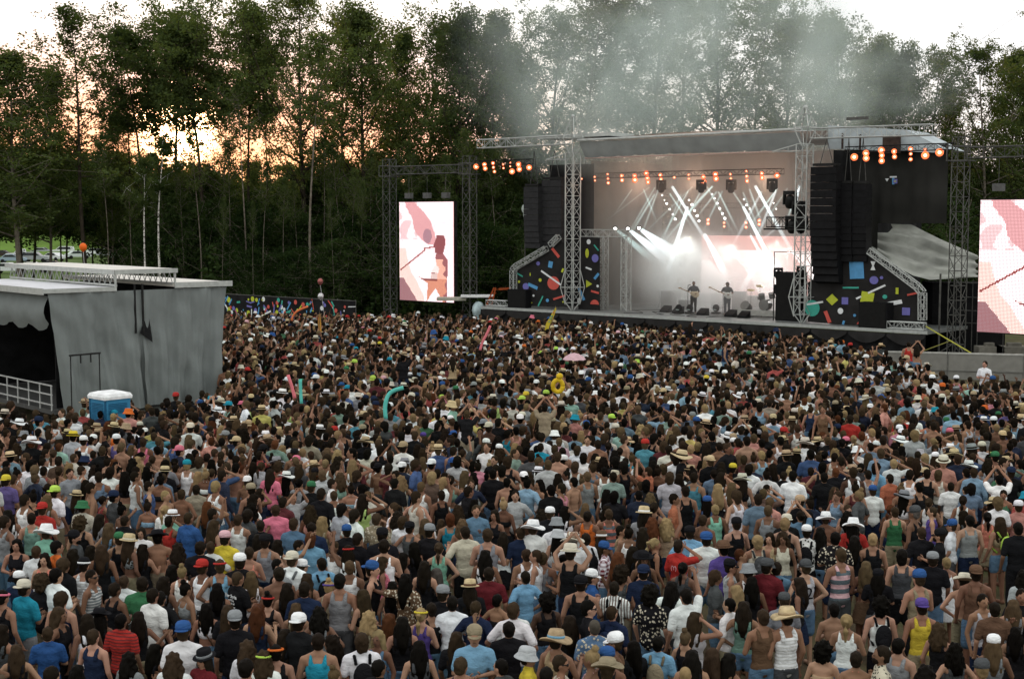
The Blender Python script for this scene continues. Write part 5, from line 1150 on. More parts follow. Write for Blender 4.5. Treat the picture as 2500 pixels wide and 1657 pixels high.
mb = MB(); mb.tube([(math.cos(t) * .096, -.015 + math.sin(t) * .112, 1.70 - .02 * math.sin(t)) for t in [i * math.pi / 8 for i in range(17)]], [.016] * 17, 6); HEADBAND = mb.mesh('headband', True)
mb = MB(); mb.ell((0, -.205, 1.22), (.135, .085, .20), 12, 9); mb.ell((0, -.26, 1.15), (.095, .05, .10), 10, 7); PACK = mb.mesh('backpack', True)
mb = MB()
for s in (-1, 1): mb.tube([(s * .09, -.15, 1.38), (s * .10, -.07, 1.475), (s * .10, .03, 1.485), (s * .115, .12, 1.36), (s * .14, .11, 1.18), (s * .13, -.1, 1.08)], [.021] * 6, 6)
STRAPS = mb.mesh('straps', True)
mb = MB(); mb.tube([(.13, -.13, 1.05), (.02, -.142, 1.25), (-.10, -.09, 1.47), (-.09, .08, 1.42), (.05, .15, 1.18), (.17, .08, 1.02)], [.012] * 6, 5); CROSS = mb.mesh('bag_strap', True)
mb = MB(); mb.ell((.23, -.02, .95), (.05, .12, .10), 10, 7); BAG = mb.mesh('shoulder_bag', True)
mb = MB(); mb.box((-.035, .088, 1.652), (.05, .02, .03)); mb.box((.035, .088, 1.652), (.05, .02, .03)); mb.box((0, .095, 1.658), (.03, .01, .008)); mb.box((-.075, .045, 1.658), (.01, .09, .01)); mb.box((.075, .045, 1.658), (.01, .09, .01)); GLASSES = mb.mesh('sunglasses')
mb = MB(); mb.ell((0, .06, 1.585), (.058, .055, .048), 10, 7); BEARD = mb.mesh('beard', True)
for me, m in ((GLASSES, M_DARK),): me.materials.append(m)

M_CLOTH = colmat('cloth'); M_HAIR = colmat('hair_strands', .55, var=.25)
PAT = {'': M_CLOTH, 'stripe': colmat('striped_cloth', pattern='stripe', col2=(.55, .56, .56)), 'redstripe': colmat('red_striped_cloth', pattern='stripe', col2=(.14, .03, .03)), 'wide': colmat('wide_striped_cloth', pattern='wide', col2=(.10, .13, .15)), 'vert': colmat('pinstriped_cloth', pattern='vert', col2=(.12, .07, .06)), 'plaid': colmat('plaid_cloth', pattern='plaid', col2=(.16, .03, .04)), 'bplaid': colmat('dark_plaid_cloth', pattern='plaid', col2=(.03, .035, .05)), 'floral': colmat('printed_cloth', pattern='spots', col2=(.02, .025, .02)), 'spots': colmat('flowered_cloth', pattern='spots', col2=(.55, .5, .4))}
COL = {'white': (.76, .78, .80), 'cream': (.55, .52, .43), 'grey': (.22, .235, .25), 'lightgrey': (.40, .42, .44), 'charcoal': (.065, .07, .075), 'black': (.012, .012, .014), 'navy': (.016, .025, .055), 'blue': (.03, .085, .24), 'lightblue': (.16, .33, .48), 'denim': (.10, .18, .28), 'teal': (.02, .24, .34), 'darkteal': (.015, .11, .13), 'mint': (.20, .44, .34), 'green': (.04, .15, .07), 'sage': (.16, .27, .22), 'lime': (.40, .60, .10), 'yellow': (.55, .45, .05), 'orange': (.55, .13, .03), 'red': (.38, .035, .03), 'maroon': (.13, .02, .025), 'salmon': (.55, .20, .15), 'pink': (.62, .17, .25), 'palepink': (.60, .38, .42), 'purple': (.09, .06, .24), 'khaki': (.26, .22, .15), 'brown': (.12, .07, .045), 'straw': (.50, .40, .24), 'tan': (.36, .27, .17), 'bare': (.3, .2, .1), 'gold': (.45, .30, .06)}
WORDS_C = {'lightgrey': 'light grey', 'lightblue': 'light blue', 'darkteal': 'dark teal', 'palepink': 'pale pink'}
HC = {'k': (.006, .005, .004), 'd': (.013, .0095, .0065), 'n': (.034, .0225, .0135), 'y': (.23, .162, .082), 'a': (.075, .028, .013), 'g': (.08, .07, .06), 'o': (.078, .053, .029)}
HW = {'k': 'black', 'd': 'dark', 'n': 'brown', 'y': 'blonde', 'a': 'auburn', 'g': 'grey', 'o': 'light brown'}
HK = {'s': 'short {} hair', 'x': 'cropped {} hair', 'm': 'tousled {} hair', 'l': 'long {} hair', 'w': 'wavy {} hair', 'b': '{} hair in a bun', 'p': '{} ponytail', 'c': 'bushy curly {} hair'}
HATW = {'C': 'cap', 'X': 'backward cap', 'H': 'wide-brimmed sun hat', 'F': 'small-brimmed hat', 'U': 'bucket hat', 'Y': 'cowboy hat'}
TOPW = {'T': 't-shirt', 'L': 'long-sleeved shirt', 'O': 'shirt', 'K': 'tank top', 'W': 'racerback vest', 'D': 'sundress', 'R': 'bikini top', 'C': 'short top', 'B': ''}
SK = [(.39, .225, .155), (.31, .172, .114), (.245, .131, .084), (.17, .087, .055), (.13, .065, .04), (.07, .036, .024)]
STAGE_C = Vector((12.0, 78.0))
PLACED = []
def wname(c): return WORDS_C.get(c, c)
def jit(c, a=.12): k = 1 + rnd.uniform(-a, a); return tuple(min(1, x * k * (1 + rnd.uniform(-.04, .04))) for x in c)
def child(par, name, me, m, col=None):
    o = bpy.data.objects.new(name, me); C.objects.link(o); o.parent = par
    if len(me.materials) == 0: me.materials.append(m)
    if me.materials[0] != m: o.material_slots[0].link = 'OBJECT'; o.material_slots[0].material = m
    if col: o.color = (*col, 1)
    return o
def person(px, py, spec, ht=None, group='concert crowd nearest the camera', loc=None, yaw=None, label=None):
    """spec: 'T:white s:d' + flags. head centre at px,py"""
    f = spec.split(); tk, tc_ = f[0].split(':'); pat = ''
    if '/' in tc_: tc_, pat = tc_.split('/')
    hk, hc = f[1].split(':'); fem = hk in 'lwpb' or tk in 'DRC'; opts = dict(q.split('=') if '=' in q else (q, '1') for q in f[2:])
    ht = ht or (rnd.gauss(1.66, .06) if fem else rnd.gauss(1.78, .075)); ht = min(1.92, max(1.55, ht))
    s = ht / 1.76
    p = on(px, py, 1.645 * s) if loc is None else Vector(loc)
    z0 = 0 if loc is None else loc[2]
    d2 = STAGE_C - Vector((p.x, p.y)); base = math.atan2(-d2.x, d2.y) if yaw is None else yaw
    dy = 0
    if 'face' in opts: dy = R(180 + rnd.uniform(-25, 25))
    elif 'sl' in opts: dy = R(80 + rnd.uniform(-15, 15))
    elif 'sr' in opts: dy = R(-80 + rnd.uniform(-15, 15))
    elif yaw is None: dy = R(rnd.gauss(0, 22))
    pose = opts.get('pose') or ('down' if yaw is not None else rnd.choice(('down', 'down', 'front', 'front', 'cup', 'down', 'hips')))
    skin = SK[int(opts['sk'])] if 'sk' in opts else rnd.choice(SK[:4])
    sit = 'sit' in opts
    b = bpy.data.objects.new('person', body(fem, pose, sit)); C.objects.link(b); b.location = (p.x, p.y, z0); b.rotation_euler = (0, 0, base + dy); b.scale = (s * rnd.uniform(.96, 1.08), s, s); b.color = (*jit(skin, .1), 1)
    if tk != 'B': child(b, {'T': 't_shirt', 'L': 'shirt', 'O': 'shirt', 'K': 'tank_top', 'W': 'vest', 'D': 'dress', 'R': 'bikini_top', 'C': 'short_top'}[tk], top(tk, fem, pose), PAT[pat], jit(COL[tc_]))
    bt = opts.get('bot') or ('jeans' if sit else rnd.choice(('shorts', 'shorts', 'shorts', 'jeans') + (('skirt',) if fem else ())))
    bc = COL[opts['bc']] if 'bc' in opts else rnd.choice((COL['denim'], COL['navy'], COL['black'], COL['khaki'], COL['charcoal'], COL['denim']))
    if tk != 'D': child(b, bt, bottom(bt, fem, sit), M_CLOTH, jit(bc))
    hatted = [k for k in opts if k in ('C', 'X', 'H', 'F', 'U', 'Y')]
    hkk = 's' if (hatted and hk in 'scm') else hk
    if hk != '0': child(b, 'hair', hair(hkk), M_HAIR, jit(HC[hc], .25))
    desc_hat = ''
    if hatted:
        k = hatted[0]; hcx = opts[k]; c1, _, c2 = hcx.partition('+'); hm, bm_ = hat(k)
        h = child(b, 'cap' if k in 'CX' else 'hat', hm, M_CLOTH if k not in 'HFY' or c1 not in ('straw', 'tan') else mat_straw(), COL[c1])
        if bm_ is not None: child(h, 'hat_band', bm_, M_CLOTH, COL[c2] if c2 else COL['brown'])
        desc_hat = wname(c1) + ' ' + HATW[k] + ((' with a %s band' % wname(c2)) if c2 and k in 'HFY' else '')
    if 'hb' in opts: child(b, 'headband', HEADBAND, M_CLOTH, COL[opts['hb']])
    if 'bp' in opts: q = child(b, 'backpack', PACK, M_CLOTH, COL[opts['bp']]); child(q, 'strap', STRAPS, M_CLOTH, tuple(x * .6 for x in COL[opts['bp']]))
    if 'bag' in opts: child(b, 'bag_strap', CROSS, M_CLOTH, COL[opts['bag']])
    if 'gl' in opts: child(b, 'sunglasses', GLASSES, M_DARK)
    if 'beard' in opts: child(b, 'beard', BEARD, M_HAIR, HC[hc])
    if 'txt' in opts: lettering(b, opts['txt'], opts.get('tcol', 'black'), float(opts.get('tz', 1.22)), float(opts.get('ts', .2)))
    tw = ('bare-backed' if tk == 'B' else '')
    patw = {'': '', 'stripe': 'striped ', 'redstripe': 'striped ', 'wide': 'banded ', 'vert': 'pinstriped ', 'plaid': 'checked ', 'bplaid': 'checked ', 'floral': 'flowered ', 'spots': 'flowered '}[pat]
    look = ('bare-chested person' if tk == 'B' else 'person in %s %s%s' % (wname(tc_), patw, TOPW[tk]))
    head = desc_hat or HK.get(hk, 'short {} hair').format(HW[hc])
    ex = ''
    if 'bp' in opts: ex = ', %s backpack' % wname(opts['bp'])
    elif 'hb' in opts: ex = ', %s headband' % wname(opts['hb'])
    elif pose == 'phone': ex = ', both arms raised'
    elif pose in ('raise', 'raisel'): ex = ', one arm raised'
    elif pose == 'head': ex = ', hand at head'
    elif 'face' in opts: ex = ', facing the camera'
    elif 'gl' in opts: ex = ', sunglasses'
    b['category'] = 'person'; b['group'] = group
    core = '%s, %s%s' % (look, head, ex)
    b['label'] = label or core
    if label is None: PLACED.append([b, core, px, py, look.replace('person in ', '').replace('bare-chested person', 'bare chest'), desc_hat])
    return b
def mat_straw():
    return colmat('woven_straw', .9, var=.25)
def lettering(par, text, col, z, size):
    """words printed on the back of a shirt: real letters lying on the cloth"""
    for k, line in enumerate(text.replace('_', ' ').split('|')):
        cu = bpy.data.curves.new('letters', 'FONT'); cu.body = line; cu.size = size if k == 0 else size * (.55 if len(text) > 8 else 1.9); cu.align_x = 'CENTER'; cu.extrude = .004; cu.resolution_u = 2
        o = bpy.data.objects.new('tmp', cu); C.objects.link(o); dg = bpy.context.evaluated_depsgraph_get(); me = bpy.data.meshes.new_from_object(o.evaluated_get(dg)); bpy.data.objects.remove(o)
        me.materials.clear(); me.materials.append(M_CLOTH); q = bpy.data.objects.new('lettering', me); C.objects.link(q); q.parent = par; q.rotation_euler = (R(90), 0, 0); q.location = (0, -.148, z - (k * size * (.62 if len(text) > 8 else 1.55))); q.color = (*COL[col], 1)

# the people one can tell apart, in the order they stand in the photograph (z = zoomed view coordinates)
Z1 = """45,90,K:grey s:d;285,60,K:sage s:d;425,185,T:mint s:n H=white+white;150,300,K:black l:k face;330,360,T:white s:n;515,320,T:orange s:k;510,575,T:white s:k;175,600,T:navy s:d C=white;225,690,T:teal s:d X=cream bot=shorts bc=grey;25,770,K:black s:k hb=pink;555,790,K:navy m:n;540,930,K:black l:n sr;430,1100,T:blue s:n;150,1260,K:black l:n;845,1125,K:navy s:n sk=0;1095,985,T:red/redstripe s:k sk=3;780,985,K:white l:d sl;900,950,K:black l:k Y=black+black;1040,700,K:black s:d;1120,630,T:white s:n;830,585,K:grey/stripe s:d gl sr;762,480,K:white/stripe s:d X=black hb=white;675,235,T:charcoal s:k X=black beard sr;1275,190,T:white l:d face;1078,245,K:black s:n C=green;1172,270,C:grey/floral l:n F=straw+cream;1420,235,B:bare s:k Y=black+black pose=front;1530,85,K:red s:d pose=head;920,350,K:black l:n;820,350,K:black l:d;660,385,T:black l:d;575,480,T:black m:n;385,640,T:black c:n;725,105,K:black c:n;1130,80,T:black s:d;985,150,K:denim l:o;905,65,T:grey l:d;1610,340,K:maroon/bplaid w:d;1555,530,K:black l:k;1645,545,K:white b:y;1680,700,C:grey b:k;1830,500,K:white s:n X=red;1985,490,K:lightblue s:n hb=red sk=2;2165,450,T:black s:d C=white;2250,370,C:salmon s:n;2150,600,T:black s:n txt=For_Syria|and_Iraq|we_will_all|come_home tcol=white tz=1.36 ts=.085;2265,590,K:white l:o;2035,240,T:yellow s:d C=palepink;1810,325,T:black s:d;1900,320,T:white s:n;2150,70,K:white s:n;2330,250,K:black l:d;2240,30,T:charcoal m:d;1285,650,T:green s:d;1385,755,T:white s:d;1450,780,T:black s:k txt=92 tcol=maroon tz=1.24 ts=.12;1400,1255,K:black l:k pose=phone;1860,880,C:white l:k bag=brown;1655,1080,T:white s:n X=blue;2120,980,T:black s:d X=grey;2060,900,T:black l:n;2320,910,K:navy l:a;1835,1330,T:maroon l:d F=black+grey face gl;1570,1350,T:white w:n;2240,1240,T:white w:n;2225,1410,K:black s:k;1170,1340,T:grey w:k;400,430,K:salmon l:d face;1290,340,K:black l:d;470,1480,T:white s:d;20,1080,K:charcoal l:d;700,1450,K:black l:k;1250,960,K:black l:d;1960,700,K:black l:k;1480,640,K:charcoal l:d"""
Z2 = """195,-15,T:pink s:n;60,125,T:black s:d;360,110,T:denim s:n;520,150,T:navy s:d;620,90,K:khaki l:y;100,270,K:grey s:d C=black;215,300,K:white l:d;410,310,K:white s:d pose=phone beard sr;350,430,T:white s:n X=cream bp=grey;440,495,K:white s:n C=white;512,245,T:lightblue m:a;720,320,K:white s:n face beard;835,175,T:black s:d C=blue;850,355,K:white l:d hb=red pose=raisel;940,245,T:black s:d;1110,65,T:khaki/spots s:n;1175,310,W:white s:d;1160,215,T:black s:d C=black;1345,90,T:white m:n;1410,145,K:charcoal s:d X=black txt=o tcol=lime tz=1.30 ts=.001;1440,320,K:black l:k;1540,110,K:black l:o;1590,175,T:black s:d C=grey;1690,110,T:white l:n;1670,330,K:mint p:n;1770,65,W:teal m:a;1905,185,T:cream s:d;1880,120,C:tan w:o;2005,-10,T:denim s:n face;2170,30,K:black l:d face;2110,210,K:grey s:n;2250,230,K:white l:d;2090,400,K:white l:k sk=3 bag=brown;215,480,K:black s:k sr;225,560,B:bare s:d;610,470,O:lightblue s:d bp=black;480,610,K:brown l:n;680,680,K:khaki b:y hb=purple pose=front;865,500,K:white s:o;775,625,K:grey s:k;455,700,T:navy s:d;1075,520,K:black s:d X=blue sr;1170,460,K:pink l:n sr;1250,680,K:black l:k;1370,620,O:brown/spots l:k sk=4 pose=wide;1640,560,K:black l:g sl;1710,740,T:black s:d C=grey;1950,685,T:black l:d F=straw+brown;1790,825,T:white s:k;2005,870,T:navy s:n;2200,800,R:black s:k;2345,890,T:white s:n;45,890,K:black l:a;130,800,K:black b:k hb=red;380,880,W:khaki l:o;410,1000,T:black s:d X=white;590,930,K:grey w:k;580,1170,W:teal s:d;700,1190,K:brown w:d sl;975,760,C:black/floral l:n sl;970,1170,T:white m:n bp=black;1045,970,K:khaki w:y;1120,1140,K:denim l:y sr face;1225,980,T:black l:a;1510,930,W:purple p:y hb=yellow;1490,1230,K:charcoal l:k;1830,1150,T:black l:n pose=raise;1870,1390,K:navy s:n;1990,1120,O:lightblue s:n C=khaki face gl bot=jeans;2225,1400,T:charcoal s:k sl;1130,1410,T:black s:k;195,1270,K:black s:k hb=orange;90,1330,T:white w:n hb=lime;730,1480,K:black b:o;280,1120,K:black l:d;1340,1010,K:black l:k;1600,880,K:black s:d;2120,560,T:maroon s:d;1540,500,K:black l:d;1350,420,K:black l:k;2300,1060,T:black s:k;300,700,K:black l:d"""
Z3 = """230,145,T:white s:n H=white+lightgrey;440,110,T:white s:d U=grey;455,220,C:white l:k U=lightgrey;585,258,T:white s:d H=cream+brown;845,235,K:black l:n F=brown+white;565,370,K:black s:d F=cream+cream pose=phone;110,190,T:navy s:n;700,245,T:white s:d bp=black;720,40,K:orange s:d;910,20,W:salmon/wide s:n;1095,190,C:white b:d;1020,170,K:tan s:d sr;1220,190,K:black l:d;1300,110,K:salmon w:a;1230,20,T:grey l:d F=straw+white;1430,115,K:tan w:y pose=raise;1330,290,K:black p:y sr;1545,310,T:red s:d pose=head txt=(Y) tcol=palepink tz=1.27 ts=.10;1580,510,K:charcoal p:k;1640,190,O:lightblue s:d C=black;1790,250,T:white s:d X=blue;1760,75,K:brown s:n;1870,-20,K:mint s:y;2060,110,W:black s:d C=black;2250,265,K:cream m:y bp=charcoal;1940,335,T:purple m:k F=brown+brown;2100,390,K:brown s:a sr;2010,495,K:lightgrey s:d C=black sr;2165,535,K:white s:d U=grey bag=black;2340,490,T:maroon s:d U=charcoal;165,390,K:white s:n;315,420,W:grey s:n;250,400,K:white s:n sl;875,330,O:white/plaid s:n C=blue sr;1000,420,K:charcoal l:a;500,440,R:brown l:k sl;1225,430,K:black l:n Y=black+black face;1225,550,T:navy s:d X=navy;155,590,T:lightblue s:d;660,650,K:black s:d X=black;765,590,T:blue s:d C=white sr;960,690,O:white/vert s:d bp=black;940,910,T:navy x:n bp=navy;730,870,T:black s:k sr gl;350,810,K:black c:k sk=5;50,890,T:white s:n;1480,690,T:white l:k bp=black;1605,760,T:white s:k pose=raise sk=2;1690,970,K:lightgrey l:n pose=head;1875,590,T:charcoal m:n sr;1995,840,T:white s:k sl;2130,870,K:sage l:d bag=black;2050,720,K:black l:y sl;440,1160,K:tan s:d H=tan+lightblue;185,1310,T:yellow s:d U=lightgrey sr;480,1370,K:cream s:n sr gl;750,1330,R:palepink b:y sl;780,1040,T:denim/spots x:g;960,1180,K:brown s:n C=white sl;900,1310,K:black s:n C=blue;900,1430,K:navy s:n Y=khaki+khaki;1290,750,T:black/spots c:k;1355,1190,O:lightblue s:k bp=khaki;1605,1140,K:black b:o;1660,1320,K:black l:k;1840,1300,R:white l:n;2000,1345,K:brown l:k;1600,1470,K:cream x:y;350,1480,T:black s:k;560,1000,K:black l:d;1130,1230,T:black l:k;1030,560,K:charcoal c:d;1130,360,K:black l:d;2300,950,K:brown s:n pose=front;2200,640,K:black l:k"""
Z4 = """210,110,K:black s:y;70,240,K:tan l:d face;190,240,K:cream w:n face;405,180,O:white/floral s:d C=white bp=black;575,60,B:bare s:n H=white+lightgrey;825,120,T:red l:k H=white+white;665,240,T:black/spots s:k bot=shorts;1000,250,K:black s:y;530,190,K:black l:k;840,270,K:black l:k;1375,10,W:black s:g C=charcoal txt=BULLS|3 tcol=gold tz=1.34 ts=.10;1440,190,T:black s:n;1200,0,K:green s:n;1535,0,K:purple s:n sl txt=24 tcol=palepink tz=1.2 ts=.12;1600,215,T:black s:d C=black sl beard;1710,125,T:white s:n C=blue sl;1875,80,W:grey s:k;2145,95,C:tan l:n bp=lime bot=shorts bc=denim;2310,150,T:black s:k bot=jeans bc=black;2035,50,K:salmon p:k;710,390,K:palepink/wide s:n bot=shorts bc=charcoal;390,500,K:lightgrey s:n X=charcoal bot=shorts bc=denim txt=2 tcol=black tz=1.16 ts=.28;135,510,O:denim s:d bp=black;45,495,T:maroon s:d C=charcoal;940,500,R:brown l:o bot=skirt bc=brown;1265,400,K:charcoal m:k bot=shorts bc=black;1050,580,T:black l:k C=black pose=front;1415,600,K:khaki s:n C=blue pose=front;1540,430,T:black s:d C=grey;1665,460,D:white s:y;1825,630,B:bare s:d Y=cream+brown bot=shorts bc=khaki;1930,560,K:brown s:d X=brown;1995,805,K:lightgrey s:d face bot=shorts bc=navy;2100,880,T:brown s:d;2270,850,K:grey l:o;1440,860,K:yellow s:d X=purple;1070,850,W:white c:k bp=black sk=0;765,990,W:white p:y;220,950,K:white/stripe s:d H=straw+tan;200,800,T:grey s:n C=charcoal;330,650,K:black l:d sl;555,1260,R:tan c:k;850,1330,R:salmon s:d;1080,1290,O:cream/floral s:d sl beard;1235,1210,K:grey s:k;1600,1070,K:black w:n;1740,1260,K:charcoal w:k;2090,1190,K:grey l:o C=white;2345,760,T:black s:d face;1980,1420,K:charcoal s:y C=charcoal;2290,1100,K:black l:k;1480,1470,K:black w:k"""
def lay(z, ox):
    for row in z.split(';'):
        x, y, sp = row.split(',', 2); person(ox + float(x) / 3.697, 1250 + float(y) / 3.697, sp)
for z, ox in ((Z1, 0), (Z2, 620), (Z3, 1240), (Z4, 1860)): lay(z, ox)

# ------------------------------------------------------------------ who else stands in the crowd
def rcol(tab):
    x = rnd.random() * sum(w for _, w in tab)
    for c, w in tab:
        x -= w
        if x <= 0: return c
    return tab[-1][0]
TOPC = [('black', 34), ('white', 38), ('grey', 8), ('lightgrey', 6), ('charcoal', 9), ('navy', 8), ('blue', 4), ('lightblue', 5), ('denim', 4), ('teal', 3), ('red', 3), ('maroon', 3), ('orange', 1), ('salmon', 2), ('mint', 2), ('green', 2), ('sage', 2), ('yellow', 1), ('khaki', 3), ('brown', 3), ('cream', 7), ('purple', 1), ('pink', 1), ('lime', .5)]
HATC = [('white', 14), ('black', 12), ('navy', 7), ('blue', 9), ('grey', 7), ('cream', 8), ('straw', 7), ('red', 4), ('green', 2), ('khaki', 5), ('teal', 2), ('palepink', 2), ('pink', 1), ('lime', 1), ('yellow', 1), ('orange', 1), ('tan', 4)]
HAIRC = [('k', 26), ('d', 36), ('n', 26), ('o', 10), ('y', 8), ('a', 4)]
# where the ground is covered by the crowd, as a shape seen in the photograph (head height)
REGION = [(-420, 1800), (-420, 1012), (-10, 1012), (40, 1003), (110, 1008), (225, 992), (380, 985), (500, 965), (545, 940), (530, 860), (535, 790), (540, 766), (700, 768), (860, 766), (1050, 768), (1190, 776), (1450, 790), (1650, 800), (1900, 818), (2050, 838), (2150, 858), (2250, 902), (2360, 925), (2500, 930), (2900, 935), (2900, 1800)]
HOLES = [((2330, 1390), 80, 60), ((2420, 1440), 90, 70), ((2290, 1330), 45, 40)]
def inside(px, py):
    if not poly_in(px, py, REGION): return False
    return all(((px - c[0]) / a) ** 2 + ((py - c[1]) / b) ** 2 > 1 for c, a, b in HOLES)
GRID = {}
def free(x, y, d):
    gx, gy = int(x // .6), int(y // .6)
    for i in (-1, 0, 1):
        for j in (-1, 0, 1):
            for qx, qy in GRID.get((gx + i, gy + j), ()):
                if (qx - x) ** 2 + (qy - y) ** 2 < d * d: return False
    return True
def occupy(x, y): GRID.setdefault((int(x // .6), int(y // .6)), []).append((x, y))
for q in PLACED: occupy(q[0].location.x, q[0].location.y)
FRONT_Y = max(q[0].location.y for q in PLACED)
cand = []
Y = 14.5
while Y < 92:
    st_ = .56 if Y < 32 else .445; halfw = Y * .47 + 1.5; X = -halfw
    while X < halfw:
        x = X + rnd.uniform(-.24, .24); y = Y + rnd.uniform(-.24, .24); px, py = project((x, y, 1.64))
        if inside(px, py): cand.append((x, y, px, py))
        X += st_
    Y += st_ * .92
rest = []
room_left = 300 - len(PLACED); near = []
for x, y, px, py in cand:
    d = .47 if y < 31.5 else .31
    if not free(x, y, d): continue
    if y < 31.5 and rnd.random() < .10: continue
    occupy(x, y); rest.append((x, y, px, py))
NEARP = [(q[2], q[3]) for q in PLACED]
def covers(px, py):
    '''would a stranger here hide the body of someone the photograph shows'''
    s_ = (py - 530) / 5.7
    return any(abs(px - a) < .31 * s_ and -.12 * s_ < py - b < .66 * s_ for a, b in NEARP)
rest = [q for q in rest if q[3] < 1235 or not covers(q[2], q[3])]
def random_spec(near_=False):
    fem = rnd.random() < .40; hc = rcol(HAIRC)
    if fem: tk = rnd.choice('KKKKCCTRD'[:8]); hk = rnd.choice('llllwwppb')
    else: tk = rnd.choice('TTTTTTKKWB'); hk = rnd.choice('ssssssmx')
    c = rcol(TOPC); sp = '%s:%s %s:%s' % (tk, 'bare' if tk == 'B' else c, hk, hc)
    if rnd.random() < (.30 if not fem else .14): k = rnd.choice('CCXXXUFH' if not fem else 'CCFHHU'); sp += ' %s=%s' % (k, rcol(HATC) if k in 'CXU' else rnd.choice(('straw', 'cream', 'white', 'tan', 'straw', 'black')))
    r_ = rnd.random()
    if r_ < .03: sp += ' pose=phone'
    elif r_ < .06: sp += ' pose=raise'
    if rnd.random() < .05: sp += ' bp=' + rnd.choice(('black', 'navy', 'grey'))
    return sp
rest.sort(key=lambda q: q[1])
many = []
for x, y, px, py in rest:
    if room_left > 0 and y > 16.9 and 0 < px < 2500 and y < 31.5: person(px, py, random_spec(True), loc=(x, y, 0)); room_left -= 1
    else: many.append((x, y, px, py))
# every label its own: add the nearest striking neighbour where two read the same
from collections import defaultdict
by = defaultdict(list)
for q in PLACED: by[q[1]].append(q)
uniq = [q for q in PLACED if len(by[q[1]]) == 1]
hatu = defaultdict(list)
for q in PLACED:
    if q[5]: hatu[q[5]].append(q)
lm = [(q, 'the ' + q[5]) for q in PLACED if q[5] and len(hatu[q[5]]) == 1]
topu = defaultdict(list)
for q in PLACED: topu[q[4]].append(q)
lm += [(q, 'the ' + q[4]) for q in PLACED if len(topu[q[4]]) == 1 and q[4] != 'bare chest']
used = set(q[0]['label'] for q in uniq)
for core, qs in by.items():
    if len(qs) == 1: continue
    for q in qs:
        opts_ = sorted(lm, key=lambda m_: (m_[0][2] - q[2]) ** 2 + (m_[0][3] - q[3]) ** 2)
        for m_, w in opts_:
            if m_ is q: continue
            dx, dy_ = q[2] - m_[2], q[3] - m_[3]
            rel = ('behind' if dy_ < 0 else 'in front of') if abs(dy_) > abs(dx) * .8 else ('left of' if dx < 0 else 'right of')
            short = core if len(core.split()) < 9 else core.split(',')[0] + ',' + core.split(',')[1]
            lb = short + ', ' + rel + ' ' + w
            if len(lb.split()) > 16: continue
            if lb not in used: used.add(lb); q[0]['label'] = lb; break

# ------------------------------------------------------------------ the mass of the crowd: one object
def icol(name): return colmat(name + '_in_crowd', .85, inst=name, var=.12)
I_SK, I_TOP, I_BOT, I_HAIR, I_HAT = (icol(n) for n in ('cskin', 'ctop', 'cbot', 'chair', 'chat'))
crowd_col = bpy.data.collections.new('crowd_figures')
protos = []
def proto(tk, fem, pose, hk, hatk, pack=False):
    items = [(body(fem, pose), {0: 0, 1: 5})]
    if tk != 'B': items.append((top(tk, fem, pose), {0: 1}))
    if tk != 'D': items.append((bottom('shorts', fem), {0: 2}))
    items.append((hair(hk), {0: 3}))
    if hatk:
        hm, bm_ = hat(hatk); items.append((hm, {0: 4}))
        if bm_ is not None: items.append((bm_, {0: 3}))
    if pack: items.append((PACK, {0: 2}))
    me = join(items, 'crowd_figure')
    for m in (I_SK, I_TOP, I_BOT, I_HAIR, I_HAT, M_EYE): me.materials.append(m)
    o = bpy.data.objects.new('figure_%02d' % len(protos), me); crowd_col.objects.link(o); protos.append((tk, fem, pose, hk, hatk)); return o
for sp in (('T', 0, 'down', 's', ''), ('T', 0, 'front', 's', ''), ('T', 0, 'cup', 'm', ''), ('T', 0, 'hips', 's', ''), ('T', 0, 'raise', 's', ''), ('T', 0, 'phone', 's', ''), ('T', 0, 'front', 's', 'C'), ('T', 0, 'down', 's', 'X'), ('T', 0, 'cup', 's', 'X'), ('T', 0, 'down', 's', 'F'), ('T', 0, 'down', 's', 'H'), ('T', 0, 'front', 's', 'U'),
           ('K', 0, 'down', 's', ''), ('K', 0, 'front', 's', ''), ('K', 0, 'hips', 'm', ''), ('K', 0, 'down', 's', 'X'), ('K', 0, 'raise', 's', ''), ('K', 0, 'front', 's', 'C'), ('W', 0, 'down', 's', ''), ('B', 0, 'down', 's', ''), ('B', 0, 'front', 's', 'X'), ('B', 0, 'hips', 's', ''),
           ('K', 1, 'down', 'l', ''), ('K', 1, 'front', 'l', ''), ('K', 1, 'hips', 'w', ''), ('K', 1, 'cup', 'p', ''), ('C', 1, 'down', 'l', ''), ('C', 1, 'front', 'w', ''), ('R', 1, 'down', 'b', ''), ('T', 1, 'down', 'l', ''), ('T', 1, 'front', 'p', ''), ('K', 1, 'phone', 'l', ''), ('K', 1, 'raise', 'w', ''), ('C', 1, 'down', 'l', 'H'), ('K', 1, 'front', 'l', 'F'), ('K', 1, 'down', 'l', 'C'), ('D', 1, 'down', 'l', ''), ('K', 1, 'down', 'b', ''), ('T', 0, 'down', 'x', ''), ('T', 0, 'down', 'm', ''), ('L', 0, 'down', 's', ''), ('T', 0, 'cup', 's', ''), ('C', 1, 'cup', 'p', ''), ('T', 1, 'hips', 'b', ''), ('T', 0, 'head', 's', ''), ('K', 1, 'head', 'l', '')):
    proto(*sp)
plain = [i for i, q in enumerate(protos) if not q[4] and q[2] not in ('raise', 'phone')]
hatp = [i for i, q in enumerate(protos) if q[4]]; arms = [i for i, q in enumerate(protos) if q[2] in ('raise', 'phone')]
P = []; A_ = defaultdict(list)
def soft(c, k=.22): g = sum(c) / 3; return tuple(x_ * (1 - k) + g * k for x_ in c)
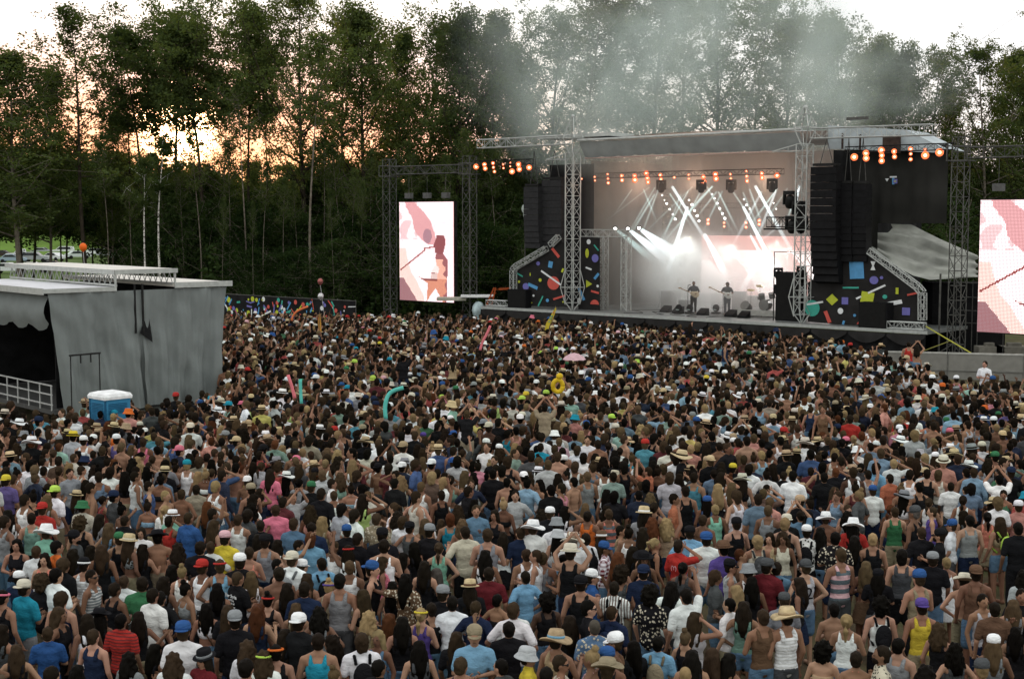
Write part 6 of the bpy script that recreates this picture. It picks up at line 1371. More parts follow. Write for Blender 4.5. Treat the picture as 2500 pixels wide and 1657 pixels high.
def put(x, y, idx, z=0.0, hatc=None, topc=None, hs=None):
    q = protos[idx]; P.append((x, y, z)); A_['fidx'].append(idx)
    d2 = STAGE_C - Vector((x, y)); A_['frot'].append(math.atan2(-d2.x, d2.y) + (R(rnd.gauss(0, 26)) if rnd.random() > .09 else R(rnd.uniform(60, 300))))
    A_['fscl'].append((rnd.gauss(1.66, .07) if q[1] else rnd.gauss(1.77, .09)) / 1.76)
    A_['cskin'].append(jit(rnd.choice(SK[:4] + SK[1:3] + ([SK[4], SK[5]] if rnd.random() < .3 else [])), .15))
    A_['ctop'].append(jit(soft(COL[topc or rcol(TOPC)], 0 if topc else .3), .2)); A_['cbot'].append(jit(COL[rcol((('denim', 3), ('navy', 2), ('black', 3), ('khaki', 2), ('charcoal', 2)))], .2)); A_['chair'].append(jit(HC[rcol(HAIRC)], .35))
    hk = q[4]; A_['chat'].append(jit(COL[hatc or (rcol(HATC) if hk in ('C', 'X', 'U') or not hk else rnd.choice(('straw', 'cream', 'white', 'tan', 'straw', 'grey')))], .1))
# striking heads and backs placed where the photograph has them
NOTE = """1045,1225,H,white;975,1245,F,straw;994,1205,U,tan;1108,1130,X,blue;1108,1060,X,blue;1033,1055,C,purple;1204,1225,H,cream;1467,1165,H,cream;1465,1120,F,straw;1278,1160,X,white;1220,1085,C,white;1055,1140,X,white;1070,1110,F,straw;1100,1020,C,white;1350,1025,C,khaki;1405,1025,U,teal;1492,1022,X,lime;1370,1210,C,green;1275,1270,F,tan;1725,1257,F,cream;1850,985,H,cream;1909,1070,F,straw;1965,1098,H,cream;2018,1264,H,white;2085,1280,H,white;2320,1083,H,white;2200,1077,H,white;2205,1078,F,straw;2247,1093,U,lightgrey;2283,1111,C,white;2112,973,H,cream;2320,968,U,lightgrey;2300,956,X,orange;2425,1030,C,white;2403,1006,X,orange;1808,972,H,white;1280,850,C,orange;1212,782,X,pink;1150,810,C,orange;1358,853,X,lime;1276,979,X,lime;1334,973,C,lime;1370,994,H,cream;1390,1000,U,cream;875,965,U,cream;850,955,X,teal;925,937,C,blue;910,937,C,lime;955,940,U,cream;1100,888,C,white;983,860,H,cream;998,860,U,straw;793,907,C,white;807,870,F,cream;835,940,X,blue;1310,940,X,white;1480,780,C,red;1300,780,U,pink;2030,850,Y,straw;2150,845,H,straw;2262,890,H,cream;2160,860,C,white;700,1150,H,white;405,1225,H,cream;180,1080,F,yellow;60,1066,U,grey;205,1087,C,white;560,1000,X,teal;280,1013,X,teal;430,978,X,red;490,980,X,blue;515,980,X,teal;540,985,H,cream;342,1030,C,cream;440,1115,X,pink;590,980,X,pink;725,1120,X,pink;1790,1075,C,white;1850,1063,C,grey;1765,1225,K,mint;1940,1010,C,cream;2140,1210,C,white;2335,1200,C,gold;2220,1215,U,white"""
taken = []
ki = {k: [i for i in hatp if protos[i][4] == k] for k in 'CXHFUY'}
for row in NOTE.split(';'):
    a, b, k, c = row.split(','); p = on(float(a), float(b), 1.62)
    if p.y < 31.6 or k == 'K': continue
    put(p.x, p.y, rnd.choice(ki.get(k) or ki['H']), hatc=c); taken.append((p.x, p.y))
TOPN = """350,1110,pink;285,1080,orange;425,1060,orange;228,1125,salmon;290,1240,lime;480,1210,lightblue;660,1180,pink;918,1205,red;1000,1225,white;1150,1195,red;1250,1195,orange;1545,1130,teal;1750,1200,teal;2140,1170,lightblue;2250,1230,white;2090,1200,mint;2200,1045,red;2075,1065,red;1815,1030,white;1905,1110,white;2010,1090,white;2350,1060,white;2400,1070,lightblue;2290,1010,white;1320,1120,teal;1140,1035,red;1060,1030,orange;1240,1090,teal;1110,1090,teal;1000,1130,white;1370,840,orange;1540,790,red;770,790,red;820,870,lightblue;620,880,blue;560,800,salmon;1430,905,red;1500,850,blue;2180,840,white;2245,985,red;2350,960,maroon;400,1195,green;1365,1105,palepink"""
tp = [i for i, q in enumerate(protos) if q[0] in 'TK' and not q[4] and q[2] == 'down']
for row in TOPN.split(';'):
    a, b, c = row.split(','); p = on(float(a), float(b) - 22, 1.62)
    if p.y < 31.6: continue
    put(p.x, p.y, rnd.choice(tp), topc=c); taken.append((p.x, p.y))
tg = defaultdict(list)
for t in taken: tg[(int(t[0] // 1), int(t[1] // 1))].append(t)
for x, y, px, py in many:
    if py > 1235 and covers(px, py): continue
    if any((t[0] - x) ** 2 + (t[1] - y) ** 2 < .16 for i in (-1, 0, 1) for j in (-1, 0, 1) for t in tg.get((int(x // 1) + i, int(y // 1) + j), ())): continue
    r_ = rnd.random(); armp = .025 if y < 40 else .05
    put(x, y, rnd.choice(arms) if r_ < armp else rnd.choice(hatp) if r_ < armp + .12 else rnd.choice(plain))
# a few sit on friends' shoulders
for a, b, c in ((1140, 1010, 'black'), (985, 880, 'black'), (1330, 1000, 'khaki'), (1685, 790, 'black'), (1105, 880, 'tan'), (1980, 985, 'navy'), (2010, 1000, 'brown'), (1770, 845, 'navy')):
    p = on(a, b, 2.35); put(p.x, p.y, rnd.choice(arms if a < 1400 else tp), z=.75, topc=c)
me = bpy.data.meshes.new('crowd'); me.from_pydata(P, [], [])
me.attributes.new('fidx', 'INT', 'POINT').data.foreach_set('value', A_['fidx'])
for n_ in ('frot', 'fscl'): me.attributes.new(n_, 'FLOAT', 'POINT').data.foreach_set('value', A_[n_])
for n_ in ('cskin', 'ctop', 'cbot', 'chair', 'chat'): me.attributes.new(n_, 'FLOAT_VECTOR', 'POINT').data.foreach_set('vector', [v for c in A_[n_] for v in c])
crowd = tag(link('crowd', me), 'dense festival crowd filling the field up to the stage', kind='stuff')
ng = bpy.data.node_groups.new('place_figures', 'GeometryNodeTree'); ng.interface.new_socket('Geometry', in_out='INPUT', socket_type='NodeSocketGeometry'); ng.interface.new_socket('Geometry', in_out='OUTPUT', socket_type='NodeSocketGeometry')
gi = ng.nodes.new('NodeGroupInput'); go = ng.nodes.new('NodeGroupOutput'); mp2 = ng.nodes.new('GeometryNodeMeshToPoints'); ip = ng.nodes.new('GeometryNodeInstanceOnPoints'); ci = ng.nodes.new('GeometryNodeCollectionInfo')
ci.inputs['Collection'].default_value = crowd_col; ci.inputs['Separate Children'].default_value = True; ci.inputs['Reset Children'].default_value = True
def na(n_, t_):
    a = ng.nodes.new('GeometryNodeInputNamedAttribute'); a.data_type = t_; a.inputs['Name'].default_value = n_; return a.outputs['Attribute']
cx = ng.nodes.new('ShaderNodeCombineXYZ'); ng.links.new(na('frot', 'FLOAT'), cx.inputs[2])
er = ng.nodes.new('FunctionNodeEulerToRotation'); ng.links.new(cx.outputs[0], er.inputs[0])
ng.links.new(gi.outputs[0], mp2.inputs['Mesh']); ng.links.new(mp2.outputs[0], ip.inputs['Points']); ng.links.new(ci.outputs[0], ip.inputs['Instance']); ip.inputs['Pick Instance'].default_value = True
ng.links.new(na('fidx', 'INT'), ip.inputs['Instance Index']); ng.links.new(er.outputs[0], ip.inputs['Rotation']); ng.links.new(na('fscl', 'FLOAT'), ip.inputs['Scale']); ng.links.new(ip.outputs[0], go.inputs[0])
crowd.modifiers.new('figures', 'NODES').node_group = ng
print('crowd', len(P), 'individuals', len(PLACED))

# ------------------------------------------------------------------ musicians and instruments
MG_ = 'musicians on the main stage'
def on_deck(px, py, v=None): p = on(px, py, DZ); return Vector((p.x, p.y, DZ))
faceaud = STAGE_ROT + math.pi
def band(px, spec, label, yaw=0.0, ht=1.8, y=765): return person(0, 0, spec, ht=ht, group=MG_, loc=on_deck(px, y), yaw=faceaud + yaw, label=label)
g1 = band(1693, 'T:charcoal s:d pose=guitar bot=jeans bc=black beard', 'person in dark clothes playing guitar at the microphone in the middle of the stage', .55)
g2 = band(1775, 'T:charcoal m:d pose=guitar bot=jeans bc=charcoal beard', 'bearded person in dark shirt playing bass left of the drum kit', .3, y=768)
g3 = person(0, 0, 'K:charcoal s:d pose=sitdrum sit C=grey', ht=1.76, group=MG_, loc=S(11.3, 4.3, DZ + .35), yaw=faceaud + .8, label='person in a cap seated at the drum kit')
g4 = person(0, 0, 'T:lightgrey s:n pose=front bot=jeans bc=black', ht=1.75, group=MG_, loc=S(2.9, 6.4, DZ), yaw=faceaud + .2, label='person in pale shirt standing behind the keyboard in the smoke')
def guitar(loc, yaw, col, label, bass=False):
    r = local('bass_guitar' if bass else 'electric_guitar', label, 'guitar'); r.location = loc; r.rotation_euler = (0, 0, yaw)
    b = MB(); b.lathe([(.0, -.02), (.17, -.02), (.18, 0), (.17, .02), (0, .02)], n=14, M=Matrix.Translation((-.12, .20, 1.08)) @ Matrix.Rotation(R(-15), 4, 'Y') @ Matrix.Rotation(R(90), 4, 'X'), sx=1.15); b.lathe([(.0, -.02), (.12, -.02), (.13, 0), (.12, .02), (0, .02)], n=12, M=Matrix.Translation((.05, .20, 1.13)) @ Matrix.Rotation(R(90), 4, 'X'))
    link('body', b.mesh('guitar_body', True), col, r, (0, 0, 0)); L_ = .78 if bass else .62
    link('neck', MB().bar((.08, .22, 1.15), (.08 + L_, .26, 1.15 + L_ * .42), .022, n=6).mesh('neck'), mat('pale_maple', (.35, .24, .13), .5), r, (0, 0, 0)); link('headstock', MB().box((.14 + L_, .265, 1.18 + L_ * .42), (.16, .02, .07)).mesh('headstock'), mat('pale_maple', (.35, .24, .13)), r, (0, 0, 0)); link('strap', MB().tube([(-.2, .16, 1.2), (-.13, -.05, 1.5), (.0, -.1, 1.52), (.1, .17, 1.25)], .015, 5).mesh('strap'), M_DARK, r, (0, 0, 0))
guitar(g1.location, g1.rotation_euler.z, mat('cream_lacquer', (.5, .42, .3), .3), 'cream electric guitar held by the person in the middle of the stage')
guitar(g2.location, g2.rotation_euler.z, mat('white_lacquer', (.6, .6, .58), .3), 'white bass guitar held beside the drum kit', True)
def mic_stand(p, label, h=1.6):
    r = thing('microphone_stand', p, label, 'microphone stand'); MB().bar(p, p + Vector((0, 0, h)), .016, n=6).build('pole', M_DARK, r)
    b = MB()
    for k in range(3): a = k * 2.1 + .4; b.bar(p + Vector((0, 0, .12)), p + Vector((math.cos(a) * .3, math.sin(a) * .3, .01)), .012, n=4)
    b.build('base', M_DARK, r); e = p + Vector((0, 0, h)); MB().bar(e, e + Vector((.16, .05, .03)), .02, n=6).build('microphone', M_SPK, r)
mic_stand(on_deck(1679, 766), 'straight microphone stand left of the guitar player'); mic_stand(on_deck(1765, 768), 'microphone stand in front of the bass player', 1.45)
r = thing('keyboard', S(2.6, 5.7, DZ), 'keyboard on a thin black stand at the left of the band', 'keyboard')
SB(MB(), 1.9, 3.4, 5.5, 5.9, DZ + .95, DZ + 1.07).build('keyboard_case', mat('pale_keys', (.35, .36, .35), .4), r); SB(MB(), 1.95, 3.35, 5.48, 5.62, DZ + 1.072, DZ + 1.085).build('keys', M_WHITE, r)
m = MB()
for u in (2.1, 3.2): m.bar(S(u, 5.5, DZ), S(u, 5.9, DZ + .95), .02, n=4).bar(S(u, 5.9, DZ), S(u, 5.5, DZ + .95), .02, n=4)
m.build('stand', M_DARK, r)
r = thing('drum_riser', S(11, 3.5, DZ), 'low grey riser under the drum kit', 'riser'); SB(MB(), 9.4, 12.7, 2.6, 5.4, DZ + .26, DZ + .36).build('platform', M_DECK, r); SB(MB(), 9.42, 12.68, 2.57, 2.6, DZ + .05, DZ + .36).build('front_panel', mat('pale_riser_front', (.34, .34, .32), .6), r)
for u in (9.5, 11, 12.6): MB().bar(S(u, 2.7, DZ), S(u, 2.7, DZ + .26), .03, n=5).build('leg', M_DARK, r)
dk = thing('drum_kit', S(11.2, 3.5, DZ + .36), 'dark drum kit with several drums and cymbals on the riser', 'drum kit'); DM = mat('dark_drum_shell', (.02, .025, .025), .25, .1)
def drum(u, v, z, r_, h, name, tilt=0.0):
    M = Matrix.Translation(S(u, v, z)) @ Matrix.Rotation(STAGE_ROT, 4, 'Z') @ Matrix.Rotation(tilt, 4, 'X'); MB().lathe([(.0, 0), (r_, 0), (r_, h), (0, h)], n=16, M=M).build(name, DM, dk); MB().lathe([(r_ + .012, h - .03), (r_ + .012, h + .012), (0, h + .014)], n=16, M=M).build('drum_head', mat('drum_skin', (.13, .13, .125), .5), dk)
zb = DZ + .36
drum(11.2, 3.0, zb + .3, .30, .42, 'bass_drum', R(90)); drum(10.6, 3.4, zb + .55, .17, .3, 'tom', R(18)); drum(11.3, 3.3, zb + .65, .17, .28, 'tom', R(18)); drum(12.0, 3.6, zb + .25, .22, .4, 'floor_tom'); drum(10.2, 3.9, zb + .5, .18, .16, 'snare_drum'); drum(9.9, 3.1, zb + .02, .26, .42, 'floor_tom', R(60)); drum(12.4, 3.2, zb + .1, .22, .4, 'floor_tom', R(60))
for u, v, z, r_ in ((10.0, 3.2, 1.05, .22), (10.7, 3.0, 1.3, .24), (12.1, 3.1, 1.2, .26), (12.5, 3.9, 1.0, .22)):
    MB().lathe([(0, .03), (.05, .02), (r_, -.01), (r_, 0.0), (.05, .03)], n=16, M=Matrix.Translation(S(u, v, zb + z)) @ Matrix.Rotation(R(14), 4, 'X')).build('cymbal', mat('bronze_cymbal', (.35, .26, .1), .3, .8), dk); MB().bar(S(u, v, zb), S(u, v, zb + z), .012, n=4).build('cymbal_stand', M_DARK, dk)
for i, (u, v, w_, h_) in enumerate(((4.4, 4.8, .7, .55), (7.6, 5.6, .75, 1.15), (8.5, 5.8, .75, .9), (13.1, 4.5, .8, .8), (5.3, 6.8, .6, .9))):
    r = thing('amplifier', S(u, v, DZ), 'black amplifier box among the musicians, %s counting from the left' % ord_[(0, 2, 3, 4, 1)[i]], 'amplifier', 'black amplifiers on the deck'); SB(MB(), u - w_ / 2, u + w_ / 2, v, v + .4, DZ, DZ + h_).build('cabinet', M_SPK, r); SB(MB(), u - w_ / 2 + .05, u + w_ / 2 - .05, v - .015, v - .002, DZ + .05, DZ + h_ - .05).build('grille', MATS['speaker_grille'], r)
for i, (px, py) in enumerate(((1700, 769), (1640, 764), (1768, 773), (1800, 776), (1610, 762))):
    p = on(px, py, DZ); r = thing('stage_monitor', (p.x, p.y, DZ), 'black wedge monitor on the deck edge, %s counting from the left' % ord_[(2, 1, 3, 4, 0)[i]], 'speaker', 'wedge monitors on the deck edge'); q = Vector((p.x, p.y, DZ)); MB().prism([q, q + SV * .45, q + SV * .45 + Vector((0, 0, .38)), q + Vector((0, 0, .12))], SU * .55).build('cabinet', M_SPK, r)
cb = thing('stage_cable', S(6, 1, DZ), 'black cables lying in loops across the front of the deck', 'cable')
for k in range(5): MB().tube([S(3.5 + k * 1.6 + .9 * math.sin(t * .9 + k), .2 + t * .42 + .25 * math.sin(t * 2 + k), DZ + .015) for t in range(9)], .014, 4).build('cable', M_DARK, cb)

# ------------------------------------------------------------------ things held up or floating over the crowd
def noodle(pxs, zc, col, label, r_=.055):
    p0 = on(pxs[0][0], pxs[0][1], zc); pts = [at(x, y, p0.y + .05 * i) for i, (x, y) in enumerate(pxs)]
    # smooth
    q = []
    for i in range(len(pts) - 1):
        a, b = pts[max(0, i - 1)], pts[i]; c, d = pts[i + 1], pts[min(len(pts) - 1, i + 2)]
        for t in (0, .33, .66): q.append(.5 * ((2 * b) + (c - a) * t + (2 * a - 5 * b + 4 * c - d) * t * t + (3 * b - a - 3 * c + d) * t ** 3))
    q.append(pts[-1]); r = thing('foam_noodle', p0, label, 'pool noodle', 'foam pool noodles over the crowd'); MB().tube(q, r_, 8).build('foam_tube', col, r, True)
MT = mat('turquoise_foam', (.10, .45, .40), .8); MP = mat('pink_foam', (.62, .17, .20), .8); MO2 = mat('orange_foam', (.60, .16, .06), .8)
noodle([(942, 1022), (940, 995), (945, 970), (958, 955), (985, 946)], 2.2, MT, 'curved turquoise foam noodle arching over heads left of centre')
noodle([(736, 985), (734, 955), (733, 925)], 2.0, MT, 'upright turquoise foam noodle near the grey curtained stage', .05)
noodle([(720, 972), (713, 945), (703, 915)], 2.0, MP, 'leaning pink foam noodle left of the upright turquoise one', .05)
noodle([(1172, 855), (1178, 835), (1190, 812), (1197, 795)], 2.0, MP, 'tall pink foam noodle in the middle distance before the stage')
noodle([(712, 783), (716, 770), (728, 758), (752, 748)], 2.1, MO2, 'curved orange foam noodle near the confetti fence')
def balloon(px, py, Y, r_, m, label, name='balloon', string=True):
    c = at(px, py, Y); r = thing(name, (c.x, c.y, 0), label, 'balloon'); MB().ell(c, (r_, r_, r_ * 1.12), 14, 10).build('envelope', m, r, True)
    MB().bar(c - Vector((0, 0, r_ * 1.1)), c - Vector((0, 0, r_ * 1.25)), .03, .05, 6).build('knot', m, r)
    if string: MB().bar(c - Vector((0, 0, r_ * 1.2)), (c.x + .2, c.y, 1.9), .008, n=3).build('string', M_WHITE, r)
balloon(203, 603, 62, .16, mat('orange_rubber', (.75, .14, .02), .4), 'orange balloon floating before the parked cars, over the left stage roof')
balloon(783, 723, 80, .17, mat('silver_foil', (.55, .55, .56), .25, .6), 'silver ball balloon above the end of the confetti fence', string=False)
balloon(782, 687, 80, .16, mat('red_silver_foil', (.35, .12, .11), .3, .5), 'dark red and silver balloon above the silver one', string=True)
# inflatable yellow ring with a duck's head, umbrella, flags
p = on(1362, 942, 2.1); r = thing('inflatable_ring', (p.x, p.y, 2.1), 'yellow inflatable ring held up in the middle of the crowd', 'swim ring'); MYL = mat('yellow_vinyl', (.62, .42, .02), .35)
m = MB(); m.tube([at(1362, 942, p.y) + Vector((math.cos(t) * .155, .02, math.sin(t) * .19)) for t in [i * math.pi / 9 for i in range(19)]], .075, 8); m.build('ring', MYL, r, True); MB().ell(at(1366, 918, p.y), (.11, .1, .1), 10, 8).build('head', MYL, r, True)
p = on(1402, 873, 2.0); r = thing('parasol', (p.x, p.y, 0), 'pale pink umbrella open over the crowd before the stage', 'umbrella'); c = at(1402, 864, p.y)
vs = [c + Vector((0, 0, .05))]; 
for j, (rr, zz) in enumerate(((.18, .0), (.36, -.10), (.46, -.22))): vs += [c + Vector((math.cos(i * math.pi / 8) * rr, math.sin(i * math.pi / 8) * rr, zz + (.02 if (i % 2 and j == 2) else 0))) for i in range(16)]
fs = [(0, 1 + i, 1 + (i + 1) % 16) for i in range(16)] + [(1 + j * 16 + i, 1 + (j + 1) * 16 + i, 1 + (j + 1) * 16 + (i + 1) % 16, 1 + j * 16 + (i + 1) % 16) for j in range(2) for i in range(16)]
MB().add(vs, fs).build('canopy', mat('pale_pink_nylon', (.55, .36, .40), .6), r, True); MB().bar(c + Vector((0, 0, .1)), c - Vector((0, 0, .6)), .01, n=4).build('shaft', M_DARK, r)
def flag(pxs, Y, m, label, pole):
    P_ = [at(x, y, Y) for x, y in pxs]; r = thing('flag', (P_[0].x, Y, 0), label, 'flag'); b = MB(); b.prism(P_, (0, .03, 0)); b.build('cloth', m, r); a, c = (at(*q, Y) for q in pole); MB().bar((a.x, Y, a.z), c, .015, n=4).build('pole', M_GREYSTEEL, r); return r
Yf = on(1345, 800, 1.9).y
fl = flag([(1330, 806), (1333, 790), (1345, 770), (1357, 747), (1358, 756), (1350, 778), (1338, 806)], Yf, mat('yellow_flag_cloth', (.55, .42, .04), .8), 'yellow swallow-shaped flag with green and red figures, held up before the stage', ((1332, 830), (1357, 746)))
for k, (x, y, w_, h_, c) in enumerate(((1346, 772, 5, 2.4, 'teal'), (1344, 778, 6, 2, 'teal'), (1341, 785, 4, 2.5, 'teal'), (1352, 763, 3, 3, 'red'))):
    q = at(x, y, Yf - .02 - k * .002); s_ = Yf / F; MB().box(q, (w_ * s_, .006, h_ * s_)).build('printed_figure', CM[c], fl)
flag([(778, 808), (776, 785), (780, 758), (784, 790), (785, 812)], 70, mat('orange_flag_cloth', (.50, .24, .05), .8), 'narrow orange flag drooping on a pole near the confetti fence', ((779, 830), (780, 750)))
# two people on shoulders at the barrier, clapping
person(0, 0, 'K:red s:d pose=front sk=1', ht=1.7, loc=tuple(on(2218, 868, 1.9).xy) + (.75,), yaw=-.3, group='people raised above the crowd', label='person in red raised above the crowd in front of the grey barrier')
person(0, 0, 'B:bare l:d pose=phone sk=1 bot=jeans bc=denim', ht=1.65, loc=tuple(on(2238, 876, 1.9).xy) + (.8,), yaw=-.4, group='people raised above the crowd', label='bare-backed person in blue jeans raised above the crowd, arms up, by the barrier')
person(0, 0, 'T:white s:d sl pose=front', ht=1.8, loc=tuple(on(2404, 905, 1.9).xy) + (.45,), yaw=R(60), group='people raised above the crowd', label='person in white t-shirt standing above the others before the right end of the barrier')

# ------------------------------------------------------------------ smoke, stage haze and glowing beam cones
def vol_mat(name, dens, col=(.9, .93, .92), aniso=0.0, noise=None, falloff=None, emit=None):
    m = bpy.data.materials.new(name); m.use_nodes = True; t = m.node_tree; t.nodes.remove(t.nodes['Principled BSDF']); o = t.nodes['Material Output']
    v = t.nodes.new('ShaderNodeVolumePrincipled'); v.inputs['Color'].default_value = (*col, 1); v.inputs['Anisotropy'].default_value = aniso; v.inputs['Density'].default_value = dens
    if emit: v.inputs['Emission Color'].default_value = (*emit[0], 1); v.inputs['Emission Strength'].default_value = emit[1]
    if noise:
        tcn = t.nodes.new('ShaderNodeTexCoord'); mp_ = t.nodes.new('ShaderNodeMapping'); mp_.inputs['Scale'].default_value = noise[1]; mp_.inputs['Location'].default_value = noise[4] if len(noise) > 4 else (0, 0, 0); t.links.new(tcn.outputs['Object'], mp_.inputs[0])
        n = t.nodes.new('ShaderNodeTexNoise'); n.inputs['Scale'].default_value = noise[0]; n.inputs['Detail'].default_value = 3; n.inputs['Distortion'].default_value = .6; t.links.new(mp_.outputs[0], n.inputs['Vector'])
        mr = t.nodes.new('ShaderNodeMapRange'); mr.interpolation_type = 'SMOOTHSTEP'; t.links.new(n.outputs[0], mr.inputs[0]); mr.inputs[1].default_value = noise[2]; mr.inputs[2].default_value = noise[3]; mr.inputs[3].default_value = 0.08; mr.inputs[4].default_value = 1
        # soft edges of the whole cloud: falls to nothing towards the domain's sides
        g = t.nodes.new('ShaderNodeTexGradient'); g.gradient_type = 'SPHERICAL'; mg = t.nodes.new('ShaderNodeMapping'); mg.inputs['Scale'].default_value = falloff; t.links.new(tcn.outputs['Object'], mg.inputs[0]); t.links.new(mg.outputs[0], g.inputs[0])
        sm = t.nodes.new('ShaderNodeMapRange'); sm.interpolation_type = 'SMOOTHSTEP'; t.links.new(g.outputs['Fac'], sm.inputs[0]); sm.inputs[1].default_value = 0; sm.inputs[2].default_value = .55; sm.inputs[3].default_value = 0; sm.inputs[4].default_value = dens
        mu = t.nodes.new('ShaderNodeMath'); mu.operation = 'MULTIPLY'; t.links.new(mr.outputs[0], mu.inputs[0]); t.links.new(sm.outputs[0], mu.inputs[1]); t.links.new(mu.outputs[0], v.inputs['Density'])
    t.links.new(v.outputs[0], o.inputs['Volume']); return m
def cloud(name, c, half, dens, ns, lo, hi, col, rz=0.0, off=(0, 0, 0), aniso=0.0, roty=0.0):
    b = MB(); b.ell((0, 0, 0), tuple(h for h in half), 16, 10)
    m = vol_mat(name, dens, col, aniso, (ns, (1, 1, 1), lo, hi, off), (1 / half[0], 1 / half[1], 1 / half[2]))
    o = link(name, b.mesh(name), m, None, c, None); o.rotation_euler = (0, roty, rz); o['kind'] = 'stuff'; return o
# smoke rising behind the roof and drifting over the trees
sc_ = (.83, .94, .91)
cc = at(1700, 120, 92); cloud('drifting_smoke', cc, (18, 5.0, 11), .155, .20, .30, .74, sc_)
cc = at(1385, 270, 90); cloud('drifting_smoke', cc, (5.6, 3.2, 5.4), .18, .30, .30, .66, sc_, off=(3, 1, 2))
cc = at(1640, 90, 88); cloud('drifting_smoke', cc, (4.4, 2.5, 8), .20, .30, .28, .66, sc_, off=(7, 2, 9), roty=.3)
cc = at(2010, 230, 86); cloud('drifting_smoke', cc, (3.2, 2.5, 6.2), .14, .30, .28, .64, sc_, off=(1, 8, 4))
cc = at(2170, 205, 87); cloud('drifting_smoke', cc, (6.5, 2.5, 3.2), .13, .30, .28, .64, sc_, off=(5, 5, 5))
cc = at(1480, 368, 83.6); cloud('front_smoke', cc, (4.0, 1.2, 2.0), .28, .40, .30, .62, (.85, .92, .90), off=(2, 2, 2))
# the haze inside the stage
def ubox(name, u0, u1, v0, v1, z0, z1, m):
    o = SB(MB(), u0, u1, v0, v1, z0, z1).build(name, m); o['kind'] = 'stuff'; return o
ubox('stage_haze', -.6, 15.4, 1.2, 10.9, 2.03, 11.2, vol_mat('stage_haze', .060, (.94, .92, .90), .1))
c3 = S(4.4, 5.6, 4.2); cloud('stage_fog', c3, (4.6, 3.6, 3.2), .60, .35, .25, .62, (.95, .96, .96), rz=STAGE_ROT, off=(4, 4, 4))
c4 = S(8.6, 5.6, 3.4); cloud('stage_fog', c4, (4.6, 3.2, 2.4), .30, .35, .25, .62, (.96, .95, .94), rz=STAGE_ROT, off=(9, 4, 1))
# lamps that light it
def plight(name, p, e, col, r=.3, spot=None, aim=None):
    l = bpy.data.lights.new(name, 'SPOT' if spot else 'POINT'); l.energy = e; l.color = col; l.shadow_soft_size = r
    o = bpy.data.objects.new(name, l); C.objects.link(o); o.location = p
    if spot: l.spot_size = R(spot); l.spot_blend = .6; o.rotation_euler = (Vector(p) - Vector(aim)).to_track_quat('Z', 'Y').to_euler()
for u in (2, 6, 10.5): plight('orange_lamp_light', S(u, 3.6, 9.4), 150, (1, .62, .42))
for u in (5.5, 9.5, 13.0): plight('white_lamp_light', S(u, 8.2, 5.6), 520, (1.0, .95, .92), spot=130, aim=S(u - .5, 3, 2))
plight('fog_lamp_light', S(8.5, 8.4, 6.0), 800, (1, .97, .94), spot=80, aim=S(8.6, 5.2, 2.6))
plight('fog_lamp_light', S(2.5, 7.8, 6.3), 1700, (.88, 1, .98), spot=80, aim=S(4.2, 5.2, 3.0))
# glowing cones shaped as the moving lights' beams, in place of scattered light
bm_mat = {}
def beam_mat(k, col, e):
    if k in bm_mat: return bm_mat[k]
    m = bpy.data.materials.new('beam_glow_cone_' + k); m.use_nodes = True; t = m.node_tree; t.nodes.remove(t.nodes['Principled BSDF']); em = t.nodes.new('ShaderNodeEmission'); em.inputs[0].default_value = (*col, 1); em.inputs[1].default_value = e * 1.5; tcn = t.nodes.new('ShaderNodeTexCoord'); sp = t.nodes.new('ShaderNodeSeparateXYZ'); t.links.new(tcn.outputs['Generated'], sp.inputs[0]); mr = t.nodes.new('ShaderNodeMapRange'); mr.interpolation_type = 'SMOOTHSTEP'; mr.inputs[1].default_value = 0.1; mr.inputs[2].default_value = 1; mr.inputs[3].default_value = e * 2.0; mr.inputs[4].default_value = 0
    t.links.new(sp.outputs[2], mr.inputs[0]); t.links.new(mr.outputs[0], em.inputs[1]); t.links.new(em.outputs[0], t.nodes['Material Output'].inputs['Volume']); bm_mat[k] = m; return m
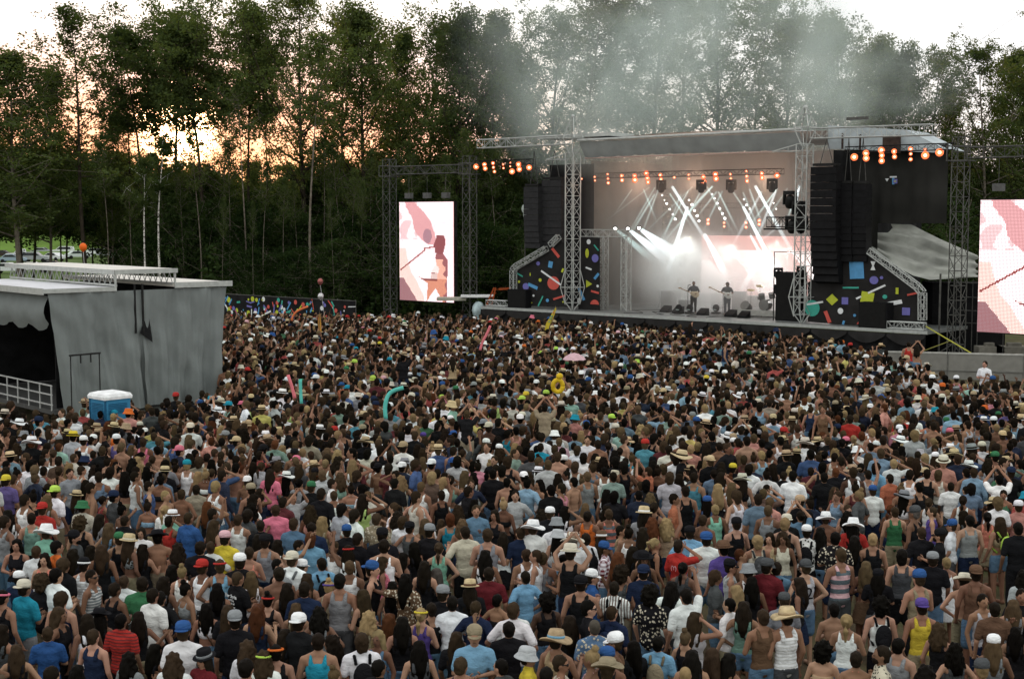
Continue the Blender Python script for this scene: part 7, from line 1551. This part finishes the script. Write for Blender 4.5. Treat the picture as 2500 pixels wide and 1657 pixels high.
BEAMS = [(1100, 568, 1000, 708, .05, .05, 'c', 1.6), (1220, 552, 970, 745, .05, .05, 'c', 1.3), (1255, 600, 1105, 850, .06, .08, 'c', 2.2), (1375, 548, 1590, 890, .09, .10, 'w', 2.6), (1515, 548, 1200, 850, .05, .06, 'c', 1.3), (1650, 545, 1320, 920, .07, .08, 'c', 1.9), (1595, 590, 1400, 830, .05, .06, 'c', 1.4),
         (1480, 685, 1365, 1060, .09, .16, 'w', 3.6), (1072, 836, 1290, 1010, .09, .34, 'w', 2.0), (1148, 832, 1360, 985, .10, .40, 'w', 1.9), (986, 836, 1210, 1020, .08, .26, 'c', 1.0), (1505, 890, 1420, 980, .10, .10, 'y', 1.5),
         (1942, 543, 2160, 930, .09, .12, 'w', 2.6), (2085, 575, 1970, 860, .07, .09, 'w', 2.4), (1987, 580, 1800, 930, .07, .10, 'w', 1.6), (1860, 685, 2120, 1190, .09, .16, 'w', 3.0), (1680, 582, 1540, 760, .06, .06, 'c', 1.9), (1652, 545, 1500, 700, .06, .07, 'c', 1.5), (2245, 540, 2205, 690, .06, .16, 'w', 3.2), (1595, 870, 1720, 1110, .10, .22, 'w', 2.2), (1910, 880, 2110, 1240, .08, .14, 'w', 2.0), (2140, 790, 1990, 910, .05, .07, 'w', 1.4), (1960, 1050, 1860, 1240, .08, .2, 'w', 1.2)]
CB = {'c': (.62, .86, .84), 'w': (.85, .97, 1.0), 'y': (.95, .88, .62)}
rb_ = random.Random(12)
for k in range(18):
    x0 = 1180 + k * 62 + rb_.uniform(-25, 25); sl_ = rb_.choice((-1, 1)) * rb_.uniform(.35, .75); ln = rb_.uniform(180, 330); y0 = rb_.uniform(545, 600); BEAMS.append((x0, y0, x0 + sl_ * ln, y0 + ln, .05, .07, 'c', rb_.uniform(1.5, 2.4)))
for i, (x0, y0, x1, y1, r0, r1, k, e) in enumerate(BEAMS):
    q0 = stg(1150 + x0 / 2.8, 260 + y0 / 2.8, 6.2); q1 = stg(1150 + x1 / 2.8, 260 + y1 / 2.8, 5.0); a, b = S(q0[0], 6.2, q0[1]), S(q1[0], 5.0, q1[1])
    d = b - a; b = a + d * 1.35; r1 = r0 + (r1 - r0) * 1.35; o = MB().bar((0, 0, 0), (0, 0, (b - a).length), r0, r1, n=10).build('glow_cone_beam', beam_mat('%s%d' % (k, int(e * 10)), CB[k], e)); o.location = a; o.rotation_mode = 'QUATERNION'; o.rotation_quaternion = d.to_track_quat('Z', 'Y'); o['kind'] = 'stuff'; o['label'] = 'glowing cone in place of a shaft of pale light in the stage haze'
